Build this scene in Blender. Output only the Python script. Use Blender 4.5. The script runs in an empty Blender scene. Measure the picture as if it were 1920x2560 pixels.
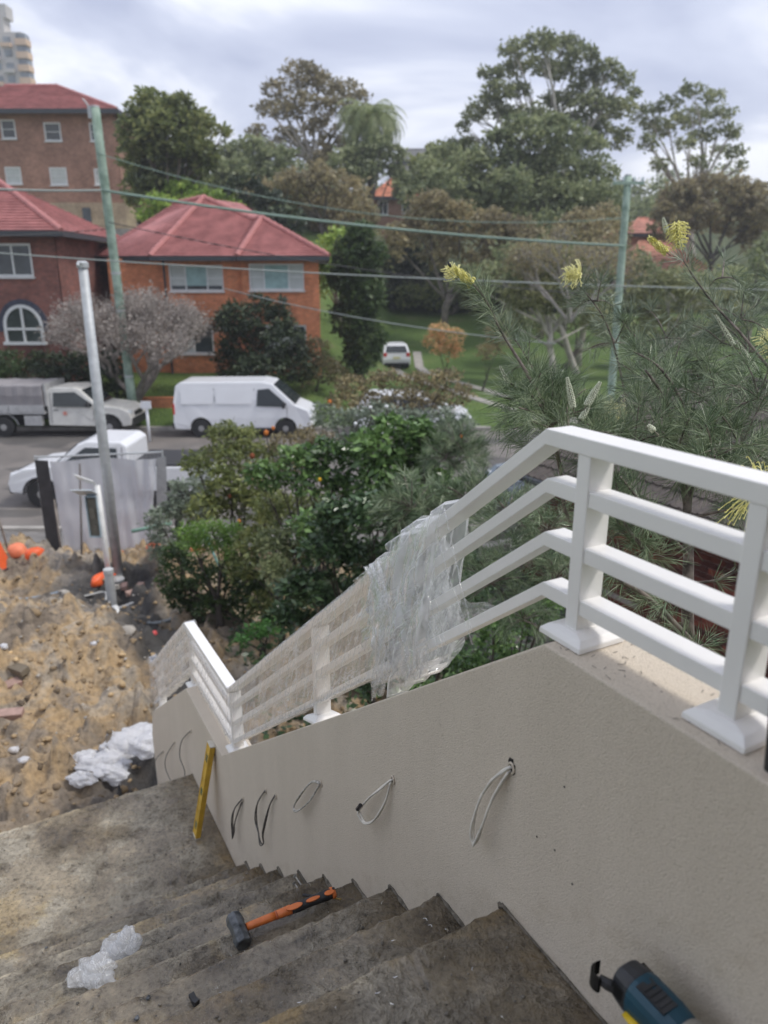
import bpy, bmesh, math, random
import numpy as np
from mathutils import Vector, Matrix, noise
R = math.radians
rnd = random.Random(7)
rng = np.random.default_rng(7)
scene = bpy.context.scene
COL = scene.collection

# ------------------------------------------------------------------ camera, world, sun, exposure
EYE = 5.4                                   # eye height above the street
PITCH = math.atan(580 / 1849.0)
cam = bpy.data.objects.new('camera', bpy.data.cameras.new('camera'))
COL.objects.link(cam)
cam.location = (0, 0, EYE)
cam.rotation_euler = (math.pi / 2 - PITCH, 0, 0)
cam.data.sensor_fit = 'VERTICAL'
cam.data.sensor_height = 36; cam.data.sensor_width = 27
cam.data.lens = 26.0
cam.data.clip_start = 0.05; cam.data.clip_end = 3000
cam.data.dof.use_dof = True
cam.data.dof.focus_distance = 2.1
cam.data.dof.aperture_fstop = 2.9
scene.camera = cam

world = bpy.data.worlds.new("World"); scene.world = world
world.use_nodes = True
wn, wl = world.node_tree.nodes, world.node_tree.links
wn.clear()
w_out = wn.new('ShaderNodeOutputWorld'); w_bg = wn.new('ShaderNodeBackground'); w_bg2 = wn.new('ShaderNodeBackground')
w_mix = wn.new('ShaderNodeMixShader')
sky = wn.new('ShaderNodeTexSky'); sky.sky_type = 'NISHITA'; sky.sun_disc = False
SUN_EL, SUN_AZ = R(56), R(98)               # azimuth clockwise from +Y (away from the camera)
sky.sun_elevation = SUN_EL; sky.sun_rotation = SUN_AZ
w_bg.inputs['Strength'].default_value = 0.10
tc = wn.new('ShaderNodeTexCoord'); sep = wn.new('ShaderNodeSeparateXYZ')
wl.new(tc.outputs['Generated'], sep.inputs[0])
add = wn.new('ShaderNodeMath'); add.operation = 'ADD'; add.inputs[1].default_value = 0.25
mx = wn.new('ShaderNodeMath'); mx.operation = 'MAXIMUM'; mx.inputs[1].default_value = 0.0
wl.new(sep.outputs['Z'], mx.inputs[0]); wl.new(mx.outputs[0], add.inputs[0])
dx = wn.new('ShaderNodeMath'); dx.operation = 'DIVIDE'; dy = wn.new('ShaderNodeMath'); dy.operation = 'DIVIDE'
wl.new(sep.outputs['X'], dx.inputs[0]); wl.new(add.outputs[0], dx.inputs[1])
wl.new(sep.outputs['Y'], dy.inputs[0]); wl.new(add.outputs[0], dy.inputs[1])
cmb = wn.new('ShaderNodeCombineXYZ'); wl.new(dx.outputs[0], cmb.inputs[0]); wl.new(dy.outputs[0], cmb.inputs[1])
cn = wn.new('ShaderNodeTexNoise'); cn.inputs['Scale'].default_value = 1.25; cn.inputs['Detail'].default_value = 5
cn.inputs['Roughness'].default_value = 0.5; cn.inputs['Distortion'].default_value = 0.6
wl.new(cmb.outputs[0], cn.inputs['Vector'])
cr = wn.new('ShaderNodeValToRGB')
cr.color_ramp.elements[0].position = 0.38; cr.color_ramp.elements[0].color = (0.34, 0.37, 0.49, 1)
cr.color_ramp.elements[1].position = 0.62; cr.color_ramp.elements[1].color = (0.82, 0.83, 0.87, 1)
e = cr.color_ramp.elements.new(0.50); e.color = (0.47, 0.50, 0.61, 1)
wl.new(cn.outputs['Fac'], cr.inputs['Fac'])
wl.new(sky.outputs[0], w_bg.inputs['Color']); wl.new(cr.outputs[0], w_bg2.inputs['Color'])
w_bg2.inputs['Strength'].default_value = 1.0
w_mix.inputs[0].default_value = 0.9
wl.new(w_bg.outputs[0], w_mix.inputs[1]); wl.new(w_bg2.outputs[0], w_mix.inputs[2])
wl.new(w_mix.outputs[0], w_out.inputs[0])

sun = bpy.data.objects.new('sun', bpy.data.lights.new('sun', 'SUN'))
COL.objects.link(sun)
sun.data.energy = 1.5; sun.data.angle = R(14); sun.data.color = (1.0, 0.96, 0.9)
sd = Vector((math.cos(SUN_EL) * math.sin(SUN_AZ), math.cos(SUN_EL) * math.cos(SUN_AZ), math.sin(SUN_EL)))
sun.rotation_euler = (-sd).to_track_quat('-Z', 'Y').to_euler()
sun.location = (-20, 10, 40)
scene.view_settings.view_transform = 'Standard'
scene.view_settings.look = 'None'
scene.view_settings.gamma = 1
scene.view_settings.exposure = 0.80
scene.view_settings.use_curve_mapping = False
scene.render.engine = 'CYCLES'
scene.cycles.transparent_max_bounces = 16
scene.cycles.max_bounces = 6

# ------------------------------------------------------------------ coordinates
# stair frame: d = distance to the right of the eye, s = distance along the stair, z = height above the street
AZ = R(-28.7)
FW = Vector((math.sin(AZ), math.cos(AZ), 0)); RT = Vector((math.cos(AZ), -math.sin(AZ), 0))
def S(d, s, z): return RT * d + FW * s + Vector((0, 0, z))
_c, _s = math.cos(PITCH), math.sin(PITCH)
def ray(px, py):                             # a viewing direction in the survey photograph (1659 px wide print)
    u = (px * 1.15732 - 960) / 1849.0; v = -(py * 1.15732 - 1280) / 1849.0
    return Vector((u, _c + v * _s, -_s + v * _c))
def Y(px, py, y):                            # the point where it meets the vertical plane y metres out
    r = ray(px, py); t = y / r.y
    return Vector((r.x * t, y, EYE + r.z * t))
def Zp(px, py, z):
    r = ray(px, py); t = (z - EYE) / r.z
    return Vector((r.x * t, r.y * t, z))
def mpp(y): return 1.15732 * y / 1935.0      # metres per print pixel at depth y

# ------------------------------------------------------------------ materials
MATS = {}
def nodes_of(m):
    m.use_nodes = True
    nt = m.node_tree; nt.nodes.clear()
    out = nt.nodes.new('ShaderNodeOutputMaterial'); b = nt.nodes.new('ShaderNodeBsdfPrincipled')
    nt.links.new(b.outputs[0], out.inputs[0])
    return nt, nt.nodes, nt.links, b, out
def texnoise(n, l, scale, detail=3, rough=0.55, coord=None, dist=0.0, stretch=None):
    if coord is None:
        g = n.new('ShaderNodeNewGeometry'); coord = g.outputs['Position']
    if stretch:
        mp = n.new('ShaderNodeMapping'); mp.inputs['Scale'].default_value = stretch
        if len(stretch) == 3: pass
        l.new(coord, mp.inputs['Vector']); coord = mp.outputs[0]
    t = n.new('ShaderNodeTexNoise'); t.inputs['Scale'].default_value = scale; t.inputs['Detail'].default_value = detail
    t.inputs['Roughness'].default_value = rough; t.inputs['Distortion'].default_value = dist
    l.new(coord, t.inputs['Vector'])
    return t.outputs['Fac']
def ramp(n, l, fac, stops):
    r = n.new('ShaderNodeValToRGB'); cr = r.color_ramp
    while len(cr.elements) < len(stops): cr.elements.new(0.5)
    for e, (p, c) in zip(cr.elements, stops):
        e.position = p; e.color = (*c, 1) if len(c) == 3 else c
    l.new(fac, r.inputs['Fac']); return r.outputs[0]
def mixc(n, l, fac, a, b, mode='MIX'):
    m = n.new('ShaderNodeMix'); m.data_type = 'RGBA'; m.blend_type = mode
    for s_, v in ((m.inputs[0], fac), (m.inputs[6], a), (m.inputs[7], b)):
        if isinstance(v, (int, float)): s_.default_value = v
        elif isinstance(v, tuple): s_.default_value = (*v, 1)
        else: l.new(v, s_)
    return m.outputs[2]
def bump(n, l, b, h, strength=0.3, dist=0.01, prev=None):
    bp = n.new('ShaderNodeBump'); bp.inputs['Strength'].default_value = strength; bp.inputs['Distance'].default_value = dist
    l.new(h, bp.inputs['Height'])
    if prev is not None: l.new(prev, bp.inputs['Normal'])
    l.new(bp.outputs[0], b.inputs['Normal']); return bp.outputs[0]
def mat(name, col, rough=0.6, var=0.12, vscale=8.0, bs=0.0, bscale=60.0, bdist=0.005, metal=0.0, trans=0.0, alpha=1.0, col2=None, island=0.0, spec=0.5):
    if name in MATS: return MATS[name]
    m = bpy.data.materials.new(name); nt, n, l, b, out = nodes_of(m)
    b.inputs['Roughness'].default_value = rough; b.inputs['Metallic'].default_value = metal
    b.inputs['Specular IOR Level'].default_value = spec
    f = texnoise(n, l, vscale, 4)
    lo = tuple(c * (1 - var) for c in col); hi = col2 if col2 else tuple(min(1, c * (1 + var)) for c in col)
    c = ramp(n, l, f, [(0.34, lo), (0.66, hi)])
    if island > 0:
        g = n.new('ShaderNodeNewGeometry')
        mr = n.new('ShaderNodeMapRange'); mr.inputs['To Min'].default_value = 1 - island; mr.inputs['To Max'].default_value = 1 + island
        l.new(g.outputs['Random Per Island'], mr.inputs['Value'])
        c = mixc(n, l, 1.0, c, mr.outputs[0], 'MULTIPLY')
    l.new(c, b.inputs['Base Color'])
    if bs > 0: bump(n, l, b, texnoise(n, l, bscale, 3), bs, bdist)
    if trans: b.inputs['Transmission Weight'].default_value = trans
    if alpha < 1: b.inputs['Alpha'].default_value = alpha
    MATS[name] = m; return m
LG = 2.15                                    # overall lightness of foliage
def leafmat(name, a, b_, c_, vscale=1.2, rough=0.45, thin=0.4, lg=None):
    """foliage: three tones, patchy by position and different from leaf to leaf; some light passes through"""
    if name in MATS: return MATS[name]
    m = bpy.data.materials.new(name); nt, n, l, b, out = nodes_of(m)
    a, b_, c_ = (tuple((lg or LG) * (.86 * v + .14 * sum(q) / 3) for v in q) for q in (a, b_, c_))
    g = n.new('ShaderNodeNewGeometry')
    f = texnoise(n, l, vscale, 3)
    ad = n.new('ShaderNodeMath'); ad.operation = 'MULTIPLY_ADD'; ad.inputs[1].default_value = 0.55; 
    l.new(g.outputs['Random Per Island'], ad.inputs[0])
    sb = n.new('ShaderNodeMath'); sb.operation = 'MULTIPLY_ADD'; sb.inputs[1].default_value = 1.0; sb.inputs[2].default_value = -0.28
    l.new(f, sb.inputs[0]); l.new(sb.outputs[0], ad.inputs[2])
    c = ramp(n, l, ad.outputs[0], [(0.2, a), (0.5, b_), (0.85, c_)])
    l.new(c, b.inputs['Base Color']); b.inputs['Roughness'].default_value = rough
    tr = n.new('ShaderNodeBsdfTranslucent'); l.new(c, tr.inputs['Color'])
    mx = n.new('ShaderNodeMixShader'); mx.inputs[0].default_value = thin
    l.new(b.outputs[0], mx.inputs[1]); l.new(tr.outputs[0], mx.inputs[2]); l.new(mx.outputs[0], out.inputs[0])
    MATS[name] = m; return m

# ------------------------------------------------------------------ mesh builders
class MB:
    def __init__(s): s.v = []; s.f = []; s.fm = []; s.smooth = False; s.mi = 0
    def add(s, vs, fs):
        o = len(s.v); s.v.extend([tuple(p) for p in vs])
        s.f.extend([tuple(i + o for i in f) for f in fs]); s.fm.extend([s.mi] * len(fs)); return s
    def box(s, c, size, M=None):
        hx, hy, hz = size[0] / 2, size[1] / 2, size[2] / 2; c = Vector(c)
        vs = [Vector((x, y, z)) for x in (-hx, hx) for y in (-hy, hy) for z in (-hz, hz)]
        if M is not None: vs = [M @ p for p in vs]
        return s.add([p + c for p in vs], [(0, 1, 3, 2), (4, 6, 7, 5), (0, 4, 5, 1), (2, 3, 7, 6), (0, 2, 6, 4), (1, 5, 7, 3)])
    def hexa(s, p):                          # eight corners: bottom ring 0-3, top ring 4-7
        return s.add(p, [(3, 2, 1, 0), (4, 5, 6, 7), (0, 1, 5, 4), (1, 2, 6, 5), (2, 3, 7, 6), (3, 0, 4, 7)])
    def tube(s, path, r, n=8, caps=True, flat=1.0):
        path = [Vector(p) for p in path]
        if not hasattr(r, '__len__'): r = [r] * len(path)
        rings = []; up = None
        for i, p in enumerate(path):
            t = (path[min(i + 1, len(path) - 1)] - path[max(i - 1, 0)])
            if t.length < 1e-9: t = Vector((0, 0, 1))
            t.normalize()
            if up is None: up = Vector((0, 0, 1)) if abs(t.z) < 0.9 else Vector((1, 0, 0))
            a = t.cross(up)
            if a.length < 1e-6: a = t.cross(Vector((0.3, 1, 0.1)))
            a.normalize(); b = a.cross(t).normalized(); up = b
            rings.append([p + a * math.cos(k * 2 * math.pi / n) * r[i] + b * math.sin(k * 2 * math.pi / n) * r[i] * flat for k in range(n)])
        vs = [q for rg in rings for q in rg]; fs = []
        for i in range(len(rings) - 1):
            for k in range(n):
                fs.append((i * n + k, i * n + (k + 1) % n, (i + 1) * n + (k + 1) % n, (i + 1) * n + k))
        if caps: fs.append(tuple(range(n - 1, -1, -1))); fs.append(tuple((len(rings) - 1) * n + k for k in range(n)))
        return s.add(vs, fs)
    def lathe(s, c, axis, prof, n=16):       # prof: (distance along the axis, radius)
        return s._lathe(c, axis, prof, n)
    def _lathe(s, c, t, prof, n):
        t = Vector(t).normalized(); c = Vector(c)
        a = t.cross(Vector((0, 0, 1)) if abs(t.z) < 0.9 else Vector((1, 0, 0))).normalized(); b = a.cross(t)
        vs = []; fs = []
        for h, r in prof: vs += [c + t * h + (a * math.cos(k * 2 * math.pi / n) + b * math.sin(k * 2 * math.pi / n)) * max(r, 1e-4) for k in range(n)]
        for i in range(len(prof) - 1):
            for k in range(n): fs.append((i * n + k, i * n + (k + 1) % n, (i + 1) * n + (k + 1) % n, (i + 1) * n + k))
        fs.append(tuple(range(n - 1, -1, -1))); fs.append(tuple((len(prof) - 1) * n + k for k in range(n)))
        return s.add(vs, fs)
    def prism(s, poly, off):                 # a planar polygon thickened by the vector off
        off = Vector(off); poly = [Vector(p) for p in poly]; n = len(poly)
        fs = [tuple(range(n - 1, -1, -1)), tuple(range(n, 2 * n))] + [(i, (i + 1) % n, n + (i + 1) % n, n + i) for i in range(n)]
        return s.add(poly + [p + off for p in poly], fs)
def link(o, parent):
    COL.objects.link(o)
    if parent is not None:
        o.parent = parent
    return o
def base_of(parent):
    p = Vector((0, 0, 0)); q = parent
    while q is not None: p += q.location; q = q.parent
    return p
def obj(name, mb, m, parent=None, loc=None, smooth=False, bevel=0.0, local=False, segs=2, **props):
    me = bpy.data.meshes.new(name)
    off = Vector((0, 0, 0)) if local else (base_of(parent) if parent is not None else Vector((0, 0, 0)))
    if loc is not None: loc = Vector(loc); off = off + (loc if not local else Vector((0, 0, 0)))
    if isinstance(mb, MB):
        arr = np.array(mb.v, dtype=np.float64).reshape(-1, 3) - np.array(off)
        me.from_pydata(arr.tolist(), [], mb.f)
        ms = m if isinstance(m, (list, tuple)) else [m]
        for k in ms: me.materials.append(k)
        if len(ms) > 1: me.polygons.foreach_set('material_index', mb.fm)
    else:
        V, F = mb
        V = V - np.array(off)
        nf, k = F.shape
        me.vertices.add(len(V)); me.vertices.foreach_set('co', V.astype(np.float32).ravel())
        me.loops.add(nf * k); me.loops.foreach_set('vertex_index', F.astype(np.int32).ravel())
        me.polygons.add(nf); me.polygons.foreach_set('loop_start', np.arange(0, nf * k, k, dtype=np.int32))
        me.update(calc_edges=True)
        for q in (m if isinstance(m, (list, tuple)) else [m]): me.materials.append(q)
    if smooth: me.polygons.foreach_set('use_smooth', [True] * len(me.polygons))
    me.update()
    if bevel > 0:
        bm = bmesh.new(); bm.from_mesh(me)
        bmesh.ops.recalc_face_normals(bm, faces=bm.faces)
        es = [e for e in bm.edges if len(e.link_faces) == 2 and e.calc_face_angle(0) > 0.5]
        bmesh.ops.bevel(bm, geom=es, offset=bevel, segments=segs, affect='EDGES', profile=0.5)
        bm.to_mesh(me); bm.free()
    o = bpy.data.objects.new(name, me)
    if loc is not None: o.location = loc
    for k_, v_ in props.items(): o[k_] = v_
    return link(o, parent)
def thing(name, label, cat, loc=(0, 0, 0), group=None, rotz=0):
    o = bpy.data.objects.new(name, None); COL.objects.link(o); o.empty_display_size = 0.1
    o.location = Vector(loc); o.rotation_euler = (0, 0, rotz); o['label'] = label; o['category'] = cat
    if group: o['group'] = group
    return o
def tag(o, label, cat, group=None):
    o['label'] = label; o['category'] = cat
    if group: o['group'] = group
    return o
def struct(name, mb, m, parent=None, **k):
    o = obj(name, mb, m, parent, **k)
    if parent is None: o['kind'] = 'structure'
    return o

DK, SK, LK = 3.2, 2.6, 1.3
# foliage ----------------------------------------------------------
def leaf_arrays(P, size, aspect=0.45, up=0.3, jitter=0.4, N=None):
    """a small folded rhombus at every point of P"""
    n = len(P)
    a = rng.normal(size=(n, 3)); a[:, 2] = a[:, 2] * 0.7 - 0.1
    if N is not None: a += N * 0.6
    a /= np.linalg.norm(a, axis=1)[:, None]
    nn = rng.normal(size=(n, 3)); nn[:, 2] += up * 2
    b = np.cross(a, nn); b /= np.linalg.norm(b, axis=1)[:, None] + 1e-9
    c = np.cross(a, b)
    L = size * (1 + jitter * rng.uniform(-1, 1, n))[:, None]; W = L * aspect / 2
    v0 = P; v1 = P + a * L * 0.45 + b * W; v2 = P + a * L - c * L * 0.1; v3 = P + a * L * 0.45 - b * W
    V = np.stack([v0, v1, v2, v3], 1).reshape(-1, 3)
    F = np.arange(4 * n).reshape(n, 4)
    return V, F
def cloud(clumps, per_m2, sub=0.28, upper=0.35, shell=0.72, dens=None):
    """points gathered in tufts over the skins of ellipsoid clumps (x,y,z,rx,ry,rz)"""
    out = []
    for (x, y, z, rx, ry, rz) in clumps:
        area = 4 * math.pi * ((rx * ry) ** 1.6 / 3 + (rx * rz) ** 1.6 / 3 + (ry * rz) ** 1.6 / 3) ** (1 / 1.6)
        n = int(per_m2 * area); 
        if n < 8: n = 8
        r = sub * (rx + ry + rz) / 3
        k = max(6, int(area / (r * r * 2.2)))
        dirs = rng.normal(size=(k, 3)); dirs[:, 2] += upper * rng.uniform(0, 1.6, k); dirs /= np.linalg.norm(dirs, axis=1)[:, None]
        rad = shell + (1 - shell) * rng.uniform(0, 1, k) ** 0.6 - 0.35 * (rng.uniform(0, 1, k) < 0.25)
        c = dirs * rad[:, None] * np.array([rx, ry, rz])
        w = rng.uniform(0.4, 1.6, k); idx = rng.choice(k, n, p=w / w.sum())
        p = c[idx] + rng.normal(size=(n, 3)) * r * 0.55 * np.array([1, 1, 0.6])
        out.append(p + np.array([x, y, z]))
    return np.concatenate(out)
def limbs(mb, base, fork, targets, r0, seg=7, wob=0.15):
    base = Vector(base); fork = Vector(fork)
    path = [base.lerp(fork, t) + Vector((rnd.uniform(-1, 1), rnd.uniform(-1, 1), 0)) * r0 * 0.5 * (t > 0) for t in (0, .25, .5, .75, 1)]
    mb.tube(path, [r0 * k for k in (1.25, 1.0, .92, .86, .8)], 9)
    for q in targets:
        q = Vector(q); st = fork.lerp(base, rnd.uniform(0, .3))
        mid = st.lerp(q, 0.5) + Vector((rnd.uniform(-1, 1), rnd.uniform(-1, 1), rnd.uniform(-.2, .8))) * (q - st).length * wob
        pts = []
        for i in range(seg):
            t = i / (seg - 1); pts.append(st * (1 - t) ** 2 + mid * 2 * t * (1 - t) + q * t * t)
        rr = r0 * rnd.uniform(0.35, 0.55)
        mb.tube(pts, [rr * (1 - 0.82 * i / (seg - 1)) for i in range(seg)], 6)
        for _ in range(3):                    # side branchlets
            a = pts[rnd.randrange(seg // 2, seg - 1)]
            e_ = q + Vector((rnd.uniform(-1, 1), rnd.uniform(-1, 1), rnd.uniform(-.6, .3))) * (q - st).length * 0.10
            mb.tube([a, a.lerp(e_, .5) + Vector((0, 0, .05)), e_], [rr * .3, rr * .2, rr * .06], 5)
def tree(name, label, cat, base, clumps, m_leaf, m_bark, leaf=0.3, dens=14, r0=0.3, fork=0.45, group=None, aspect=0.45, sub=0.28, upper=0.35, ntarget=14, parts=('trunk', 'crown')):
    base = Vector(base)
    t = thing(name, label, cat, base, group)
    cx = sum(c[0] for c in clumps) / len(clumps); cy = sum(c[1] for c in clumps) / len(clumps)
    zmin = min(c[2] - c[5] for c in clumps); cz = sum(c[2] for c in clumps) / len(clumps)
    fk = Vector((base.x * .5 + cx * .5, base.y * .5 + cy * .5, base.z + (cz - base.z) * fork))
    mb = MB(); tg = [Vector(c[:3]) for c in clumps]
    rnd.shuffle(tg)
    limbs(mb, base, fk, tg[:ntarget], r0)
    obj(parts[0], mb, m_bark, t, smooth=True)
    k_ = DK if parts[1] == 'crown' else SK
    P = cloud(clumps, dens * k_, sub=sub, upper=upper)
    obj(parts[1], leaf_arrays(P, leaf * LK, aspect), m_leaf, t)
    return t
def CL(y, lst, dy=1.0, k=1.0):
    """clumps given as (px, py, half width, half height) seen at depth y -> ellipsoids with real depth"""
    out = []
    for q in lst:
        yy = y + rnd.uniform(-dy, dy)
        c = Y(q[0], q[1], yy); m = mpp(yy) * k
        out.append((c.x, c.y, c.z, q[2] * m, q[2] * m * 0.9, q[3] * m))
    return out
# ------------------------------------------------------------------ noise for terrain
def vnoise(x, y, seed=0):
    xi = np.floor(x).astype(np.int64); yi = np.floor(y).astype(np.int64); fx = x - xi; fy = y - yi
    def h(a, b):
        n = (a * 374761393 + b * 668265263 + seed * 974711) & 0x7fffffff
        n = ((n ^ (n >> 13)) * 1274126177) & 0x7fffffff
        return ((n ^ (n >> 16)) & 0xffff) / 65535.0
    u = fx * fx * (3 - 2 * fx); v = fy * fy * (3 - 2 * fy)
    return (h(xi, yi) * (1 - u) + h(xi + 1, yi) * u) * (1 - v) + (h(xi, yi + 1) * (1 - u) + h(xi + 1, yi + 1) * u) * v
def fbm(x, y, sc, oct=5, seed=0, gain=0.5):
    a = 1.0; t = 0; s_ = 0
    for i in range(oct):
        t = t + a * vnoise(x * sc + 13.7 * i, y * sc - 7.1 * i, seed + i); s_ += a; a *= gain; sc *= 2.03
    return t / s_
def grid(xs, ys, zf):
    X, Yy = np.meshgrid(xs, ys); Z = zf(X, Yy)
    V = np.stack([X, Yy, Z], -1).reshape(-1, 3); nx = len(xs); ny = len(ys)
    i = np.arange(nx * ny).reshape(ny, nx)
    F = np.stack([i[:-1, :-1], i[:-1, 1:], i[1:, 1:], i[1:, :-1]], -1).reshape(-1, 4)
    return V, F
LP_Y = [27.6, 31, 34, 45, 52, 58, 75, 110, 200, 900]; LP_Z = [.15, .8, 1.35, 4.2, 7.2, 8.6, 11.5, 16, 24, 60]
RP_Y = [27.6, 34, 46, 52, 58, 70, 90, 120, 200, 900]; RP_Z = [.12, .12, .12, 1.0, 2.4, 5.0, 9.5, 15, 24, 60]
def far_z(x, y):
    l = np.interp(y, LP_Y, LP_Z); r = np.interp(y, RP_Y, RP_Z)
    t = np.clip((x + 3.6) / 4.0, 0, 1); t = t * t * (3 - 2 * t)
    z = l * (1 - t) + r * t
    return np.where(y < 27.6, np.where(y > 15.0, -0.03, -0.35), z)
# ------------------------------------------------------------------ ground, road, verge
def grassmat(name, a, b_, c_):
    m = bpy.data.materials.new(name); nt, n, l, b, out = nodes_of(m)
    f1 = texnoise(n, l, 0.35, 4); f2 = texnoise(n, l, 9.0, 4, 0.7)
    c1 = ramp(n, l, f1, [(0.35, a), (0.55, b_), (0.7, c_)]); c2 = ramp(n, l, f2, [(0.35, (.55, .55, .55)), (0.7, (1.3, 1.3, 1.3))])
    l.new(mixc(n, l, 1.0, c1, c2, 'MULTIPLY'), b.inputs['Base Color']); b.inputs['Roughness'].default_value = 0.9
    bump(n, l, b, texnoise(n, l, 25, 4, .7), 0.8, 0.06); return m
M_lawn = grassmat('lawn', (.075, .135, .025), (.105, .175, .035), (.16, .20, .06))
M_hill = grassmat('hillside_cover', (.05, .07, .025), (.08, .10, .035), (.12, .11, .06))
V_, F_ = grid(np.concatenate([np.linspace(-900, -60, 12), np.linspace(-56, 56, 100), np.linspace(60, 900, 12)]),
              np.concatenate([np.array([-300, -60, -10, 0, 5, 10, 14.9, 15.1, 20, 27.4, 27.6]), np.linspace(28, 80, 60), np.linspace(84, 900, 16)]), far_z)
struct('ground', (V_, F_), M_lawn, smooth=True)
# hillside under the trees
V_, F_ = grid(np.linspace(-80, 90, 60), np.linspace(60, 190, 30), lambda x, y: far_z(x, y) + 0.12 + 0.8 * fbm(x, y, .06, 3))
struct('hillside', (V_, F_), M_hill, smooth=True)

def roadmat():
    m = bpy.data.materials.new('asphalt'); nt, n, l, b, out = nodes_of(m)
    c = ramp(n, l, texnoise(n, l, 0.5, 5, .6, dist=.5), [(0.3, (.115, .108, .102)), (0.5, (.15, .14, .13)), (0.72, (.20, .185, .17))])
    c2 = ramp(n, l, texnoise(n, l, 60, 2), [(0.3, (.75, .75, .75)), (0.7, (1.2, 1.2, 1.2))]); pt = ramp(n, l, texnoise(n, l, .22, 3, .4, stretch=(1, 2.2, 1)), [(0.44, (.62, .62, .62)), (0.455, (1.12, 1.08, 1.05))]); c2 = mixc(n, l, 1.0, c2, pt, 'MULTIPLY')
    l.new(mixc(n, l, 1.0, c, c2, 'MULTIPLY'), b.inputs['Base Color']); b.inputs['Roughness'].default_value = 0.75
    bump(n, l, b, texnoise(n, l, 120, 2), .3, .01); return m
M_road = roadmat()
mb = MB(); mb.add([(-8.5, 19.2, .026), (-6.6, 19.2, .026), (-6.9, 23.5, .026), (-9.2, 23.5, .026)], [(0, 1, 2, 3)]); struct('road_shadow', mb, mat('shadow_asphalt', (.06, .06, .062), .8, .2, 20))  # dark sheet laid on the road, a shadow patch put in as colour
M_conc = mat('pale_concrete', (.34, .32, .29), .85, .2, 3, .3, 60, .01)
V_, F_ = grid(np.linspace(-60, 60, 61), np.linspace(15.6, 27.3, 8), lambda x, y: 0.0 * x + 0.02)
struct('road', (V_, F_), M_road)
mb = MB(); mb.box((0, 14.9, .025), (120, 1.5, .04)); struct('footpath', mb, mat('dirty_footpath', (.17, .16, .15), .85, .3, 2, .3, 60, .01), bevel=.008)
mb = MB(); mb.box((-28, 27.42, .05), (64, .2, .22)); mb.box((32, 27.42, .05), (45, .2, .22))
k_ = struct('far_kerb', mb, M_conc, bevel=.02)
mb = MB(); mb.box((0, 15.7, .06), (120, .16, .14)); struct('near_kerb', mb, M_conc, bevel=.02)
# driveway: two concrete wheel strips running back over the lawn, plus the crossing
def strip(pts, w, z=.03):
    mb = MB(); P = [Vector((*p, 0)) for p in pts]; L = []; Rr = []
    for i, p in enumerate(P):
        t = (P[min(i + 1, len(P) - 1)] - P[max(0, i - 1)]).normalized(); nrm = Vector((-t.y, t.x, 0))
        for q, A in ((p + nrm * w / 2, L), (p - nrm * w / 2, Rr)):
            A.append(Vector((q.x, q.y, float(far_z(np.array(q.x), np.array(q.y))) + z)))
    for i in range(len(P) - 1): mb.hexa([L[i] - Vector((0, 0, .2)), Rr[i] - Vector((0, 0, .2)), Rr[i + 1] - Vector((0, 0, .2)), L[i + 1] - Vector((0, 0, .2)), L[i], Rr[i], Rr[i + 1], L[i + 1]])
    return mb
drv = [(7.4, 28.2), (6.6, 30), (5.8, 32), (5.0, 34), (4.3, 36), (3.4, 38.5), (2.4, 41), (1.6, 43.5), (1.2, 46), (1.2, 50)]
struct('driveway_strip', strip([(x - .45, y - .3) for x, y in drv], .55), M_conc)
struct('driveway_strip', strip([(x + 1.0, y + .6) for x, y in drv], .55), M_conc)
mb = MB(); mb.hexa([Vector(p) for p in ((4.6, 27.3, -.1), (12.5, 27.3, -.1), (11, 29.2, -.1), (6, 29.2, -.1), (4.6, 27.3, .055), (12.5, 27.3, .055), (11, 29.2, .19), (6, 29.2, .19))])
struct('driveway_apron', mb, M_conc)

# ------------------------------------------------------------------ dug-up yard
def dirt_base(x, y):
    z = np.interp(y, [2, 5.5, 7, 9, 11, 13.5, 14.4, 15.3], [1.25, 1.2, 1.05, .8, .55, .33, .10, -.1])
    z = z - np.clip(x - 1.5, 0, 6) * .18
    z = z + .42 * np.exp(-((x + 4.0) / 1.5) ** 2 - ((y - 8.1) / 1.3) ** 2)
    z = z + .15 * np.exp(-((x + 5.6) / .9) ** 2 - ((y - 12.3) / .5) ** 2) + .28 * np.exp(-((x + 3.9) / .9) ** 2 - ((y - 12.4) / .35) ** 2)
    z = z - .22 * np.exp(-((x + 4.0) / .5) ** 2 - ((y - 11.5) / .35) ** 2)
    # gully of dark soil running from the right of the mound to the steel pole
    t = np.clip((y - 6.8) / 4.2, 0, 1); gx = -1.9 - 2.6 * t
    return z - .20 * np.exp(-((x - gx) / .42) ** 2) * (y > 6.0) * (y < 12)
def dirt_z(x, y):
    n1 = fbm(x, y, .9, 4, 3); n2 = 1 - np.abs(fbm(x, y, 2.6, 4, 11, .55) * 2 - 1); n3 = fbm(x, y, 9, 4, 5, .6)
    n4 = np.clip(fbm(x, y, 6, 2, 23) - .56, 0, 1)
    edge = np.clip((14.6 - y) / 1.2, .05, 1)
    return dirt_base(x, y) + ((n1 - .5) * .45 + (n2 - .7) * .36 + (n3 - .5) * .20 + n4 * .7) * edge
xs = np.concatenate([np.arange(-10, 1.0, .045), np.arange(1.0, 12, .15)]); ys = np.concatenate([np.arange(2.2, 15.0, .05)])
V_, F_ = grid(xs, ys, dirt_z)
M = bpy.data.materials.new('dug_earth'); nt, n, l, b, out = nodes_of(M)
at = n.new('ShaderNodeAttribute'); at.attribute_name = 'dark'
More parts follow.
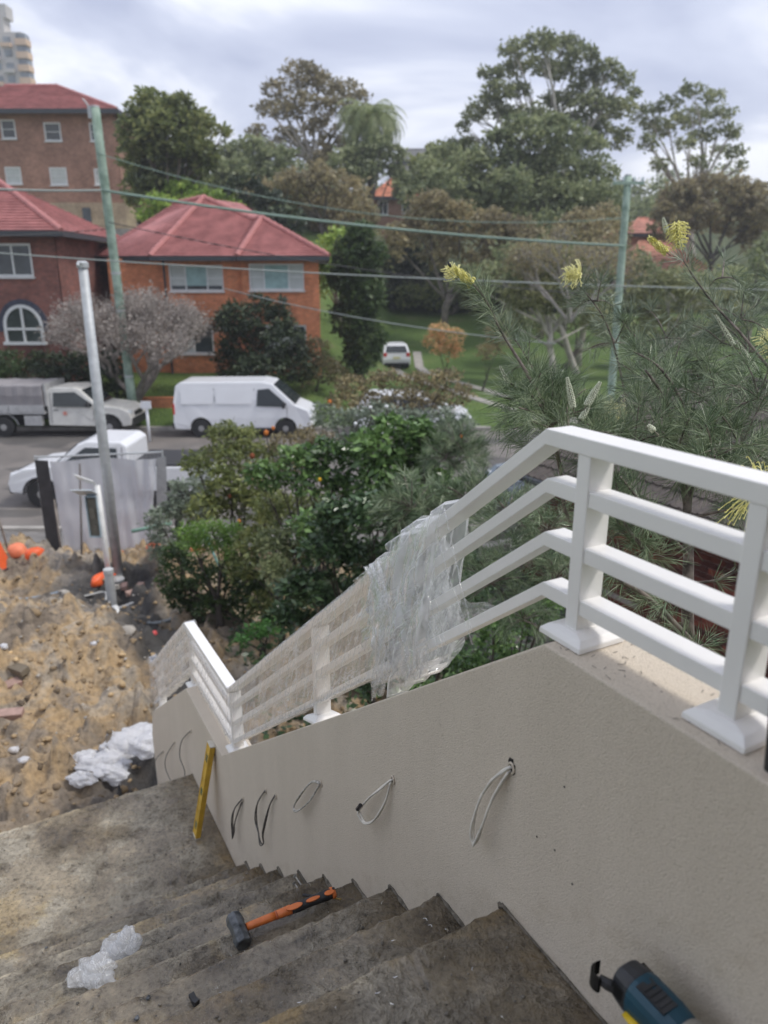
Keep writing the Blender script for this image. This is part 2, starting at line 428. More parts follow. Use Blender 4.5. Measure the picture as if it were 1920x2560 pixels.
c = ramp(n, l, texnoise(n, l, 1.1, 6, .6, dist=.6), [(0.30, (.15, .12, .09)), (0.42, (.27, .22, .165)), (0.50, (.40, .285, .16)), (0.57, (.37, .31, .235)), (0.66, (.22, .20, .18))])
c2 = ramp(n, l, texnoise(n, l, 14, 5, .7), [(0.28, (.55, .53, .50)), (0.5, (1.15, 1.15, 1.15)), (0.75, (1.6, 1.58, 1.54))])
c = mixc(n, l, 1.0, c, c2, 'MULTIPLY')
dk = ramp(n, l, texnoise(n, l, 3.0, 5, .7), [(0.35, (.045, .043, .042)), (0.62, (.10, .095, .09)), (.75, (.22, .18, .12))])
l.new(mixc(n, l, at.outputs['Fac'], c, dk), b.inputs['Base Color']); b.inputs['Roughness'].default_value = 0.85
bump(n, l, b, texnoise(n, l, 40, 5, .7), .9, .03)
M_dirt = M
dirt = struct('excavated_ground', (V_, F_), M_dirt, smooth=True)
X, Yv = V_[:, 0], V_[:, 1]
t = np.clip((Yv - 6.8) / 4.2, 0, 1); gx = -1.9 - 2.6 * t
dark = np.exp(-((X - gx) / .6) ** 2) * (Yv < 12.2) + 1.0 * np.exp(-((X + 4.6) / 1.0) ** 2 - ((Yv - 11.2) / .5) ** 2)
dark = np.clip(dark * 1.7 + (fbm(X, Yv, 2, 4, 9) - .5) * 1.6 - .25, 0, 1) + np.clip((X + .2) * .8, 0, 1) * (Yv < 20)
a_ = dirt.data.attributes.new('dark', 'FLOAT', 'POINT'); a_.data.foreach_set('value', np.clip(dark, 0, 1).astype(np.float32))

ICO = None
def ico():
    global ICO
    if ICO is None:
        bm = bmesh.new(); bmesh.ops.create_icosphere(bm, subdivisions=1, radius=1)
        ICO = (np.array([v.co[:] for v in bm.verts]), np.array([[v.index for v in f.verts] for f in bm.faces])); bm.free()
    return ICO
def stones(P, size, squash=.7):
    v, f = ico(); Vs = []; Fs = []
    n = len(P); k = len(v)
    for i in range(n):
        s_ = size[i] if hasattr(size, '__len__') else size
        d = v * (1 + rng.uniform(-.28, .28, (k, 1))) * s_ * np.array([1, rng.uniform(.6, 1), squash * rng.uniform(.6, 1.1)])
        a = rng.uniform(0, 6.28); ca, sa = math.cos(a), math.sin(a)
        d = d @ np.array([[ca, sa, 0], [-sa, ca, 0], [0, 0, 1]])
        Vs.append(d + P[i]); Fs.append(f + i * k)
    return np.concatenate(Vs), np.concatenate(Fs)
def on_dirt(n, x0, x1, y0, y1, lift=0.0):
    x = rng.uniform(x0, x1, n); y = rng.uniform(y0, y1, n)
    return np.stack([x, y, dirt_z(x, y) + lift], 1)
M_clod = mat('earth_clods', (.24, .18, .12), .9, .4, 1.3, .4, 60, .01, col2=(.46, .33, .18), island=.45)
M_stone = mat('pale_stone', (.38, .35, .31), .85, .2, 10, .4, 60, .01, island=.3)
P = np.concatenate([on_dirt(5200, -9.5, -.3, 4, 14.2), on_dirt(1500, -4, 1, 4, 8)])
obj('clods', stones(P, .006 + .05 * rng.uniform(0, 1, len(P)) ** 3), M_clod, kind='stuff')
P = on_dirt(1500, -9.5, 0.5, 4, 14.5)
obj('gravel', stones(P, rng.uniform(.006, .028, len(P))), M_stone, kind='stuff')
P = on_dirt(46, -7.5, -.6, 5.2, 13, .01)
for i in range(46):
    loc = P[i]
    o = obj('rock', stones(np.zeros((1, 3)), [rng.uniform(.05, .13)], .6), M_clod if i % 3 else M_stone, loc=loc, local=True)
    tag(o, 'loose sandstone rock lying in the dug-up yard', 'rock', 'loose rocks in the dug up yard')

# ------------------------------------------------------------------ wet concrete
def concmat(name, base, mud, dark, wet=.5):
    m = bpy.data.materials.new(name); nt, n, l, b, out = nodes_of(m)
    f1 = texnoise(n, l, 2.6, 7, .66, dist=.15); f2 = texnoise(n, l, 9, 6, .72, dist=.25); f3 = texnoise(n, l, 55, 5, .7); f4 = texnoise(n, l, 3.7, 5, .65, dist=.9)
    c = ramp(n, l, f1, [(0.30, dark), (0.44, base), (0.55, tuple(k * 1.15 for k in base)), (0.62, mud)])
    c = mixc(n, l, 1.0, c, ramp(n, l, f2, [(0.34, (.42, .38, .33)), (0.43, (.86, .85, .83)), (0.56, (1.08, 1.08, 1.08)), (0.68, (1.5, 1.48, 1.43))]), 'MULTIPLY')
    c = mixc(n, l, 1.0, c, ramp(n, l, f3, [(0.34, (.50, .48, .45)), (0.46, (.95, .95, .95)), (0.66, (1.25, 1.25, 1.24))]), 'MULTIPLY')
    spl = ramp(n, l, texnoise(n, l, 11, 6, .75, dist=.8), [(0.665, (0, 0, 0)), (0.69, (1, 1, 1))])     # plaster splashes
    c = mixc(n, l, spl, c, (.45, .42, .36))
    vor = n.new('ShaderNodeTexVoronoi'); vor.inputs['Scale'].default_value = 34; vor.inputs['Randomness'].default_value = 1
    g = n.new('ShaderNodeNewGeometry'); l.new(g.outputs['Position'], vor.inputs['Vector'])
    pit = ramp(n, l, vor.outputs['Distance'], [(0.07, (0, 0, 0)), (0.10, (1, 1, 1))])                  # pinholes
    pit = mixc(n, l, ramp(n, l, texnoise(n, l, 4, 3), [(.48, (0, 0, 0)), (.56, (1, 1, 1))]), (1.0, 1.0, 1.0), pit)
    c = mixc(n, l, pit, (.05, .045, .04), c)
    pt = n.new('ShaderNodeVertexColor') if False else n.new('ShaderNodeAttribute'); pt.attribute_name = 'worn'
    c = mixc(n, l, pt.outputs['Fac'], c, mixc(n, l, 1.0, c, (1.5, 1.48, 1.42), 'MULTIPLY'))
    dm = n.new('ShaderNodeAttribute'); dm.attribute_name = 'damp'; c = mixc(n, l, dm.outputs['Fac'], c, mixc(n, l, 1.0, c, (.40, .34, .25), 'MULTIPLY'))
    wm0 = ramp(n, l, f4, [(0.47, (0, 0, 0)), (0.53, (1, 1, 1))]); c = mixc(n, l, wm0, c, mixc(n, l, 1.0, c, (.74, .69, .60), 'MULTIPLY'))
    l.new(c, b.inputs['Base Color'])
    r_ = ramp(n, l, f4, [(0.36, (.60, .60, .60)), (0.45, (.32, .32, .32)), (0.50, (.10, .10, .10))])
    l.new(r_, b.inputs['Roughness']); b.inputs['Specular IOR Level'].default_value = .5
    wetm = ramp(n, l, f4, [(0.47, (0, 0, 0)), (0.53, (1, 1, 1))]); b.inputs['Coat Roughness'].default_value = .06; l.new(mixc(n, l, 1.0, wetm, (.6, .6, .6), 'MULTIPLY'), b.inputs['Coat Weight'])
    rough_h = mixc(n, l, ramp(n, l, f4, [(0.48, (0, 0, 0)), (0.58, (1, 1, 1))]), f2, (.5, .5, .5))      # puddled parts lie smooth
    n1 = bump(n, l, b, rough_h, 1.0, .05)
    n2 = bump(n, l, b, f3, .9, .010, n1)
    bump(n, l, b, pit, .6, .004, n2)
    return m
M_step = concmat('wet_muddy_concrete', (.25, .222, .175), (.34, .275, .17), (.105, .088, .060))
M_slab = concmat('landing_concrete', (.36, .32, .25), (.47, .385, .24), (.19, .16, .115))
D0, D1 = -1.05, 0.835
NOSE_S = [0.994 + .2457 * i for i in range(9)]; NOSE_Z = [4.11 - .185 * i for i in range(9)]
Z_LAND = NOSE_Z[8] - .185; S_LAND = 4.034
stair = thing('concrete_stairs', 'raw wet concrete staircase descending beside the beige rendered wall', 'staircase', S(0, 2, 1.2))
def step_mesh(s0, s1, z1, zb, nd=110, ns=14, amp=.0055, seed=0):
    """tread and riser as one rough wrapped surface, with sides"""
    prof = [(s0, zb), (s0, z1)] + [(s0 + (s1 - s0) * i / ns, z1) for i in range(1, ns)]
    r = .010
    prof += [(s1 - r, z1), (s1 - r * .3, z1 - r * .3), (s1, z1 - r)] + [(s1, z1 - r - (z1 - r - zb) * i / 6) for i in range(1, 7)]
    V = []; k = len(prof)
    for i in range(nd + 1):
        d = D0 + (D1 - D0) * i / nd
        for j, (s_, z) in enumerate(prof):
            if j >= 2:
                q = Vector((d * 4, s_ * 4, z * 4 + seed * 3.1))
                wob = (noise.fractal(q * 1.6, 1.0, 2.0, 4) * .25 + noise.fractal(q * 9, 1.0, 2.0, 3) * .35) * amp
                nose = 1.0 if j > ns else 0.35
                e = (noise.noise(q * 6) * .5 + noise.noise(q * 15) * .7) * amp * 1.1 * nose
                V.append(S(d, s_ + (wob + e) * (j > ns), z + wob * .6 + (e * .6 if j >= ns else 0)))
            else: V.append(S(d, s_, z - (.03 if j == 1 else 0)))
    F = [(i * k + j, (i + 1) * k + j, (i + 1) * k + j + 1, i * k + j + 1) for i in range(nd) for j in range(k - 1)]
    F += [(i * k + k - 1, (i + 1) * k + k - 1, (i + 1) * k, i * k) for i in range(nd)]
    F += [tuple(range(k)), tuple(nd * k + k - 1 - j for j in range(k))]
    mb = MB(); mb.add(V, F); return mb
def weather(o, s0, s1):
    """worn pale arris on the nosing, damp dirty strip along the wall and in the back of the tread"""
    v = np.empty(len(o.data.vertices) * 3, dtype=np.float32); o.data.vertices.foreach_get('co', v); v = v.reshape(-1, 3) + np.array(base_of(o.parent))
    d = v @ np.array(RT); a = v @ np.array(FW); nz = fbm(d, a, 9, 3, 4); n2 = fbm(d, a, 3.2, 3, 14)
    worn = np.clip(1 - np.abs(s1 - .008 - a) / .020, 0, 1) * np.clip(nz * 2.2 - .55, 0, 1) * np.clip((.75 - d) * 5, 0, 1)
    damp = np.clip((d - .60 + (n2 - .5) * .35) * 4.5, 0, .9) + np.clip((n2 - .60) * 7, 0, .7)
    for nm, q in (('worn', worn), ('damp', np.clip(damp, 0, 1))):
        A = o.data.attributes.new(nm, 'FLOAT', 'POINT'); A.data.foreach_set('value', q.astype(np.float32))
for i in range(9):
    s1 = NOSE_S[i]; s0 = (NOSE_S[i - 1] - .002) if i else -2.2
    mb = step_mesh(s0, s1, NOSE_Z[i], NOSE_Z[i] - .42, nd=130, ns=14 if i else 60, seed=i)
    weather(obj('step' if i else 'top_landing', mb, M_step, stair, smooth=False), s0, s1)
mb = step_mesh(NOSE_S[8] - .002, S_LAND, Z_LAND, Z_LAND - .4, nd=110, ns=44, amp=.006, seed=20)
weather(obj('landing', mb, M_slab, stair), NOSE_S[8], S_LAND)
for i in range(6):
    obj('step', step_mesh(S_LAND + .2457 * i - .002, S_LAND + .2457 * (i + 1), Z_LAND - .185 * (i + 1), Z_LAND - .185 * (i + 1) - .4, nd=60, ns=8, seed=30 + i), M_slab, stair)
# solid flight below the steps
mb = MB()
fl = [(-2.2, 3.72), (.75, 3.72), (2.9, 2.1), (4.02, 2.05), (5.3, 1.05), (5.3, .5), (-2.2, .5)]
mb.prism([S(D0 + .02, a, z) for a, z in fl], RT * (D1 - D0 - .04)); obj('soffit_mass', mb, M_slab, stair)

# ------------------------------------------------------------------ rendered parapet wall
def rendermat():
    m = bpy.data.materials.new('acrylic_render'); nt, n, l, b, out = nodes_of(m)
    f = texnoise(n, l, 1.3, 4); g1 = texnoise(n, l, 300, 3, .6); g2 = texnoise(n, l, 520, 2, .5)
    c = ramp(n, l, f, [(0.3, (.64, .565, .465)), (0.7, (.675, .60, .495))])
    c = mixc(n, l, 1.0, c, ramp(n, l, g1, [(0.32, (.78, .77, .75)), (0.45, (.98, .98, .98)), (0.7, (1.06, 1.06, 1.06))]), 'MULTIPLY')
    sp_ = ramp(n, l, texnoise(n, l, 9, 6, .8), [(.25, (.6, .57, .52)), (.31, (1, 1, 1))])
    c = mixc(n, l, .7, c, mixc(n, l, 1.0, c, sp_, 'MULTIPLY'))
    # mud splashed up from the treads: height above the flight line, broken up by noise
    g = n.new('ShaderNodeNewGeometry'); dp = n.new('ShaderNodeVectorMath'); dp.operation = 'DOT_PRODUCT'; dp.inputs[1].default_value = (FW.x * .753, FW.y * .753, 1.0)
    l.new(g.outputs['Position'], dp.inputs[0])
    mr = n.new('ShaderNodeMapRange'); mr.inputs['From Min'].default_value = 4.858 + .02; mr.inputs['From Max'].default_value = 4.858 + .05; mr.inputs['To Min'].default_value = 1; mr.inputs['To Max'].default_value = 0
    l.new(dp.outputs['Value'], mr.inputs['Value'])
    ns = texnoise(n, l, 16, 6, .75); mm = n.new('ShaderNodeMath'); mm.operation = 'MULTIPLY'; l.new(mr.outputs[0], mm.inputs[0]); l.new(ramp(n, l, ns, [(.50, (0, 0, 0)), (.60, (1, 1, 1))]), mm.inputs[1])
    m2 = n.new('ShaderNodeMath'); m2.operation = 'MULTIPLY'; m2.inputs[1].default_value = .18; l.new(mm.outputs[0], m2.inputs[0]); c = mixc(n, l, m2.outputs[0], c, mixc(n, l, 1.0, c, (.62, .55, .45), 'MULTIPLY'))
    st = ramp(n, l, texnoise(n, l, 1.0, 4, .6, stretch=(5, 5, .9)), [(.38, (.97, .97, .965)), (.62, (1.02, 1.02, 1.02))]); c = mixc(n, l, 1.0, c, st, 'MULTIPLY')
    l.new(c, b.inputs['Base Color']); b.inputs['Roughness'].default_value = .85; b.inputs['Specular IOR Level'].default_value = .25
    n1 = bump(n, l, b, g1, .6, .005); bump(n, l, b, g2, .5, .003, n1); return m
M_render = rendermat()
WD0, WD1 = .837, 1.007
WP = [(-1.5, 4.768), (.923, 4.768), (3.288, 3.044), (4.014, 3.058), (5.30, 2.18), (5.43, 1.9), (5.43, .2), (-1.5, .2)]
wall = thing('parapet_wall', 'beige textured render stair wall with stepped sloping top', 'wall', S(.92, 2, .2))
mb = MB(); mb.prism([S(WD0, a, z) for a, z in WP], RT * (WD1 - WD0))
obj('rendered_body', mb, M_render, wall, bevel=.004)
# broken edge of mortar where the steps meet the wall
M_mortar = mat('dark_mortar', (.13, .115, .09), .8, .4, 60, .8, 90, .01)
for i in range(9):
    s1 = NOSE_S[i]; s0 = s1 - .245 if i else .2
    pts = [S(.834, s0 + (s1 - s0) * k / 12, NOSE_Z[i] + .002) for k in range(13)]
    mb = MB(); mb.tube(pts, [.0045 + rnd.uniform(-.003, .004) for _ in pts], 6)
    mb.tube([S(.834, s1 + .002, NOSE_Z[i] - .19 * k / 8) for k in range(9)], [.005 + rnd.uniform(-.003, .005) for _ in range(9)], 6)
    obj('mortar_joint', mb, M_mortar, wall)
for (a, z) in [(.903, 4.358), (.852, 4.366), (.841, 4.516), (.80, 4.33)]:
    mb = MB(); mb.lathe(S(.8365, a, z), -RT, [(0, .0022), (.0008, .002)], 8); obj('pin_hole', mb, mat('hole_black', (.02, .018, .016), .9), wall)

# ------------------------------------------------------------------ white balustrade
M_alu = mat('white_powdercoat', (.80, .785, .76), .34, .03, 5, .06, 260, .001)
bal = thing('balustrade', 'white powdercoated metal balustrade on top of the rendered wall', 'railing', S(.915, 1, 4.77))
BD0, BD1 = .887, .943
def post(s, zb, zt, w=.030):
    mb = MB(); mb.hexa([S(BD0, s - w / 2, zb), S(BD1, s - w / 2, zb), S(BD1, s + w / 2, zb), S(BD0, s + w / 2, zb),
                        S(BD0, s - w / 2, zt), S(BD1, s - w / 2, zt), S(BD1, s + w / 2, zt), S(BD0, s + w / 2, zt)])
    obj('post', mb, M_alu, bal, bevel=.002)
def cover(s, z, slope=0.0, g=.046, tilt=0):
    c = (BD0 + BD1) / 2; mb = MB(); P = []
    for (a, h) in ((.054, 0), (.0535, .010), (.043, .020), (.026, .025)):
        e = a * (1.0 if a > .03 else 1.0)
        for (u, v) in ((-1, -1), (1, -1), (1, 1), (-1, 1)):
            dd = c + u * (a if a > .03 else .034); ss = s + v * (a if a > .03 else .021)
            P.append(S(dd, ss, z + h - slope * (ss - s)))
    F = [(3, 2, 1, 0), (12, 13, 14, 15)] + [(4 * k + i, 4 * k + (i + 1) % 4, 4 * k + 4 + (i + 1) % 4, 4 * k + 4 + i) for k in range(3) for i in range(4)]
    mb.add(P, F); return mb
WZ = lambda s_: float(np.interp(s_, [-1.5, .923, 3.288, 4.014, 5.3], [4.768, 4.768, 3.044, 3.058, 2.18]))
RZ = [5.146, 5.054, 4.952, 4.852]            # tops of the four rails on the level part
SL = (5.146 - 3.437) / (3.262 - 1.010)
def rail_path(k):
    z = RZ[k]; b1 = 1.010 - .004 * k
    return [(-.9, z), (b1, z), (3.262, z - SL * (3.262 - b1)), (4.12, z - SL * (3.262 - b1) + .0), (5.42, z - SL * (3.262 - b1) - .70 * 1.30)]
def rail(k, h=.029, d0=BD0, d1=BD1, cuts=None):
    """one mitred rail following the four bends"""
    p = rail_path(k); mb = MB(); V = []
    for (a, z) in p: V += [S(d0, a, z - h), S(d1, a, z - h), S(d1, a, z), S(d0, a, z)]
    F = [(0, 1, 2, 3), tuple(4 * (len(p) - 1) + i for i in (3, 2, 1, 0))]
    for i in range(len(p) - 1):
        for j in range(4): F.append((4 * i + j, 4 * i + (j + 1) % 4, 4 * i + 4 + (j + 1) % 4, 4 * i + 4 + j))
    mb.add(V, F); return mb
obj('top_rail', rail(0, .030, BD0 - .002, BD1 + .002), M_alu, bal, bevel=.002)
for k in (1, 2, 3): obj('rail', rail(k, .028, BD0 + .0035, BD1 - .004), M_alu, bal, bevel=.0015)
for s_ in (.912, .585, -.3):
    post(s_, 4.768, 5.117); obj('base_cover', cover(s_, 4.7695), M_alu, bal, bevel=.0015)
def zr(s_):
    p = rail_path(0); return float(np.interp(s_, [a for a, _ in p], [z for _, z in p]))
for s_, sl in ((2.13, SL), (3.235, 0), (4.06, 0), (5.25, .70)):
    post(s_, WZ(s_) - .003, zr(s_) - .028)
    if s_ == 2.13:                            # cover slid up and tilted on this post
        mb = cover(s_, WZ(s_) + .012, .35); obj('base_cover', mb, M_alu, bal, bevel=.002, label='loose base cover tilted on its post')
    else:
        obj('base_cover', cover(s_, WZ(s_) + .002, .68 if s_ > 5 else 0), M_alu, bal, bevel=.002)

# ------------------------------------------------------------------ clear stretch film round the balustrade
def filmmat(name, base_a, streak_a, tint=(.86, .86, .85)):
    m = bpy.data.materials.new(name); nt, n, l, b, out = nodes_of(m)
    nt.nodes.remove(b)
    uv = n.new('ShaderNodeAttribute'); uv.attribute_name = 'fold'
    f1 = texnoise(n, l, 1.0, 4, .6, coord=uv.outputs['Vector'], dist=.4); f2 = texnoise(n, l, 2.3, 4, .6, coord=uv.outputs['Vector'], dist=.3)
    wr = n.new('ShaderNodeMath'); wr.operation = 'SUBTRACT'; wr.inputs[1].default_value = .5; l.new(f1, wr.inputs[0])
    ab = n.new('ShaderNodeMath'); ab.operation = 'ABSOLUTE'; l.new(wr.outputs[0], ab.inputs[0])
    st = ramp(n, l, ab.outputs[0], [(0.0, (1, 1, 1)), (0.010, (.30, .30, .30)), (.028, (0, 0, 0))])
    al = n.new('ShaderNodeMath'); al.operation = 'MULTIPLY_ADD'; al.inputs[1].default_value = streak_a; al.inputs[2].default_value = base_a
    l.new(st, al.inputs[0])
    tr = n.new('ShaderNodeBsdfTransparent'); df = n.new('ShaderNodeBsdfDiffuse'); df.inputs['Color'].default_value = (*tint, 1)
    tl = n.new('ShaderNodeBsdfTranslucent'); tl.inputs['Color'].default_value = (*tint, 1)
    gl = n.new('ShaderNodeBsdfGlossy'); gl.inputs['Roughness'].default_value = .12; gl.inputs['Color'].default_value = (1, 1, 1, 1)
    m0 = n.new('ShaderNodeMixShader'); m0.inputs[0].default_value = .4; l.new(df.outputs[0], m0.inputs[1]); l.new(tl.outputs[0], m0.inputs[2])
    m1 = n.new('ShaderNodeMixShader'); l.new(al.outputs[0], m1.inputs[0]); l.new(tr.outputs[0], m1.inputs[1]); l.new(m0.outputs[0], m1.inputs[2])
    lw = n.new('ShaderNodeLayerWeight'); lw.inputs['Blend'].default_value = .35
    bp = n.new('ShaderNodeBump'); bp.inputs['Strength'].default_value = .9; bp.inputs['Distance'].default_value = .02; l.new(f1, bp.inputs['Height'])
    l.new(bp.outputs[0], gl.inputs['Normal']); l.new(bp.outputs[0], lw.inputs['Normal'])
    fm = n.new('ShaderNodeMath'); fm.operation = 'MULTIPLY_ADD'; fm.inputs[1].default_value = .22; fm.inputs[2].default_value = .02; l.new(lw.outputs['Fresnel'], fm.inputs[0])
    m2 = n.new('ShaderNodeMixShader'); l.new(fm.outputs[0], m2.inputs[0]); l.new(m1.outputs[0], m2.inputs[1]); l.new(gl.outputs[0], m2.inputs[2])
    l.new(m2.outputs[0], out.inputs[0]); return m
M_film = filmmat('stretch_film', .065, .5, (.90, .90, .90))
M_filmthick = filmmat('bunched_film', .085, .6, (.90, .91, .92))
M_bunch = filmmat('gathered_film', .30, .5, (.93, .94, .95))
def fold_attr(o, vals):
    a = o.data.attributes.new('fold', 'FLOAT_VECTOR', 'POINT'); a.data.foreach_set('vector', np.array(vals, dtype=np.float32).ravel())
def film_loop(name, parent, s0, s1, zt, zb, m, ns=90, nr=64, amp=.004, puff=.012, lean=0.0, fold=(26, 5), seed=0, edge=.012, over=.0):
    """a tight sleeve of film round the rails between two stations, as one wrinkled closed band"""
    V = []; UV = []
    for i in range(ns + 1):
        u = i / ns
        for j in range(nr):
            t = j / nr; per = t * 4
            if per < 1.6: w = per / 1.6; dd = BD0 - .006; zz = w               # face towards the stairs, bottom to top
            elif per < 2: w = (per - 1.6) / .4; dd = BD0 - .006 + w * (BD1 - BD0 + .012); zz = 1
            elif per < 3.6: w = (per - 2) / 1.6; dd = BD1 + .006; zz = 1 - w
            else: w = (per - 3.6) / .4; dd = BD1 + .006 - w * (BD1 - BD0 + .012); zz = 0
            ss = s0 + (s1 - s0) * u + lean * (zz - .5)
            ragged = noise.noise(Vector((t * 9, seed, u * 2))) * edge * (1 if i in (0, ns) else 0)
            ss += ragged * 3
            top = zt(ss); bot = zb(ss) 
            q = Vector(((ss * 34 + zz * 5 * (1 if seed % 2 else -1)), zz * 2.2, seed))
            wr = abs(noise.noise(q * .8)) * amp * 2 + noise.noise(q * 2.2) * amp * .6
            z = bot + (top - bot) * zz + (wr * .8 if zz == 1 else (-wr * 1.6 if zz == 0 else 0)) + over * noise.noise(q * .5)
            belly = math.sin(zz * math.pi) * puff * noise.noise(Vector((u * 5, t * 3, seed + 2)))
            side = -1 if per < 1.6 or per > 3.6 else 1
            V.append(S(dd + side * (wr + abs(belly) * .6), ss, z))
            UV.append(((ss + zz * .22) * fold[0] * .6 + seed, (zz * .35 - ss * .12) * fold[1] * .35, side * 3 + seed))
    F = [(i * nr + j, (i + 1) * nr + j, (i + 1) * nr + (j + 1) % nr, i * nr + (j + 1) % nr) for i in range(ns) for j in range(nr)]
    mb = MB(); mb.add(V, F); o = obj(name, mb, m, parent, smooth=True); fold_attr(o, UV); return o
zt_ = lambda a: zr(a) + .003
zb_ = lambda a: zr(a) - .327
film = thing('film_wrap', 'tight clear stretch film wrapped round the sloping lower half of the balustrade', 'plastic film', S(.915, 2.4, 3.6))
film_loop('sheet', film, 1.62, 3.27, zt_, zb_, M_film, ns=150, seed=1, lean=.02)
film_loop('sheet', film, 1.66, 2.75, lambda a: zt_(a) + .003, lambda a: zb_(a) - .003, M_film, ns=100, seed=5, lean=-.12, fold=(9, 16))
bun = thing('film_bunch', 'bunched loose end of clear film hanging round the middle of the sloping rails', 'plastic film', S(.915, 1.45, 4.4))
film_loop('sheet', bun, 1.42, 1.72, lambda a: zt_(a) + .010, lambda a: zb_(a) - .03, M_filmthick, ns=60, nr=96, amp=.011, puff=.04, seed=11, lean=.08, fold=(16, 9), edge=.02)
film_loop('sheet', bun, 1.36, 1.54, lambda a: zt_(a) + .016, lambda a: zb_(a) - .060, M_bunch, ns=50, nr=96, amp=.016, puff=.05, seed=17, lean=-.05, fold=(9, 12), edge=.008)
film_loop('sheet', bun, 1.41, 1.53, lambda a: zt_(a) + .030, lambda a: zb_(a) - .035, M_bunch, ns=40, nr=96, amp=.020, puff=.05, seed=21, lean=.08, fold=(12, 8), edge=.008)
film_loop('sheet', bun, 1.60, 1.68, lambda a: zt_(a) + .016, lambda a: zb_(a) - .015, M_bunch, ns=24, nr=96, amp=.014, puff=.03, seed=25, lean=.05, fold=(24, 6), edge=.015)
# twisted rope of film, and a torn flap reaching along the lowest rail
mb = MB()
for q in range(5):
    ph = q * 1.3; pts = []
    for i in range(26):
        t = i / 25; a = 1.66 - .17 * math.sin(t * math.pi) * .55 + .03 * math.sin(ph) - .02 * t; z = zt_(a) + .01 - (.42 - .1 * (q == 2)) * t
        pts.append(S(BD0 - .014 - .012 * math.sin(t * math.pi) - .005 * math.cos(ph + t * 6), a + .008 * math.sin(ph + t * 9), z))
    mb.tube(pts, [.0055 + .003 * math.sin(i * .9 + ph) for i in range(26)], 6, flat=.4)
o = obj('twisted_rope', mb, M_filmthick, bun, smooth=True); fold_attr(o, [(v.co.x * 60, v.co.z * 60, 0) for v in o.data.vertices])
mb = MB()
for q in range(9):
    a0 = 1.20 + q * .045; pts = []
    top = S(BD0 - .012, a0 + .12, zt_(a0 + .12) - .02 * q % .05)
    bot = S(BD0 - .012 - rnd.uniform(0, .02), a0 - .05 + rnd.uniform(-.05, .05), zb_(a0) - rnd.uniform(.0, .02))
    pts = [top.lerp(bot, i / 12) + Vector((rnd.uniform(-1, 1), rnd.uniform(-1, 1), 0)) * .002 for i in range(13)]
    mb.tube(pts, [.0012 + .0008 * rnd.random() for _ in pts], 4)
o = obj('strand', mb, M_filmthick, bun, smooth=True); fold_attr(o, [(v.co.x * 60, v.co.z * 60, 0) for v in o.data.vertices])
V = []; UV = []; nx_, ny_ = 30, 16
for i in range(nx_ + 1):
    for j in range(ny_ + 1):
        u = i / nx_; v = j / ny_; a = 1.50 - .30 * u - .1 * v * (1 - u) * .3; zc = zb_(a) + .02
        hgt_ = (.16 * (1 - u) + .03) * (1 + .2 * noise.noise(Vector((u * 6, 0, 4))))
        w = noise.noise(Vector((u * 7, v * 5, 2))) * .016
        V.append(S(BD1 + .015 + w, a, zc + .02 + hgt_ * (1 - v) * (1 - u * .5) - .02)); UV.append((u * 9 + v * 5, v * 4 - u * 3, 7))
mb = MB(); mb.add(V, [(i * (ny_ + 1) + j, (i + 1) * (ny_ + 1) + j, (i + 1) * (ny_ + 1) + j + 1, i * (ny_ + 1) + j + 1) for i in range(nx_) for j in range(ny_)])
o = obj('torn_flap', mb, M_filmthick, bun, smooth=True); fold_attr(o, UV)
fw2 = thing('film_wrap', 'cloudy clear film wrapped round the farthest lower panels beyond the landing', 'plastic film', S(.915, 4.4, 2.9))
zb2 = lambda a: zr(a) - .318
film_loop('sheet', fw2, 3.25, 4.14, lambda a: zt_(a) - .034, zb2, M_film, ns=70, seed=31, fold=(12, 8))
film_loop('sheet', fw2, 4.10, 5.44, zt_, lambda a: zb2(a) - .02, M_filmthick, ns=90, seed=35, fold=(14, 12), amp=.008, puff=.03, edge=.02)
film_loop('sheet', fw2, 4.30, 5.48, lambda a: zt_(a) + .004, lambda a: zb2(a) - .03, M_filmthick, ns=70, seed=39, fold=(8, 18), amp=.010, puff=.03, lean=.1, edge=.02)

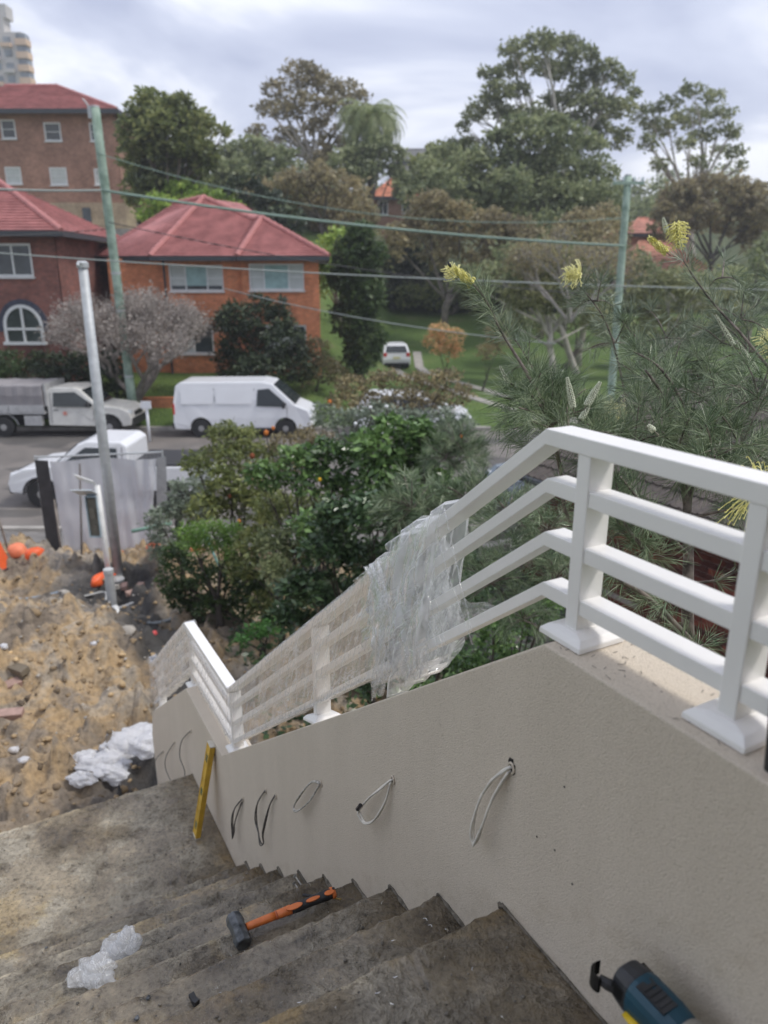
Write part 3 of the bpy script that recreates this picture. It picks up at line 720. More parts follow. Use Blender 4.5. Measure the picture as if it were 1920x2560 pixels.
# ------------------------------------------------------------------ cables sticking out of the wall
M_cabw = mat('white_cable', (.68, .65, .58), .5, .15, 40); M_cabd = mat('dirty_dark_cable', (.055, .052, .048), .5, .3, 60, col2=(.16, .15, .14)); M_hole = MATS['hole_black']
M_cabg = mat('dusty_grey_cable', (.42, .40, .36), .55, .5, 90)
def spline(pts, n=8):
    out = []; P = [pts[0]] + pts + [pts[-1]]
    for i in range(1, len(P) - 2):
        for k in range(n):
            t = k / n; a, b, c, d = (np.array(P[i + j]) for j in (-1, 0, 1, 2))
            out.append(tuple(.5 * ((2 * b) + (c - a) * t + (2 * a - 5 * b + 4 * c - d) * t * t + (3 * b - a - 3 * c + d) * t ** 3)))
    return out + [tuple(pts[-1])]
def cable(path, m, label, hole=.010, r=.0029, bulge=.022, group='cable tails hanging out of the rendered wall', strands=2, holes=None):
    n0 = len(path)
    t = thing('cable_tail', label, 'cable', S(.836, path[0][0], path[0][1]), group)
    L = [0]
    for i in range(1, n0): L.append(L[-1] + math.dist(path[i], path[i - 1]))
    P3 = []
    for i, (a, z) in enumerate(path):
        k = math.sin(L[i] / L[-1] * math.pi) if holes != 1 else min(1, L[i] / L[-1] * 1.6)
        P3.append((.836 - .004 - bulge * k, a, z))
    for q in range(strands):
        off = (q - (strands - 1) / 2) * r * 2.3
        pts = [S(d + off * .6 + .002 * math.sin(i * .35 + q * 2), a + off * (1 if q else -1) * .8, z + off * .5) for i, (d, a, z) in enumerate(spline(P3))]
        pts[0] = S(.838, path[0][0], path[0][1])
        mb = MB(); mb.tube(pts, r, 8); obj('strand', mb, m, t, smooth=True)
    for (a, z) in ([path[0]] if hole else []) + ([path[-1]] if holes == 2 else []):
        mb = MB(); P = []
        for k in range(14):
            an = k * 2 * math.pi / 14; rr = hole * (1 + .35 * rnd.uniform(-1, 1)); P.append(S(.8364, a + rr * math.cos(an) * .7, z + rr * math.sin(an) * 1.3))
        mb.prism(P, -RT * .0012); obj('wall_hole', mb, M_hole, t)
        mb = MB(); mb.tube([S(.8345, a + .010 * math.cos(k * .6) * .8, z - .002 + .012 * math.sin(k * .6)) for k in range(8)], .0028, 6); obj('chipped_rim', mb, M_render, t)
    return t
cable([(0.990, 4.462), (1.010, 4.437), (1.034, 4.401), (1.060, 4.341), (1.076, 4.255), (1.071, 4.224), (1.062, 4.228), (1.047, 4.279), (1.022, 4.368), (0.990, 4.452)], M_cabw, 'long pale cable loop hanging from the largest hole nearest the camera', hole=.014)
t = cable([(1.476, 4.108), (1.530, 4.040), (1.579, 3.98), (1.624, 3.916), (1.629, 3.893), (1.595, 3.885), (1.537, 3.940), (1.496, 4.023), (1.478, 4.096)], M_cabw, 'white cable loop bound with black tape, second from the large hole', hole=.008)
mb = MB(); mb.tube([S(.80, 1.603, 3.948), S(.797, 1.617, 3.925)], .0065, 8); obj('black_tape', mb, mat('black_tape', (.03, .03, .035), .35), t)
cable([(1.976, 3.759), (2.035, 3.724), (2.129, 3.60), (2.178, 3.525), (2.140, 3.535), (2.04, 3.648), (1.981, 3.745)], M_cabg, 'small rounded grey cable loop between the taped loop and the forked one', hole=.007)
cable([(2.578, 3.316), (2.653, 3.204), (2.675, 3.102), (2.64, 3.054), (2.611, 3.018), (2.575, 3.055), (2.569, 3.117), (2.509, 3.283), (2.453, 3.375)], M_cabd, 'dark forked cable joining two holes in a V above the lowest steps', hole=.008, holes=2)
cable([(2.938, 3.021), (3.030, 2.905), (3.075, 2.80), (3.085, 2.69), (3.060, 2.735), (3.040, 2.813), (2.945, 2.995)], M_cabd, 'short dark cable hook hanging nearest the yellow level on its right', hole=.006)
cable([(3.957, 2.799), (4.15, 2.62), (4.20, 2.47), (4.10, 2.42), (4.17, 2.27)], M_cabd, 'wavy dark cable on the far lower wall, nearest the yellow level', hole=.006, strands=1, bulge=.03, holes=1)
cable([(4.513, 2.379), (4.72, 2.15), (4.76, 2.02), (4.60, 2.00)], M_cabd, 'curved dark cable in the middle of the far lower wall', hole=.006, strands=1, bulge=.03, holes=1)
cable([(4.995, 2.005), (5.24, 1.78), (5.33, 1.56), (5.20, 1.45)], M_cabd, 'long dark cable curving down beside the far end of the lower wall', hole=.006, strands=1, bulge=.03, holes=1)
# ------------------------------------------------------------------ tools and litter on the stairs
M_black = mat('black_rubber', (.022, .022, .024), .5, .2, 60, .15, 120, .002)
M_orange = mat('orange_handle', (.62, .16, .035), .4, .12, 40, .05, 200, .001)
M_iron = mat('scuffed_iron', (.03, .036, .042), .4, .25, 35, .3, 90, .002, metal=.3, col2=(.15, .16, .17))
zt4 = NOSE_Z[3] + .004
hm = thing('club_hammer', 'short club hammer with orange and black grip lying on a wet step', 'hammer', S(.45, 1.70, zt4))
a0 = Vector((.448, 1.692, zt4 + .028)); a1 = Vector((.748, 1.684, zt4 + .030))
def H(t, side=0, up=0): p = a0.lerp(a1, t); return S(p.x, p.y + side, p.z + up)
hx = (H(1) - H(0)).normalized()
mb = MB()
prof = [(-.052, .018), (-.050, .022), (-.030, .0245), (-.012, .022), (.012, .022), (.030, .0245), (.050, .022), (.052, .018)]
side = FW.copy()
tilt = (side + Vector((0, 0, .10))).normalized()
ctr = H(-.02, 0, .0)
mb._lathe(ctr, tilt, [(h, r * 1.1) for h, r in prof], 8)
o = obj('head', mb, M_iron, hm, bevel=.0025)
def grip(t0, t1, prof, m, nm, n=14, flat=.78):
    mb = MB(); pts = [H(t0 + (t1 - t0) * i / (len(prof) - 1)) for i in range(len(prof))]
    mb.tube(pts, prof, n, flat=flat); return obj(nm, mb, m, hm, smooth=True)
grip(.06, .36, [.0125, .0125, .013, .0135, .0135], M_orange, 'shaft')
grip(.355, .372, [.0145, .0150, .0145], mat('orange_ring', (.45, .10, .03), .4), 'collar')
grip(.36, .56, [.0140, .0148, .0155, .0160], M_orange, 'shaft')
grip(.52, .97, [.0163, .0172, .0165, .0158, .0165, .0178, .0185, .0170], M_black, 'rubber_grip')
grip(.955, 1.0, [.0188, .0200, .0195, .0150], M_orange, 'butt')
# orange inlays standing proud of the black grip
for t_, w_, h_ in ((.55, .16, .011), (.75, .14, .008), (.93, .10, .010)):
    mb = MB(); c = H(t_, -.006, .0105)
    P = [c + hx * math.cos(k * math.pi / 8) * .15 * w_ * 1.1 + (FW * math.sin(k * math.pi / 8) * h_) for k in range(16)]
    mb.prism(P, Vector((0, 0, .0045)) - FW * .001); obj('grip_inlay', mb, M_orange, hm, bevel=.0015)
mb = MB(); mb._lathe(H(.985, 0, .0125), (0, 0, 1), [(0, .0045), (.004, .0045)], 12); obj('lanyard_hole', mb, M_black, hm)

M_steel = mat('dull_steel', (.30, .29, .27), .35, .25, 40, .1, 90, .002, metal=.8)
db = thing('drill_bit', 'long masonry drill bit with brass coloured flute lying behind the hammer grip', 'drill bit', S(.70, 1.73, zt4))
p0 = S(.663, 1.740, zt4 + .010); p1 = S(.762, 1.668, zt4 + .008)
mb = MB(); mb.tube([p0, p0.lerp(p1, .42)], .0045, 10); obj('shank', mb, M_black, db, smooth=False)
mb = MB()
for k in range(2): mb.tube([p0.lerp(p1, .42 + .58 * i / 30) + (Vector((0, 0, 1)) * math.cos(i * .8 + k * math.pi) + RT * math.sin(i * .8 + k * math.pi)) * .0022 for i in range(31)], .0017, 6)
obj('flute', mb, mat('brassy_steel', (.50, .38, .16), .3, .2, 40, metal=.9), db, smooth=True)
for k, lb in ((0, 'long screw with a hex head leaning in the step corner against the wall'), (1, 'second long bolt lying beside the hex headed screw in the step corner')):
    z = NOSE_Z[6 - 1] + .007
    sc = thing('long_screw', lb, 'screw', S(.80, 2.1, z), 'long screws in the step corner')
    q0 = S(.815 - .014 * k, 2.06 + .02 * k, NOSE_Z[5] + .014 + .02 * (1 - k)); q1 = S(.824 - .016 * k, 1.985, NOSE_Z[5] + .008)
    q0 = S(.806 - .016 * k, 2.185 - .03 * k, NOSE_Z[5] + .018); 
    mb = MB(); mb.tube([q1, q0], .0035, 8); obj('shank', mb, M_steel, sc)
    mb = MB(); mb._lathe(q0, (q0 - q1).normalized(), [(-.004, .006), (0, .009), (.003, .009), (.004, .006)], 6); obj('head', mb, M_steel, sc)

# crumpled plastic
def bagmat(name, c, al):
    m = bpy.data.materials.new(name); nt, n, l, b, out = nodes_of(m)
    b.inputs['Base Color'].default_value = (*c, 1); b.inputs['Roughness'].default_value = .25
    tr = n.new('ShaderNodeBsdfTransparent'); tl = n.new('ShaderNodeBsdfTranslucent'); tl.inputs['Color'].default_value = (*c, 1)
    m0 = n.new('ShaderNodeMixShader'); m0.inputs[0].default_value = .35; l.new(b.outputs[0], m0.inputs[1]); l.new(tl.outputs[0], m0.inputs[2])
    m1 = n.new('ShaderNodeMixShader'); m1.inputs[0].default_value = al; l.new(tr.outputs[0], m1.inputs[1]); l.new(m0.outputs[0], m1.inputs[2])
    bump(n, l, b, texnoise(n, l, 30, 4, .6, dist=1.5), 1.0, .02); l.new(m1.outputs[0], out.inputs[0]); return m
M_bag = bagmat('crumpled_clear_plastic', (.86, .85, .82), .50); M_bagw = bagmat('white_plastic', (.90, .90, .92), .96)
def crumple(name, label, lobes, m, ground, seed, fold=.35, sub=5, group=None, base=None):
    """ellipsoid lobes (centre, radii) pushed about into sharp folds"""
    c = Vector(base)
    t = thing(name, label, 'plastic bag' if 'bag' in name else 'plastic sheet', c, group)
    cr_ = random.Random(seed); creases = []
    for _ in lobes:
        creases.append([(Vector((cr_.gauss(0, 1), cr_.gauss(0, 1), cr_.gauss(0, 1))).normalized(), fq * cr_.uniform(.8, 1.2), cr_.random(), am) for fq, am in ((.8, .5), (1.0, .45), (1.3, .4), (1.8, .28), (2.3, .22), (3.1, .15), (4.4, .09), (5.5, .07))])
    for i, (p, r) in enumerate(lobes):
        bm = bmesh.new(); bmesh.ops.create_icosphere(bm, subdivisions=sub, radius=1)
        for v in bm.verts:
            d = v.co.normalized(); k = 1.0
            for (dr, fq, ph, am) in creases[i]: k += fold * am * (abs(((d.dot(dr) * fq + ph) % 1.0) * 2 - 1) - .5)
            k = max(.35, k * (1 + .25 * noise.noise(d * 1.5 + Vector((seed + i, 0, 0)))))
            v.co = Vector(p) + Vector((d.x * r[0], d.y * r[1], d.z * r[2])) * k
            g_ = ground(v.co); 
            if v.co.z < g_: v.co.z = g_ + .002 + (v.co.z - g_) * .03
        mb = MB(); mb.add([v.co[:] for v in bm.verts], [[v.index for v in f.verts] for f in bm.faces]); bm.free()
        o = obj('fold', mb, m, t, smooth=True)
        if m is M_bunch: fold_attr(o, [((v.co.x + v.co.z) * 26 + i * 3, (v.co.y - v.co.z) * 17, v.co.z * 20) for v in o.data.vertices])
    return t
def zf(p):
    a = p.dot(FW)
    for i in range(8):
        if a < NOSE_S[i] + .003: return NOSE_Z[i] + .003
    return Z_LAND
crumple('plastic_bag', 'crumpled dirty clear plastic bag drooping over the edge of a step', [
    (Zp(262, 2042, 3.215), (.055, .045, .036)), (Zp(275, 2035, 3.22), (.040, .035, .042)), (Zp(238, 2062, 3.215), (.045, .05, .035)), (Zp(208, 2088, 3.41), (.050, .035, .030)), (Zp(180, 2108, 3.40), (.045, .035, .022)), (Zp(215, 2122, 3.395), (.042, .03, .024))],
    M_bunch, zf, 3, .5, 4, base=Zp(215, 2100, 3.38))
gd = lambda p: float(dirt_z(np.array(p.x), np.array(p.y))) - .02
def dz(x, y): return float(dirt_z(np.array(float(x)), np.array(float(y))))
# yellow level leaning on the wall
M_yel = mat('yellow_paint', (.60, .36, .03), .4, .25, 14, .1, 120, .002, col2=(.68, .43, .05)); M_endcap = mat('pale_endcap', (.55, .52, .45), .6)
lv = thing('spirit_level', 'dusty yellow spirit level standing on the landing, leaning against the wall', 'level', S(.70, 3.50, Z_LAND))
b0 = S(.712, 3.47, Z_LAND + .012); b1 = S(.822, 3.425, 3.03)
ax = (b1 - b0).normalized(); u_ = FW.cross(ax).normalized(); w_ = ax.cross(u_)
def bar(mb, p, q, hu, hw):
    P = [p - u_ * hu - w_ * hw, p + u_ * hu - w_ * hw, p + u_ * hu + w_ * hw, p - u_ * hu + w_ * hw]
    return mb.hexa(P + [x + (q - p) for x in P])
L_ = (b1 - b0).length
mb = MB(); bar(mb, b0, b1, .0125, .024); obj('web', mb, M_yel, lv, bevel=.002)
mb = MB()
for sgn in (-1, 1): bar(mb, b0 + w_ * .0255 * sgn, b1 + w_ * .0255 * sgn, .0145, .004)
obj('edge_rail', mb, M_yel, lv, bevel=.001)
for e_, s_ in ((b0, -1), (b1, 1)):
    mb = MB(); bar(mb, e_, e_ + ax * .007 * s_, .0145, .030); obj('end_cap', mb, M_endcap, lv, bevel=.002)
for f in (.12, .5, .86):
    mb = MB(); c = b0.lerp(b1, f); bar(mb, c - ax * .022, c + ax * .022, .0138, .015); obj('vial_window', mb, mat('vial_dark', (.10, .12, .04), .2), lv, bevel=.002)
# metal swarf, screws, grit on the treads
M_swarf = mat('bright_swarf', (.75, .74, .70), .25, .1, 50, metal=.9)
def tread_of(s_):
    for i, a in enumerate(NOSE_S):
        if s_ < a: return NOSE_Z[i]
    return Z_LAND
mb = MB()
for _ in range(110):
    s_ = rnd.uniform(.75, 1.75) if rnd.random() < .8 else rnd.uniform(1.7, 3); d_ = rnd.uniform(.30, .80) if rnd.random() < .75 else rnd.uniform(-.1, .6); z = tread_of(s_) + .006
    an = rnd.uniform(0, 6.3); Lh = rnd.uniform(.003, .014); cv = rnd.uniform(-1.6, 1.6)
    mb.tube([S(d_ + Lh * math.cos(an + cv * k / 4) * k / 4, s_ + Lh * math.sin(an + cv * k / 4) * k / 4, z + .002 * math.sin(k)) for k in range(5)], .0007, 4)
o = obj('metal_swarf', mb, M_swarf, kind='stuff')
P = []
for _ in range(520):
    s_ = rnd.uniform(.7, 4.0); d_ = rnd.uniform(-.5, .81); P.append(tuple(S(d_, s_, tread_of(s_) + .004)))
for _ in range(260):
    i = rnd.randrange(9); s_ = NOSE_S[i] - .2457 + rnd.uniform(.0, .03) if i else 0.8; d_ = rnd.uniform(-.3, .82); P.append(tuple(S(d_, max(s_, .5), tread_of(s_) + .003)))
obj('grit', stones(np.array(P), rng.uniform(.0012, .0052, len(P)) ** 1.0), mat('dark_grit', (.10, .09, .075), .8, .3, 50, island=.5, col2=(.2, .18, .15)), kind='stuff')
# small countable bits
def bit(name, label, cat, loc, mbf, m, group=None):
    mb = MB(); mbf(mb); o = obj(name, mb, m, loc=loc, smooth=False); return tag(o, label, cat, group)
c = S(.455, 1.06, NOSE_Z[1] + .01)
tb = thing('black_plug', 'small black hollow plug standing on the second step from the camera', 'plug', c)
mb = MB(); mb._lathe(c, (0.2, .1, 1), [(-.006, .008), (.004, .010), (.012, .011), (.016, .0095)], 12); obj('body', mb, M_black, tb)
mb = MB(); mb._lathe(c + Vector((.004, .002, .0155)), (0.2, .1, 1), [(0, .006), (.0018, .006)], 12); obj('bore', mb, mat('bore_dark', (.008, .008, .008), .9), tb)
c = S(.245, 1.40, NOSE_Z[2] + .010); mb = MB(); mb.box(c, (.030, .014, .012), Matrix.Rotation(-.9, 3, 'Z') @ Matrix.Rotation(.3, 3, 'Y')); mb.box(c + Vector((.008, -.010, .004)), (.012, .014, .014), Matrix.Rotation(-.6, 3, 'Z'))
tag(obj('plastic_fragment', mb, M_black, loc=c, bevel=.0015), 'broken black plastic fragment lying in the middle of a wet step', 'debris')
c = S(.66, 1.36, NOSE_Z[2] + .008); mb = MB(); mb.tube([S(.63, 1.365, NOSE_Z[2] + .009), S(.655, 1.37, NOSE_Z[2] + .011), S(.692, 1.40, NOSE_Z[2] + .010)], [.004, .006, .005], 6, flat=.5)
tag(obj('cement_flake', mb, M_mortar, loc=c), 'curled cement flake at the wall end of the third step', 'debris')
for d_, s_ in ((.115, 1.42), (.15, 1.46), (.37, .92), (.07, 1.62), (-.08, 2.7), (.30, 2.05)):
    c = S(d_, s_, tread_of(s_) + .006); o = obj('pebble', stones(np.zeros((1, 3)), [.0075], .8), M_iron, loc=c, local=True); tag(o, 'small dark pebble sitting on the wet concrete steps', 'pebble', 'dark pebbles on the steps')

# cordless drill standing on its battery beside the wall
M_teal = mat('teal_plastic', (.006, .050, .080), .4, .1, 30, .05, 200, .001); M_dkp = mat('dark_grey_plastic', (.028, .03, .034), .45, .2, 40, .1, 150, .001)
M_gear = mat('cast_alloy', (.42, .42, .41), .32, .15, 40, .15, 90, .002, metal=.85)
zc = 4.345; dc = .755
drl = thing('cordless_drill', 'teal and black cordless impact driver with silver gear case standing by the wall', 'power tool', S(dc, .58, 4.112))
bx0 = S(dc + .008, .606, zc + .004); bx1 = S(dc + .010, .408, zc)
ax = (bx1 - bx0).normalized(); sx = RT.copy()
def dpt(t, r=0, u=0): return bx0.lerp(bx1, t) + RT * r + Vector((0, 0, u))
def hull(st, n=20, sq=.75):
    mb = MB(); V = []
    for (t, rw, rh, u) in st:
        for k in range(n):
            a = 2 * math.pi * k / n; ca, sa = math.cos(a), math.sin(a)
            ca = math.copysign(abs(ca) ** sq, ca); sa = math.copysign(abs(sa) ** sq, sa)
            V.append(dpt(t, rw * ca, u + rh * sa))
    F = [(i * n + k, i * n + (k + 1) % n, (i + 1) * n + (k + 1) % n, (i + 1) * n + k) for i in range(len(st) - 1) for k in range(n)]
    F += [tuple(range(n)), tuple((len(st) - 1) * n + n - 1 - k for k in range(n))]
    mb.add(V, F); return mb
obj('rear_housing', hull([(0, .022, .024, 0), (.02, .029, .031, 0), (.14, .033, .035, 0), (.17, .033, .035, 0)]), M_dkp, drl, smooth=False, bevel=.002)
obj('motor_housing', hull([(.16, .0325, .0345, 0), (.20, .034, .036, 0), (.44, .034, .036, 0), (.56, .031, .034, 0), (.60, .029, .032, 0)]), M_teal, drl, smooth=False, bevel=.002)
obj('gear_case', hull([(.585, .033, .035, 0), (.61, .035, .037, 0), (.66, .034, .036, 0), (.72, .029, .031, 0), (.84, .024, .026, 0), (.93, .017, .019, 0), (.95, .012, .013, 0)], 24, 1), M_gear, drl, smooth=True)
obj('collar', hull([(.94, .011, .011, 0), (1.08, .011, .011, 0), (1.1, .009, .009, 0)], 14, 1), M_black, drl, smooth=True)
mb = MB()
for k in range(4):
    c = dpt(.27 + .05 * k, -.006, .0355); mb.box(c, (.026, .006, .004), Matrix.Rotation(-AZ, 3, 'Z') if False else Matrix.Rotation(R(28.7), 3, 'Z'))
mb.box(dpt(.345, -.006, .0345), (.030, .052, .003), Matrix.Rotation(R(28.7), 3, 'Z')); obj('top_vent', mb, M_dkp, drl)
for sg in (-1, 1):
    for k in range(5):
        mb = MB(); mb.box(dpt(.05 + .022 * k, sg * .0325, .006), (.004, .0025, .022), Matrix.Rotation(R(28.7), 3, 'Z')); obj('vent_slot', mb, mat('slot_black', (.006, .006, .006), .8), drl)
mb = MB(); mb.tube([dpt(.20, -.0335, -.014), dpt(.33, -.0345, -.012), dpt(.44, -.0335, -.018)], [.008, .011, .007], 10, flat=.35); obj('side_badge', mb, mat('yellow_badge', (.62, .42, .02), .4), drl, smooth=True)
mb = MB(); hp = [dpt(.24, 0, -.02), dpt(.22, 0, -.07), dpt(.20, 0, -.12), dpt(.22, 0, -.165)]
mb.tube(hp, [.024, .021, .020, .024], 14, flat=.85); obj('handle', mb, M_dkp, drl, smooth=True)
mb = MB(); mb.tube([dpt(.36, 0, -.034), dpt(.38, 0, -.052), dpt(.355, 0, -.075)], [.010, .012, .008], 10); obj('trigger', mb, M_black, drl, smooth=True)
mb = MB(); mb.box(dpt(.24, 0, -.182), (.072, .110, .026), Matrix.Rotation(R(28.7), 3, 'Z')); obj('foot', mb, M_teal, drl, bevel=.006)
mb = MB(); mb.box(dpt(.24, 0, -.214), (.074, .116, .037), Matrix.Rotation(R(28.7), 3, 'Z')); obj('battery', mb, M_dkp, drl, bevel=.005)
mb = MB(); V = []                              # belt hook curling out behind
for k in range(12):
    a = -1.1 + 2.6 * k / 11; c = dpt(-.055, -.036, .004) + (RT * math.cos(a + 2.2) * .017 + (-ax) * math.sin(a + 2.2) * .017)
    V += [c + Vector((0, 0, .014)), c + Vector((0, 0, -.014)), c + Vector((0, 0, -.014)) + RT * .005, c + Vector((0, 0, .014)) + RT * .005]
mb.add(V, [(4 * i + j, 4 * i + (j + 1) % 4, 4 * i + 4 + (j + 1) % 4, 4 * i + 4 + j) for i in range(11) for j in range(4)])
obj('belt_hook', mb, mat('gloss_black', (.012, .012, .012), .15), drl)
mb = MB(); mb.tube([dpt(.06, -.024, .0), dpt(.0, -.034, .002), dpt(-.06, -.040, .004)], [.010, .009, .007], 8); obj('hook_arm', mb, M_black, drl)

# amber timber panel with a black rubber edge standing at the right
pn = thing('edged_panel', 'amber timber panel with black rubber edging at the right edge of view', 'panel', S(.93, .46, 4.77))
P = [(.490, 4.752), (.522, 5.06), (.50, 5.40), (.34, 5.45), (.30, 4.70)]
mb = MB(); mb.prism([S(.868, a - .016, z) for a, z in P], RT * .03); obj('board', mb, mat('amber_timber', (.38, .19, .06), .35, .25, 12, .1, 60, .003), pn)
mb = MB(); mb.tube([S(.866, a, z) for a, z in [(.30, 4.70), (.485, 4.750), (.493, 4.765), (.520, 5.06), (.50, 5.40)]], .009, 8); obj('rubber_edge', mb, M_black, pn)

# ------------------------------------------------------------------ house we stand at (behind the camera): wall and porch roof
hs = thing('home_entry', 'entry front of the house with porch roof at the head of the stairs', 'house', S(0, -2.2, 4.1))
mb = MB(); mb.box((0, 0, 0), (1, 1, 1)); 
def sbox(d0, d1, s0, s1, z0, z1):
    mb = MB(); mb.hexa([S(d0, s0, z0), S(d1, s0, z0), S(d1, s1, z0), S(d0, s1, z0), S(d0, s0, z1), S(d1, s0, z1), S(d1, s1, z1), S(d0, s1, z1)]); return mb
obj('front_wall', sbox(-4, 2.2, -2.5, -2.2, .0, 7.4), M_render, hs)
obj('porch_ceiling', sbox(-2.6, 1.2, -2.2, -.9, 6.75, 6.95), mat('ceiling_white', (.6, .6, .58), .8), hs)
obj('front_door', sbox(-.6, .35, -2.2, -2.15, 4.12, 6.2), mat('dark_door', (.08, .05, .035), .4), hs)
# ------------------------------------------------------------------ items in the yard
M_galv = mat('galvanised_steel', (.44, .46, .47), .5, .12, 9, .1, 60, .003, metal=.15)
M_pvc = mat('grey_pvc', (.52, .53, .52), .45, .08, 8); M_pvcw = mat('white_pvc', (.70, .70, .68), .45, .1, 8)
pl = thing('steel_pole', 'tall round galvanised steel service pole standing in the dug-up yard', 'pole', (-4.62, 11.95, .35))
mb = MB(); mb._lathe((-4.62, 11.95, .2), (0, 0, 1), [(0, .085), (3.0, .082), (5.40, .070)], 20); obj('shaft', mb, M_galv, pl, smooth=True)
mb = MB(); mb._lathe((-4.62, 11.95, 5.58), (0, 0, 1), [(0, .088), (.07, .088), (.10, .05)], 16); mb.tube([(-4.62, 11.95, 5.62), (-4.62, 11.8, 5.66), (-4.60, 11.70, 5.60)], .02, 8); obj('pole_cap', mb, M_galv, pl)
mb = MB(); mb.tube([(-4.74, 11.83, .3), (-4.74, 11.83, 1.0), (-4.75, 11.82, 2.15)], .048, 12); obj('conduit', mb, M_pvcw, pl, smooth=True)
mb = MB(); mb._lathe((-4.66, 11.85, .42), (0, 0, 1), [(0, .15), (.05, .17), (.10, .12)], 10); obj('base_wrap', mb, mat('white_wrap', (.62, .62, .60), .6, .2, 20, .5, 40, .01), pl)
# meter box
bx = thing('meter_box', 'open blue-grey electrical meter box fixed beside the steel pole', 'meter box', (-4.95, 11.8, 1.2))
M_box = mat('blue_grey_paint', (.36, .45, .50), .5)
def shell(mb, c, sz, t):
    x, y, z = c; a, b, h = sz
    mb.box((x - a / 2 + t / 2, y, z), (t, b, h)); mb.box((x + a / 2 - t / 2, y, z), (t, b, h)); mb.box((x, y, z + h / 2 - t / 2), (a - 2 * t, b, t)); mb.box((x, y, z - h / 2 + t / 2), (a - 2 * t, b, t)); mb.box((x, y + b / 2 - t / 2, z), (a - 2 * t, t, h - 2 * t))
mb = MB(); shell(mb, (-4.86, 11.86, 1.62), (.20, .22, .72), .015); obj('cabinet', mb, M_box, bx)
mb = MB(); mb.box((-4.86, 11.86, 1.60), (.168, .12, .66)); mb.box((-4.87, 11.79, 1.68), (.09, .03, .2)); mb.box((-4.84, 11.79, 1.42), (.06, .03, .12)); obj('meter_board', mb, mat('meter_brown', (.15, .14, .11), .6), bx)
mb = MB(); mb.box((-4.92, 11.72, 2.06), (.34, .38, .015), Matrix.Rotation(R(-28), 3, 'X')); obj('raised_lid', mb, mat('pale_lid', (.60, .66, .70), .4), bx)
mb = MB(); mb.box((-4.90, 11.74, 2.27), (.30, .30, .02), Matrix.Rotation(R(20), 3, 'Y') @ Matrix.Rotation(R(-30), 3, 'X')); obj('flap', mb, M_pvcw, bx)
# shade-cloth fence panel
def clothmat():
    m = bpy.data.materials.new('shade_cloth'); nt, n, l, b, out = nodes_of(m)
    b.inputs['Base Color'].default_value = (.60, .61, .64, 1); b.inputs['Roughness'].default_value = .6
    tl = n.new('ShaderNodeBsdfTranslucent'); tl.inputs['Color'].default_value = (.70, .71, .74, 1); tr = n.new('ShaderNodeBsdfTransparent')
    m0 = n.new('ShaderNodeMixShader'); m0.inputs[0].default_value = .3; l.new(b.outputs[0], m0.inputs[1]); l.new(tl.outputs[0], m0.inputs[2])
    m1 = n.new('ShaderNodeMixShader'); l.new(ramp(n, l, texnoise(n, l, 1.2, 3), [(.3, (.86, .86, .86)), (.7, (.98, .98, .98))]), m1.inputs[0]); l.new(tr.outputs[0], m1.inputs[1]); l.new(m0.outputs[0], m1.inputs[2])
    l.new(m1.outputs[0], out.inputs[0]); return m
M_cloth = clothmat(); M_clothd = mat('dark_shade_cloth', (.035, .035, .038), .8, .2, 8)
fn = thing('temporary_fence', 'temporary wire fence panel hung with grey shade cloth', 'fence', (-5.4, 13.55, .3))
fA, fB = Vector((-6.50, 13.45, .30)), Vector((-4.20, 13.7, .34)); fu = (fB - fA); fn_ = Vector((fu.y, -fu.x, 0)).normalized()
def cloth(u0, u1, zt, zb, off, nu=60, nv=26, drape=.07, seed=0):
    V = []
    for i in range(nu + 1):
        for j in range(nv + 1):
            u = u0(j / nv) + (u1(j / nv) - u0(j / nv)) * i / nu; v = j / nv
            w = drape * (noise.noise(Vector((u * 14, v * 1.6 + u * 3, seed))) + .6 * noise.noise(Vector((u * 5, v * 4, seed + 3)))) * (1.4 if u > .62 else .6)
            p = fA + fu * u; V.append((p.x + fn_.x * (off + w), p.y + fn_.y * (off + w), zb + (zt - zb) * (1 - v) - .05 * math.sin(u * 9) * (1 - v) * .5))
    mb = MB(); mb.add(V, [(i * (nv + 1) + j, (i + 1) * (nv + 1) + j, (i + 1) * (nv + 1) + j + 1, i * (nv + 1) + j + 1) for i in range(nu) for j in range(nv)]); return mb
obj('shade_cloth', cloth(lambda v: .11 + .03 * v, lambda v: .95 - .12 * v, 2.19, .30, .03), M_cloth, fn, smooth=True)
obj('dark_cloth_strip', cloth(lambda v: .0, lambda v: .10 + .02 * v, 2.21, .22, .045, nu=6, drape=.012, seed=8), M_clothd, fn, smooth=True)
obj('dark_cloth_strip', cloth(lambda v: .955 - .05 * v, lambda v: 1.03 - .03 * v, 2.22, .9, .045, nu=5, drape=.01, seed=9), mat('grey_shade_cloth', (.30, .31, .32), .8), fn, smooth=True)
mb = MB(); mb.tube([fA + Vector((0, 0, 1.95)), fB + Vector((0, 0, 1.95))], .019, 8); obj('top_tube', mb, M_galv, fn)
mb = MB(); mb.tube([fA + Vector((0, 0, .1)), fB + Vector((0, 0, .1))], .019, 8); obj('bottom_tube', mb, M_galv, fn)
for u in (0, 1):
    mb = MB(); p = fA + fu * u; mb.tube([p, p + Vector((0, 0, 1.98))], .019, 8); obj('end_tube', mb, M_galv, fn)
mb = MB()
for i in range(1, 31):
    p = fA + fu * i / 31; mb.tube([p + Vector((0, 0, .1)), p + Vector((0, 0, 1.95))], .002, 3, caps=False)
for i in range(1, 7): mb.tube([fA + Vector((0, 0, .1 + i * .26)), fB + Vector((0, 0, .1 + i * .26))], .002, 3, caps=False)
obj('wire_mesh', mb, M_galv, fn, kind='stuff')
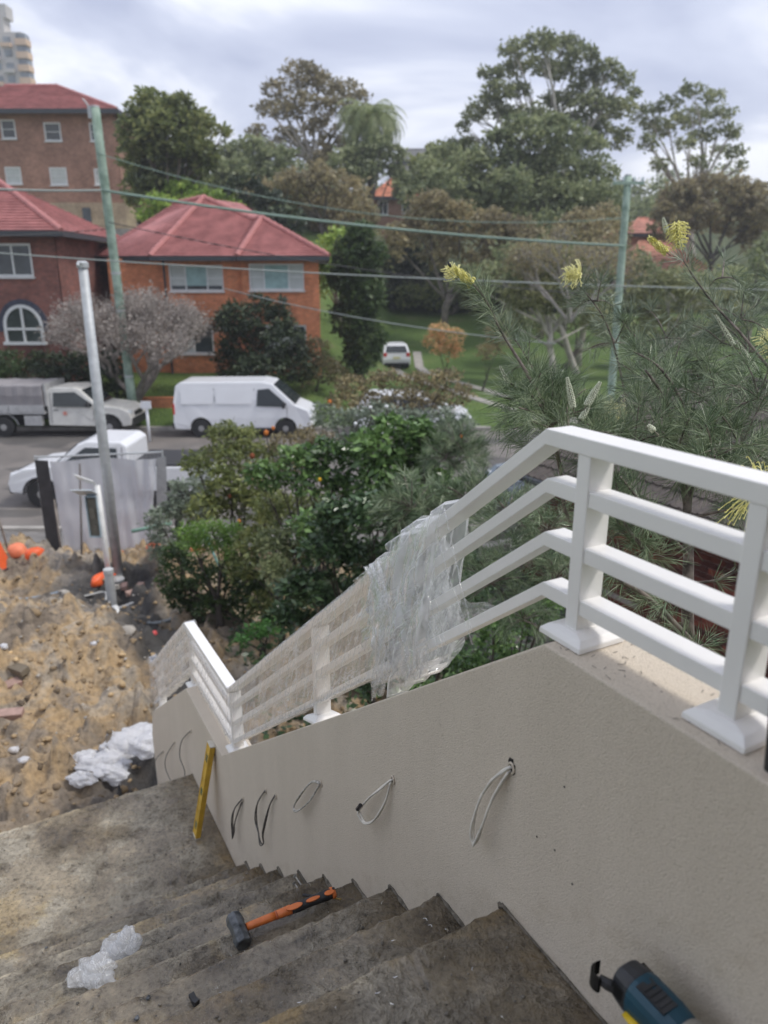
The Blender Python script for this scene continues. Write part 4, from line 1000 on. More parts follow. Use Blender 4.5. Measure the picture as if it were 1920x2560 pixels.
# loose poles, pickets
def stick(name, label, cat, a, b, r, m, group=None):
    mb = MB(); mb.tube([Vector(a), Vector(a).lerp(Vector(b), .5), Vector(b)], r, 8); o = obj(name, mb, m, loc=Vector(a), smooth=True); return tag(o, label, cat, group)
M_pick = mat('weathered_picket', (.25, .22, .19), .8, .3, 10)
stick('garden_stake', 'thin pale stake standing at the left edge behind orange fence feet', 'stake', (-6.93, 12.9, .25), (-7.22, 12.95, 2.1), .022, M_pick)
stick('star_picket', 'thin dark steel picket leaning against the grey shade cloth', 'picket', (-5.42, 12.35, .4), (-5.62, 13.3, 2.16), .018, mat('rust_dark', (.10, .085, .075), .7))
stick('picket_post', 'short thin post with a pale knob at the dark cloth strip', 'post', (-6.05, 13.0, .25), (-6.05, 13.02, 1.55), .016, M_pick)
stick('green_rail', 'short pale green rail sticking out beside the steel pole', 'rail', (-4.40, 12.2, 1.22), (-3.78, 12.5, 1.27), .035, mat('pale_green_paint', (.20, .34, .27), .6))
stick('timber_post', 'dark timber post at the right end of the shade cloth', 'post', (-3.66, 12.5, .3), (-3.70, 12.52, 1.30), .04, mat('dark_timber', (.045, .04, .035), .8))
stick('fallen_pipe', 'slim blue green pipe slanting through the shrubs', 'pipe', (-2.55, 11.2, .6), (-3.15, 11.8, 1.65), .022, mat('blue_green_pipe', (.16, .32, .30), .5))
pv = thing('drain_pipe', 'upright grey plastic drain pipe rising from the dirt', 'pipe', (-4.28, 10.7, .4))
mb = MB(); mb._lathe((-4.27, 10.66, .3), (0, 0, 1), [(0, .07), (.80, .07)], 16); obj('pipe', mb, M_pvc, pv, smooth=False)
mb = MB(); mb._lathe((-4.27, 10.66, 1.06), (0, 0, 1), [(0, .078), (.07, .078), (.08, .06)], 16); obj('cap', mb, M_pvc, pv)
mb = MB(); mb.tube([(-4.45, 10.6, dz(-4.45, 10.6) + .04), (-4.1, 10.5, dz(-4.1, 10.5) + .05), (-3.85, 10.4, dz(-3.85, 10.4) + .03)], .022, 8); tag(obj('loose_pipe', mb, M_pvcw, loc=(-4.2, 10.5, .5), smooth=True), 'thin white pipe lying across the foot of the drain pipe', 'pipe')
mb = MB(); mb.tube([(-4.12, 10.25, dz(-4.12, 10.25) + .06), (-3.95, 9.95, dz(-3.95, 9.95) + .05), (-3.82, 9.66, dz(-3.82, 9.66) + .04)], [.055, .06, .045], 10); tag(obj('pipe_offcut', mb, M_pvcw, loc=(-3.9, 9.9, .5), smooth=True), 'white pipe offcut lying on the dark soil before the drain pipe', 'pipe')
def hose(label, pts, r, m, name='garden_hose', cat='hose'):
    P = [Vector((x, y, dz(x, y) + z)) for x, y, z in pts]; Q = [Vector(q) for q in spline([tuple(p) for p in P], 6)]
    mb = MB(); mb.tube(Q, r, 8); return tag(obj(name, mb, m, loc=P[0], smooth=True), label, cat)
hose('grey conduit lying in a curve from the gully to the shrubs', [(-3.5, 9.6, .04), (-3.1, 9.4, .05), (-2.7, 9.7, .08), (-2.2, 10.1, .12), (-1.7, 10.3, .2)], .028, mat('grey_conduit', (.22, .24, .25), .6), 'conduit', 'conduit')
hose('pale hose lying in the dirt left of the drain pipe', [(-5.1, 10.5, .05), (-4.8, 10.9, .06), (-4.5, 11.0, .05), (-4.4, 10.7, .1)], .018, mat('pale_hose', (.45, .45, .43), .6))
hose('blue grey hose lying across the dirt at the left', [(-7.0, 9.9, .05), (-6.2, 10.4, .05), (-5.7, 10.9, .05), (-5.3, 11.2, .05)], .022, mat('blue_grey_hose', (.25, .30, .36), .6))
stick('dark_stake', 'dark stake leaning in the bushes right of the rubble', 'stake', (-1.55, 8.9, .9), (-1.85, 9.5, 1.7), .022, mat('grey_stake', (.17, .17, .18), .8))
# orange fence feet, cone
M_or = mat('orange_plastic', (.85, .13, .03), .45, .08, 6); M_orp = mat('dusty_orange_plastic', (.80, .24, .12), .6, .15, 6)
def foot(x, y, rz, m, label, sx=.42, sy=.24, sz=.15):
    z = dz(x, y) + .01; bm = bmesh.new(); bmesh.ops.create_icosphere(bm, subdivisions=3, radius=1)
    V = []
    for v in bm.verts:
        d = v.co; k = 1 + .12 * noise.noise(d * 2 + Vector((x, y, 0)))
        q = Vector((math.copysign(abs(d.x) ** .8, d.x) * sx / 2, math.copysign(abs(d.y) ** .8, d.y) * sy / 2, max(-.4, d.z) * sz)) * k
        V.append(Vector((x, y, z + sz * .35)) + Matrix.Rotation(rz, 3, 'Z') @ q)
    mb = MB(); mb.add(V, [[v.index for v in f.verts] for f in bm.faces]); bm.free()
    t = thing('sandbag', label, 'sandbag', (x, y, z), 'orange sandbags along the fence')
    obj('bag_body', mb, m, t, smooth=True)
    mb = MB(); c = Matrix.Rotation(rz, 3, 'Z') @ Vector((sx * .5, 0, 0)); mb.box(Vector((x, y, z + sz * .35)) + c, (.07, sy * .6, .03), Matrix.Rotation(rz, 3, 'Z')); obj('tied_end', mb, m, t, bevel=.01)
foot(-6.72, 12.7, .4, M_orp, 'dusty orange sandbag nearest the traffic cone', .34, .30, .17)
foot(-6.22, 12.35, .8, M_or, 'orange sandbag between the dusty one and the dark cloth strip', .34, .22, .13)
foot(-5.45, 12.95, .05, M_or, 'orange sandbag under the cloth, directly left of the steel pole', .55, .26, .13)
foot(-5.00, 13.0, -.3, M_or, 'orange sandbag pressed close behind the white conduit', .4, .26, .13)
foot(-4.22, 12.85, .1, M_or, 'orange sandbag just right of the steel pole foot', .42, .26, .16)
foot(-4.75, 11.55, 1.2, M_or, 'orange sandbag lying half buried in front of the steel pole', .5, .2, .13)
foot(-3.55, 13.0, .3, M_orp, 'faded orange sandbag at the timber post beside the shrubs', .3, .2, .1)
tc_ = thing('traffic_cone', 'bright orange traffic cone cut off by the left frame edge', 'traffic cone', (-6.95, 12.0, dz(-6.95, 12.0)))
z = dz(-6.95, 12.0) - .05
mb = MB(); mb._lathe((-6.76, 12.0, z + .04), (0, 0, 1), [(0, .25), (.02, .24), (.72, .045), (.75, .04)], 24); obj('cone_body', mb, M_or, tc_, smooth=False)
mb = MB(); mb.box((-6.76, 12.0, z + .02), (.52, .52, .05)); obj('cone_base', mb, M_black, tc_, bevel=.01)
# pale torn lump and bricks at the far left
mb = MB(); mb.box((-6.62, 11.55, dz(-6.62, 11.55) + .10), (.30, .16, .12), Matrix.Rotation(.3, 3, 'Z')); tag(obj('sandstone_lump', mb, M_stone, loc=(-6.62, 11.55, .6), bevel=.03), 'pale squared stone lump in front of the traffic cone', 'stone')
M_brick = mat('old_brick', (.34, .17, .11), .85, .2, 12, .4, 80, .005); M_brick2 = mat('pinkish_brick', (.36, .24, .20), .85, .2, 12, .4, 80, .005)
for (px, py, rz, m, lb) in [(25, 1508, .9, M_brick2, 'dusty pink brick lying crosswise on the mound at the left edge'), (48, 1492, -.5, mat('grey_brick', (.17, .14, .10), .9), 'dark grey brick tucked above the pink brick on the mound'), (28, 1568, .2, M_brick2, 'single reddish brick lying lower on the mound at left'), (325, 1365, .7, mat('red_plastic', (.75, .12, .12), .5), None)]:
    c = Zp(px, py, 1.15); c.z = dz(c.x, c.y) + .045
    if lb: mb = MB(); mb.box(c, (.23, .11, .076), Matrix.Rotation(rz, 3, 'Z') @ Matrix.Rotation(.2, 3, 'X')); tag(obj('brick', mb, m, loc=c, bevel=.008), lb, 'brick')
    else: mb = MB(); mb.tube([c - Vector((.05, .03, 0)), c, c + Vector((.06, .05, .02))], [.03, .045, .03], 8); tag(obj('plastic_scrap', mb, m, loc=c, smooth=True), 'crumpled pink red plastic scrap on the dark soil', 'debris')
# bricks heaped by the pole foot
for i in range(9):
    x, y = -4.25 + rnd.uniform(-.25, .3), 11.3 + rnd.uniform(-.3, .25); c = Vector((x, y, dz(x, y) + .05 + .06 * (i % 3)))
    mb = MB(); mb.box(c, (.21, .105, .07), Matrix.Rotation(rnd.uniform(0, 3), 3, 'Z') @ Matrix.Rotation(rnd.uniform(-.3, .3), 3, 'X')); tag(obj('brick', mb, M_brick2 if i % 2 else M_stone, loc=c, bevel=.006), 'broken brick in the small heap at the steel pole foot', 'brick', 'bricks heaped at the pole foot')
# white plastic sheet
def wl_(px, py, z=1.2): 
    c = Zp(px, py, z)
    for _ in range(6): c = Zp(px, py, dz(c.x, c.y) + .06)
    return c
lob = [(wl_(300, 1600), (.20, .17, .13)), (wl_(262, 1618), (.20, .15, .14)), (wl_(318, 1640), (.12, .10, .10)), (wl_(225, 1650), (.20, .13, .10)), (wl_(185, 1650), (.13, .12, .09)), (wl_(178, 1690), (.12, .07, .05)), (wl_(245, 1660), (.15, .09, .08))]
lob2 = [(Vector((p.x, p.y, dz(p.x, p.y) + r[2] * .55)), r) for p, r in lob]
crumple('plastic_sheet', 'large crumpled sheet of milky white plastic lying on the dirt mound', lob2, M_bagw, gd, 8, .42, 5, base=lob2[0][0])
c = wl_(130, 1775); mb = MB(); mb.tube([c, c + Vector((.12, .02, .03)), c + Vector((.3, .08, .02))], [.05, .06, .03], 8); tag(obj('rag', mb, mat('blue_grey_rag', (.10, .14, .17), .8, .2, 20, .6, 40, .02), loc=c, smooth=True), 'dark blue grey rag at the far edge of the landing', 'rag')
c = wl_(262, 1755); mb = MB(); mb.tube([c, c + Vector((.06, .03, .03)), c + Vector((.12, .03, .01))], [.025, .03, .02], 6); tag(obj('yellow_scrap', mb, M_yel, loc=c, smooth=True), 'small yellow scrap lying beyond the landing edge', 'debris')
for px, py in ((20, 1418), (8, 1396), (30, 1620), (205, 1390), (52, 1640), (338, 1455), (345, 1470)):
    c = wl_(px, py); o = obj('white_scrap', stones(np.zeros((1, 3)), [.055], .6), M_bagw, loc=c, local=True); tag(o, 'small crumpled white plastic scrap in the rubble', 'debris', 'white plastic scraps in the rubble')

# ------------------------------------------------------------------ vehicles (local frame: x forward, y left, z up; near side is -y when facing right)
M_white = mat('white_car_paint', (.74, .75, .77), .25, .02, 2); M_glass = mat('car_glass', (.025, .032, .036), .08, .2, 2); M_tyre = mat('tyre_rubber', (.022, .022, .022), .8)
M_rim = mat('grey_rim', (.42, .42, .42), .35, .1, 10, metal=.6); M_trim = mat('black_trim', (.03, .03, .032), .6); M_tail = mat('tail_light', (.55, .03, .03), .25); M_head = mat('headlight', (.60, .63, .66), .15)
M_dirtyw = mat('dusty_white_paint', (.62, .61, .57), .4, .1, 3)
def side_body(prof, half, tumble, bevel=.03, zsh=.9):
    """closed side outline (x,z) swept across the width; the width shrinks above zsh"""
    mb = MB(); n = len(prof)
    def w(z): return half - max(0, z - zsh) * tumble - max(0, .45 - z) * .08
    V = [(x, -w(z), z) for x, z in prof] + [(x, w(z), z) for x, z in prof]
    mb.add(V, [tuple(range(n)), tuple(range(2 * n - 1, n - 1, -1))] + [(i, i + n, (i + 1) % n + n, (i + 1) % n) for i in range(n)]); return mb
def arch(cx, r, zb, n=9): return [(cx + r * math.cos(a), max(zb, zb + .02) * 0 + .33 + r * math.sin(a)) for a in np.linspace(-.35, math.pi + .35, n)]
def wheel(t, x, y, r=.33, w=.22, rim=M_rim):
    s_ = -1 if y < 0 else 1
    mb = MB(); mb._lathe((x, y - w / 2, r), (0, 1, 0), [(0, r * .62), (.005, r * .9), (.03, r), (w - .03, r), (w - .005, r * .9), (w, r * .62)], 24)
    wh = obj('wheel', mb, M_tyre, t, local=True, smooth=False)
    yy = y + s_ * (w / 2 + .004); mb = MB(); mb._lathe((x, yy - .02 if s_ > 0 else yy + .02, r), (0, s_, 0), [(-.02, r * .64), (.0, r * .64), (.012, r * .60), (.006, r * .34), (.02, r * .30), (.024, r * .1)], 20); obj('rim', mb, rim, wh, local=True)
    mb = MB()
    for k in range(6):
        a = k * math.pi / 3; mb.box((x + math.cos(a) * r * .44, yy, r + math.sin(a) * r * .44), (.05, .012, .05), Matrix.Rotation(-a, 3, 'Y'))
    obj('rim_hole', mb, M_trim, wh, local=True)
def panel(pts, side, off, th=.012):
    """glass or trim sheet lying on the body side; pts (x,z,halfwidth)"""
    mb = MB(); mb.prism([(x, side * (w + off), z) for x, z, w in (pts if side > 0 else pts[::-1])], (0, side * th, 0)); return mb
def car_common(t, lights=True): pass
def make_van(loc, rz):
    t = thing('delivery_van', 'white panel van parked across the street in front of the orange house', 'van', loc, 'vehicles parked across the street', rz)
    prof = [(-2.38, .30), (-2.42, .55), (-2.40, 1.2), (-2.30, 1.82), (-2.12, 1.95), (0.75, 1.97), (1.10, 1.90), (1.92, 1.16), (2.35, .98), (2.47, .75), (2.47, .35), (2.36, .26)]
    prof += [(x, z) for x, z in [(1.55 + .39 * math.cos(a), .33 + .39 * math.sin(a)) for a in np.linspace(-.1, math.pi + .1, 11)]]
    prof += [(x, z) for x, z in [(-1.45 + .39 * math.cos(a), .33 + .39 * math.sin(a)) for a in np.linspace(-.1, math.pi + .1, 11)]]
    hw = lambda z: .95 - max(0, z - 1.0) * .13 - max(0, .45 - z) * .08
    obj('body', side_body(prof, .95, .13, zsh=1.0), M_white, t, bevel=.035, local=True)
    for s_ in (-1, 1):
        obj('cab_window', panel([(x, z, hw(z)) for x, z in [(.55, 1.13), (.60, 1.70), (1.00, 1.74), (1.62, 1.20), (1.55, 1.10)]], s_, .004), M_glass, t, local=True)
        for (x0, x1, z0, z1) in [(-2.12, -1.0, 1.20, 1.72), (-.88, .38, 1.20, 1.72)]:
            obj('side_panel_pressing', panel([(x, z, hw(z)) for x, z in [(x0, z0), (x0, z1), (x1, z1), (x1, z0)]], s_, .003, .006), M_white, t, local=True)
        for x in (.48, -.94, 1.62):
            obj('door_gap', panel([(x, z, hw(z)) for x, z in [(x - .008, .55), (x - .008, 1.75 if x < 1 else 1.1), (x + .008, 1.75 if x < 1 else 1.1), (x + .008, .55)]], s_, .002, .003), M_trim, t, local=True)
        obj('sill_trim', panel([(x, z, hw(z)) for x, z in [(-1.0, .27), (-1.0, .36), (1.1, .36), (1.1, .27)]], s_, .002, .01), M_trim, t, local=True)
        mb = MB(); mb.box((.62, s_ * .975, 1.02), (.16, .02, .035)); obj('door_handle', mb, M_white, t, local=True, bevel=.008)
        mb = MB(); mb.box((1.52, s_ * 1.06, 1.18), (.10, .16, .22)); obj('mirror', mb, M_trim, t, local=True, bevel=.03)
        mb = MB(); mb.box((-2.385, s_ * .86, 1.02), (.07, .14, .40)); obj('tail_light', mb, M_tail, t, local=True, bevel=.02)
        mb = MB(); mb.box((2.36, s_ * .72, .86), (.22, .26, .18)); obj('headlight', mb, M_head, t, local=True, bevel=.04)
    mb = MB(); mb.hexa([Vector(p) for p in ((1.91, -.80, 1.19), (1.91, .80, 1.19), (1.89, .80, 1.17), (1.89, -.80, 1.17), (1.16, -.70, 1.86), (1.16, .70, 1.86), (1.13, .70, 1.84), (1.13, -.70, 1.84))])
    for i in range(4): mb.v[i] = tuple(Vector(mb.v[i]) + Vector((.02, 0, .03)))
    for i in range(4, 8): mb.v[i] = tuple(Vector(mb.v[i]) + Vector((.02, 0, .03)))
    obj('windscreen', mb, M_glass, t, local=True)
    mb = MB(); mb.box((-2.42, 0, .42), (.12, 1.84, .20)); obj('bumper', mb, M_trim, t, local=True, bevel=.03)
    mb = MB(); mb.box((2.45, 0, .45), (.10, 1.70, .26)); obj('bumper', mb, M_white, t, local=True, bevel=.03)
    for x in (-1.45, 1.55):
        for y in (-.84, .84): wheel(t, x, y)
    return t
van = make_van((-5.05, 26.95, .02), 0)

def ute_body(t, paint, cab_len=1.55):
    """single cab and bonnet, nose towards +x, cab back at x = 0"""
    prof = [(0, .42), (-.02, 1.62), (.14, 1.74), (.95, 1.76), (1.18, 1.68), (1.78, 1.14), (2.55, 1.05), (2.88, .90), (2.96, .65), (2.93, .42), (2.82, .40)]
    prof += [(2.15 + .42 * math.cos(a), .38 + .42 * math.sin(a)) for a in np.linspace(.0, math.pi, 11)]
    hw = lambda z: .88 - max(0, z - 1.0) * .17 - max(0, .45 - z) * .08
    obj('cab_body', side_body(prof, .88, .17, zsh=1.0), paint, t, bevel=.04, local=True)
    for s_ in (-1, 1):
        obj('cab_window', panel([(x, z, hw(z)) for x, z in [(.22, 1.10), (.24, 1.58), (1.00, 1.60), (1.62, 1.16), (1.55, 1.08)]], s_, .004), M_glass, t, local=True)
        obj('door_gap', panel([(x, z, hw(z)) for x, z in [(.11, .5), (.11, 1.60), (.125, 1.60), (.125, .5)]], s_, .002, .003), M_trim, t, local=True)
        obj('door_gap', panel([(x, z, hw(z)) for x, z in [(1.60, .6), (1.66, 1.1), (1.675, 1.1), (1.615, .6)]], s_, .002, .003), M_trim, t, local=True)
        mb = MB(); mb.box((.32, s_ * .90, .98), (.16, .02, .035)); obj('door_handle', mb, M_trim, t, local=True, bevel=.006)
        mb = MB(); mb.box((1.48, s_ * .98, 1.18), (.10, .18, .18)); obj('mirror', mb, M_trim, t, local=True, bevel=.02)
        mb = MB(); mb.box((2.80, s_ * .66, .84), (.22, .30, .18)); obj('headlight', mb, M_head, t, local=True, bevel=.04)
        obj('arch_lip', panel([(2.15 + r * math.cos(a), .38 + r * math.sin(a), .88) for r, aa in ((.47, np.linspace(0, math.pi, 9)), (.42, np.linspace(math.pi, 0, 9))) for a in aa], s_, .0, .02), M_trim, t, local=True)
    mb = MB(); mb.hexa([Vector(p) for p in ((1.80, -.74, 1.17), (1.80, .74, 1.17), (1.77, .74, 1.15), (1.77, -.74, 1.15), (1.24, -.66, 1.67), (1.24, .66, 1.67), (1.21, .66, 1.65), (1.21, -.66, 1.65))]); obj('windscreen', mb, M_glass, t, local=True)
    mb = MB(); mb.box((2.93, 0, .52), (.12, 1.62, .30)); obj('bumper', mb, M_trim, t, local=True, bevel=.04)
    mb = MB(); mb.box((2.955, 0, .80), (.04, .8, .14)); obj('grille', mb, M_trim, t, local=True)
    for y in (-.78, .78): wheel(t, 2.15, y, .37, .24)
M_alutray = mat('dull_aluminium_tray', (.46, .46, .46), .5, .15, 5, metal=.3); M_tarp = mat('grey_tarp', (.27, .255, .26), .75, .12, 1.5, .4, 3, .05)
ut = thing('tray_ute', 'white flat-tray ute with grey tarp canopy parked left of the van', 'ute', (-11.95, 27.0, .02), 'vehicles parked across the street')
ute_body(ut, M_dirtyw)
mb = MB(); mb.box((-1.35, 0, .88), (2.55, 1.84, .10)); obj('tray_floor', mb, M_alutray, ut, local=True, bevel=.01)
for s_ in (-1, 1):
    for k in range(2):
        mb = MB(); mb.box((-1.98 + 1.27 * k, s_ * .925, 1.03), (1.25, .03, .24)); obj('tray_side', mb, M_alutray, ut, local=True, bevel=.005)
    mb = MB(); mb.box((-.52, s_ * .85, .60), (.62, .20, .34)); obj('toolbox', mb, M_alutray, ut, local=True, bevel=.01)
mb = MB(); mb.box((-2.64, 0, 1.03), (.03, 1.84, .24)); obj('tray_tail', mb, M_alutray, ut, local=True)
V = []; nu, nv = 24, 16
mb = MB(); pr = [(-.90, 1.12), (-.94, 1.5), (-.90, 1.82), (-.80, 1.88), (.80, 1.88), (.90, 1.82), (.94, 1.5), (.90, 1.12)]
for i in range(nu + 1):
    for (y, z) in pr: V.append((-2.62 + 2.52 * i / nu, y * (1 + .012 * math.sin(i * 1.7)), z + .015 * math.sin(i * .9 + y) * (z > 1.2)))
mb.add(V, [(i * 8 + j, (i + 1) * 8 + j, (i + 1) * 8 + (j + 1) % 8, i * 8 + (j + 1) % 8) for i in range(nu) for j in range(8)] + [tuple(range(8)), tuple(nu * 8 + 7 - k for k in range(8))]); obj('tarp_canopy', mb, M_tarp, ut, local=True)
mb = MB(); mb.box((-.03, 0, 1.5), (.06, 1.7, .80)); obj('headboard', mb, M_alutray, ut, local=True)
mb = MB(); mb.box((-1.3, 0, .62), (2.7, .5, .18)); obj('chassis', mb, M_trim, ut, local=True)
for y in (-.80, .80): wheel(ut, -1.62, y, .36, .26)
for s_ in (-1, 1):
    mb = MB(); mb.tube([(-1.62 + .50 * math.cos(a), s_ * .80, .36 + .46 * math.sin(a)) for a in np.linspace(.15, math.pi - .15, 9)], .02, 6); obj('mudguard', mb, M_alutray, ut, local=True)
    mb = MB(); mb.tube([(-2.15, s_ * .9, .83), (-2.45, s_ * .9, .45)], .02, 6); obj('stay', mb, M_alutray, ut, local=True)
mb = MB(); mb._lathe((.62, -.892, .86), (0, -1, 0), [(0, .075), (.004, .075)], 16); obj('door_emblem', mb, mat('faded_red_print', (.62, .25, .20), .5), ut, local=True)

# near ute, nose to the left (turned half round)
nu_ = thing('parked_ute', 'white ute with dark soft cover parked behind the shade cloth', 'ute', (-6.25, 18.35, .02), None, math.pi); nu_.scale = (1, 1, .94)
ute_body(nu_, M_white)
mb = MB(); mb.box((-1.05, 0, .78), (2.0, 1.72, .66)); obj('tub', mb, M_white, nu_, local=True, bevel=.04)
mb = MB(); mb.box((-1.05, 0, 1.14), (1.98, 1.66, .07)); obj('soft_cover', mb, M_trim, nu_, local=True, bevel=.02)
for y in (-.78, .78): wheel(nu_, -1.05, y, .37, .24)

def make_hatch(name, label, loc, rz, paint, L=4.3, group=None):
    t = thing(name, label, 'car', loc, group, rz); k = L / 4.3
    prof = [(-2.10, .32), (-2.15, .62), (-2.08, 1.02), (-1.72, 1.46), (-1.45, 1.52), (.10, 1.52), (.42, 1.44), (1.10, 1.02), (1.85, .88), (2.08, .70), (2.13, .40), (2.02, .26)]
    prof += [(1.34 + .36 * math.cos(a), .32 + .36 * math.sin(a)) for a in np.linspace(-.1, math.pi + .1, 10)]
    prof += [(-1.30 + .36 * math.cos(a), .32 + .36 * math.sin(a)) for a in np.linspace(-.1, math.pi + .1, 10)]
    prof = [(x * k, z) for x, z in prof]; hw = lambda z: .87 - max(0, z - .85) * .28 - max(0, .45 - z) * .08
    obj('body', side_body(prof, .87, .28, zsh=.85), paint, t, bevel=.045, local=True)
    for s_ in (-1, 1):
        for pts in ([(-.52, .97), (-.52, 1.40), (.12, 1.40), (.86, .99), (.80, .96)], [(-.58, .97), (-.58, 1.40), (-1.40, 1.40), (-1.62, 1.12), (-1.60, .98)]):
            pts = pts if pts[0][0] > -.55 else pts[::-1]
            obj('side_window', panel([(x * k, z, hw(z)) for x, z in pts], s_, .004), M_glass, t, local=True)
        obj('door_gap', panel([(x * k, z, hw(z)) for x, z in [(-.556, .4), (-.556, .95), (-.545, .95), (-.545, .4)]], s_, .002, .003), M_trim, t, local=True)
        mb = MB(); mb.box((.72 * k, s_ * .95, .98), (.10, .16, .12)); obj('mirror', mb, paint, t, local=True, bevel=.02)
        mb = MB(); mb.box((-2.06 * k, s_ * .70, .90), (.12, .22, .26)); obj('tail_light', mb, M_tail, t, local=True, bevel=.03)
        mb = MB(); mb.box((1.95 * k, s_ * .66, .70), (.22, .26, .14)); obj('headlight', mb, M_head, t, local=True, bevel=.03)
    mb = MB(); mb.hexa([Vector((x * k, y, z)) for x, y, z in ((1.12, -.70, 1.04), (1.12, .70, 1.04), (1.08, .70, 1.02), (1.08, -.70, 1.02), (.48, -.60, 1.45), (.48, .60, 1.45), (.44, .60, 1.43), (.44, -.60, 1.43))]); obj('windscreen', mb, M_glass, t, local=True)
    mb = MB(); mb.hexa([Vector((x * k, y, z)) for x, y, z in ((-2.09, -.66, 1.06), (-2.09, .66, 1.06), (-2.04, .66, 1.04), (-2.04, -.66, 1.04), (-1.78, -.58, 1.42), (-1.78, .58, 1.42), (-1.73, .58, 1.40), (-1.73, -.58, 1.40))]); obj('rear_window', mb, M_glass, t, local=True)
    mb = MB(); mb.box((-2.165 * k, 0, .74), (.02, .42, .12)); obj('number_plate', mb, mat('plate', (.7, .65, .3), .5), t, local=True)
    mb = MB(); mb.box((-2.12 * k, 0, .38), (.10, 1.5, .12)); obj('bumper', mb, M_trim, t, local=True, bevel=.02)
    for x in (-1.30 * k, 1.34 * k):
        for y in (-.77, .77): wheel(t, x, y, .32, .2)
    return t
make_hatch('parked_car', 'white hatchback mostly hidden by shrubs, parked ahead of the van', (1.05, 26.9, .02), 0, M_white, group='vehicles parked across the street')
make_hatch('parked_car', 'white hatchback seen from behind on the lawn driveway', (.55, 47.9, .14), R(96), M_white)
M_silver = mat('silver_blue_paint', (.34, .40, .47), .25, .05, 2, metal=.4)
make_hatch('parked_car', 'silver blue car glimpsed below the sloping top rail', (4.75, 17.6, .02), math.pi, M_silver, 4.4)
# ------------------------------------------------------------------ houses
def brickmat(name, a, b_, mortar, L=.24, H=.086, var=.35):
    m = bpy.data.materials.new(name); nt, n, l, b, out = nodes_of(m)
    g = n.new('ShaderNodeNewGeometry'); sx = n.new('ShaderNodeSeparateXYZ'); l.new(g.outputs['Position'], sx.inputs[0])
    ad = n.new('ShaderNodeMath'); ad.operation = 'ADD'; l.new(sx.outputs[0], ad.inputs[0]); l.new(sx.outputs[1], ad.inputs[1])
    cb = n.new('ShaderNodeCombineXYZ'); l.new(ad.outputs[0], cb.inputs[0]); l.new(sx.outputs[2], cb.inputs[1])
    t = n.new('ShaderNodeTexBrick'); l.new(cb.outputs[0], t.inputs['Vector']); t.inputs['Scale'].default_value = 1
    t.inputs['Brick Width'].default_value = L; t.inputs['Row Height'].default_value = H; t.inputs['Mortar Size'].default_value = .006
    t.inputs['Color1'].default_value = (*a, 1); t.inputs['Color2'].default_value = (*b_, 1); t.inputs['Mortar'].default_value = (*mortar, 1)
    c = mixc(n, l, 1.0, t.outputs['Color'], ramp(n, l, texnoise(n, l, .9, 5, .65), [(.3, (1 - var,) * 3), (.7, (1 + var * .6,) * 3)]), 'MULTIPLY')
    c = mixc(n, l, 1.0, c, ramp(n, l, texnoise(n, l, 5, 3, .6), [(.3, (.8, .8, .8)), (.7, (1.15, 1.15, 1.15))]), 'MULTIPLY')
    l.new(c, b.inputs['Base Color']); b.inputs['Roughness'].default_value = .85; return m
M_ob = brickmat('orange_brick', (.74, .27, .12), (.62, .21, .095), (.30, .20, .14))
M_rb = brickmat('red_brown_brick', (.27, .10, .075), (.19, .075, .06), (.17, .13, .11))
M_ub = brickmat('brown_brick', (.40, .22, .155), (.32, .17, .12), (.25, .19, .14))
M_sand = brickmat('sandstone_blocks', (.44, .35, .24), (.36, .28, .19), (.24, .20, .15), 1.0, .42)
M_tile = mat('red_roof_tile', (.37, .135, .125), .6, .2, 1.6, .2, 12, .02, col2=(.47, .19, .175), island=.14); M_tile2 = mat('orange_roof_tile', (.46, .17, .09), .7, .3, 1.6)
M_ridge = mat('ridge_tile', (.42, .165, .15), .6, .15, 3); M_win = mat('white_window_frame', (.66, .67, .66), .5, .04, 3)
M_pane = mat('window_glass', (.05, .06, .065), .08, .3, 1.5); M_fascia = mat('dark_fascia', (.045, .05, .058), .6); M_blind = mat('pale_blind', (.50, .53, .51), .7, .08, 2); M_teal_c = mat('teal_curtain', (.30, .44, .43), .7, .15, 3)
def holes_wall(x0, x1, z0, z1, y, holes, reveal=.12):
    """front wall facing -y at depth y with rectangular openings that have reveals"""
    mb = MB(); xs = sorted({x0, x1} | {h[0] for h in holes} | {h[1] for h in holes}); zs = sorted({z0, z1} | {h[2] for h in holes} | {h[3] for h in holes})
    for i in range(len(xs) - 1):
        for j in range(len(zs) - 1):
            cx, cz = (xs[i] + xs[i + 1]) / 2, (zs[j] + zs[j + 1]) / 2
            if any(h[0] < cx < h[1] and h[2] < cz < h[3] for h in holes): continue
            mb.add([(xs[i], y, zs[j]), (xs[i + 1], y, zs[j]), (xs[i + 1], y, zs[j + 1]), (xs[i], y, zs[j + 1])], [(0, 1, 2, 3)])
    for a, b_, c, d in holes:
        q = [(a, c), (b_, c), (b_, d), (a, d)]
        for i in range(4):
            p, r = q[i], q[(i + 1) % 4]; mb.add([(p[0], y, p[1]), (r[0], y, r[1]), (r[0], y + reveal, r[1]), (p[0], y + reveal, p[1])], [(0, 1, 2, 3)])
    return mb
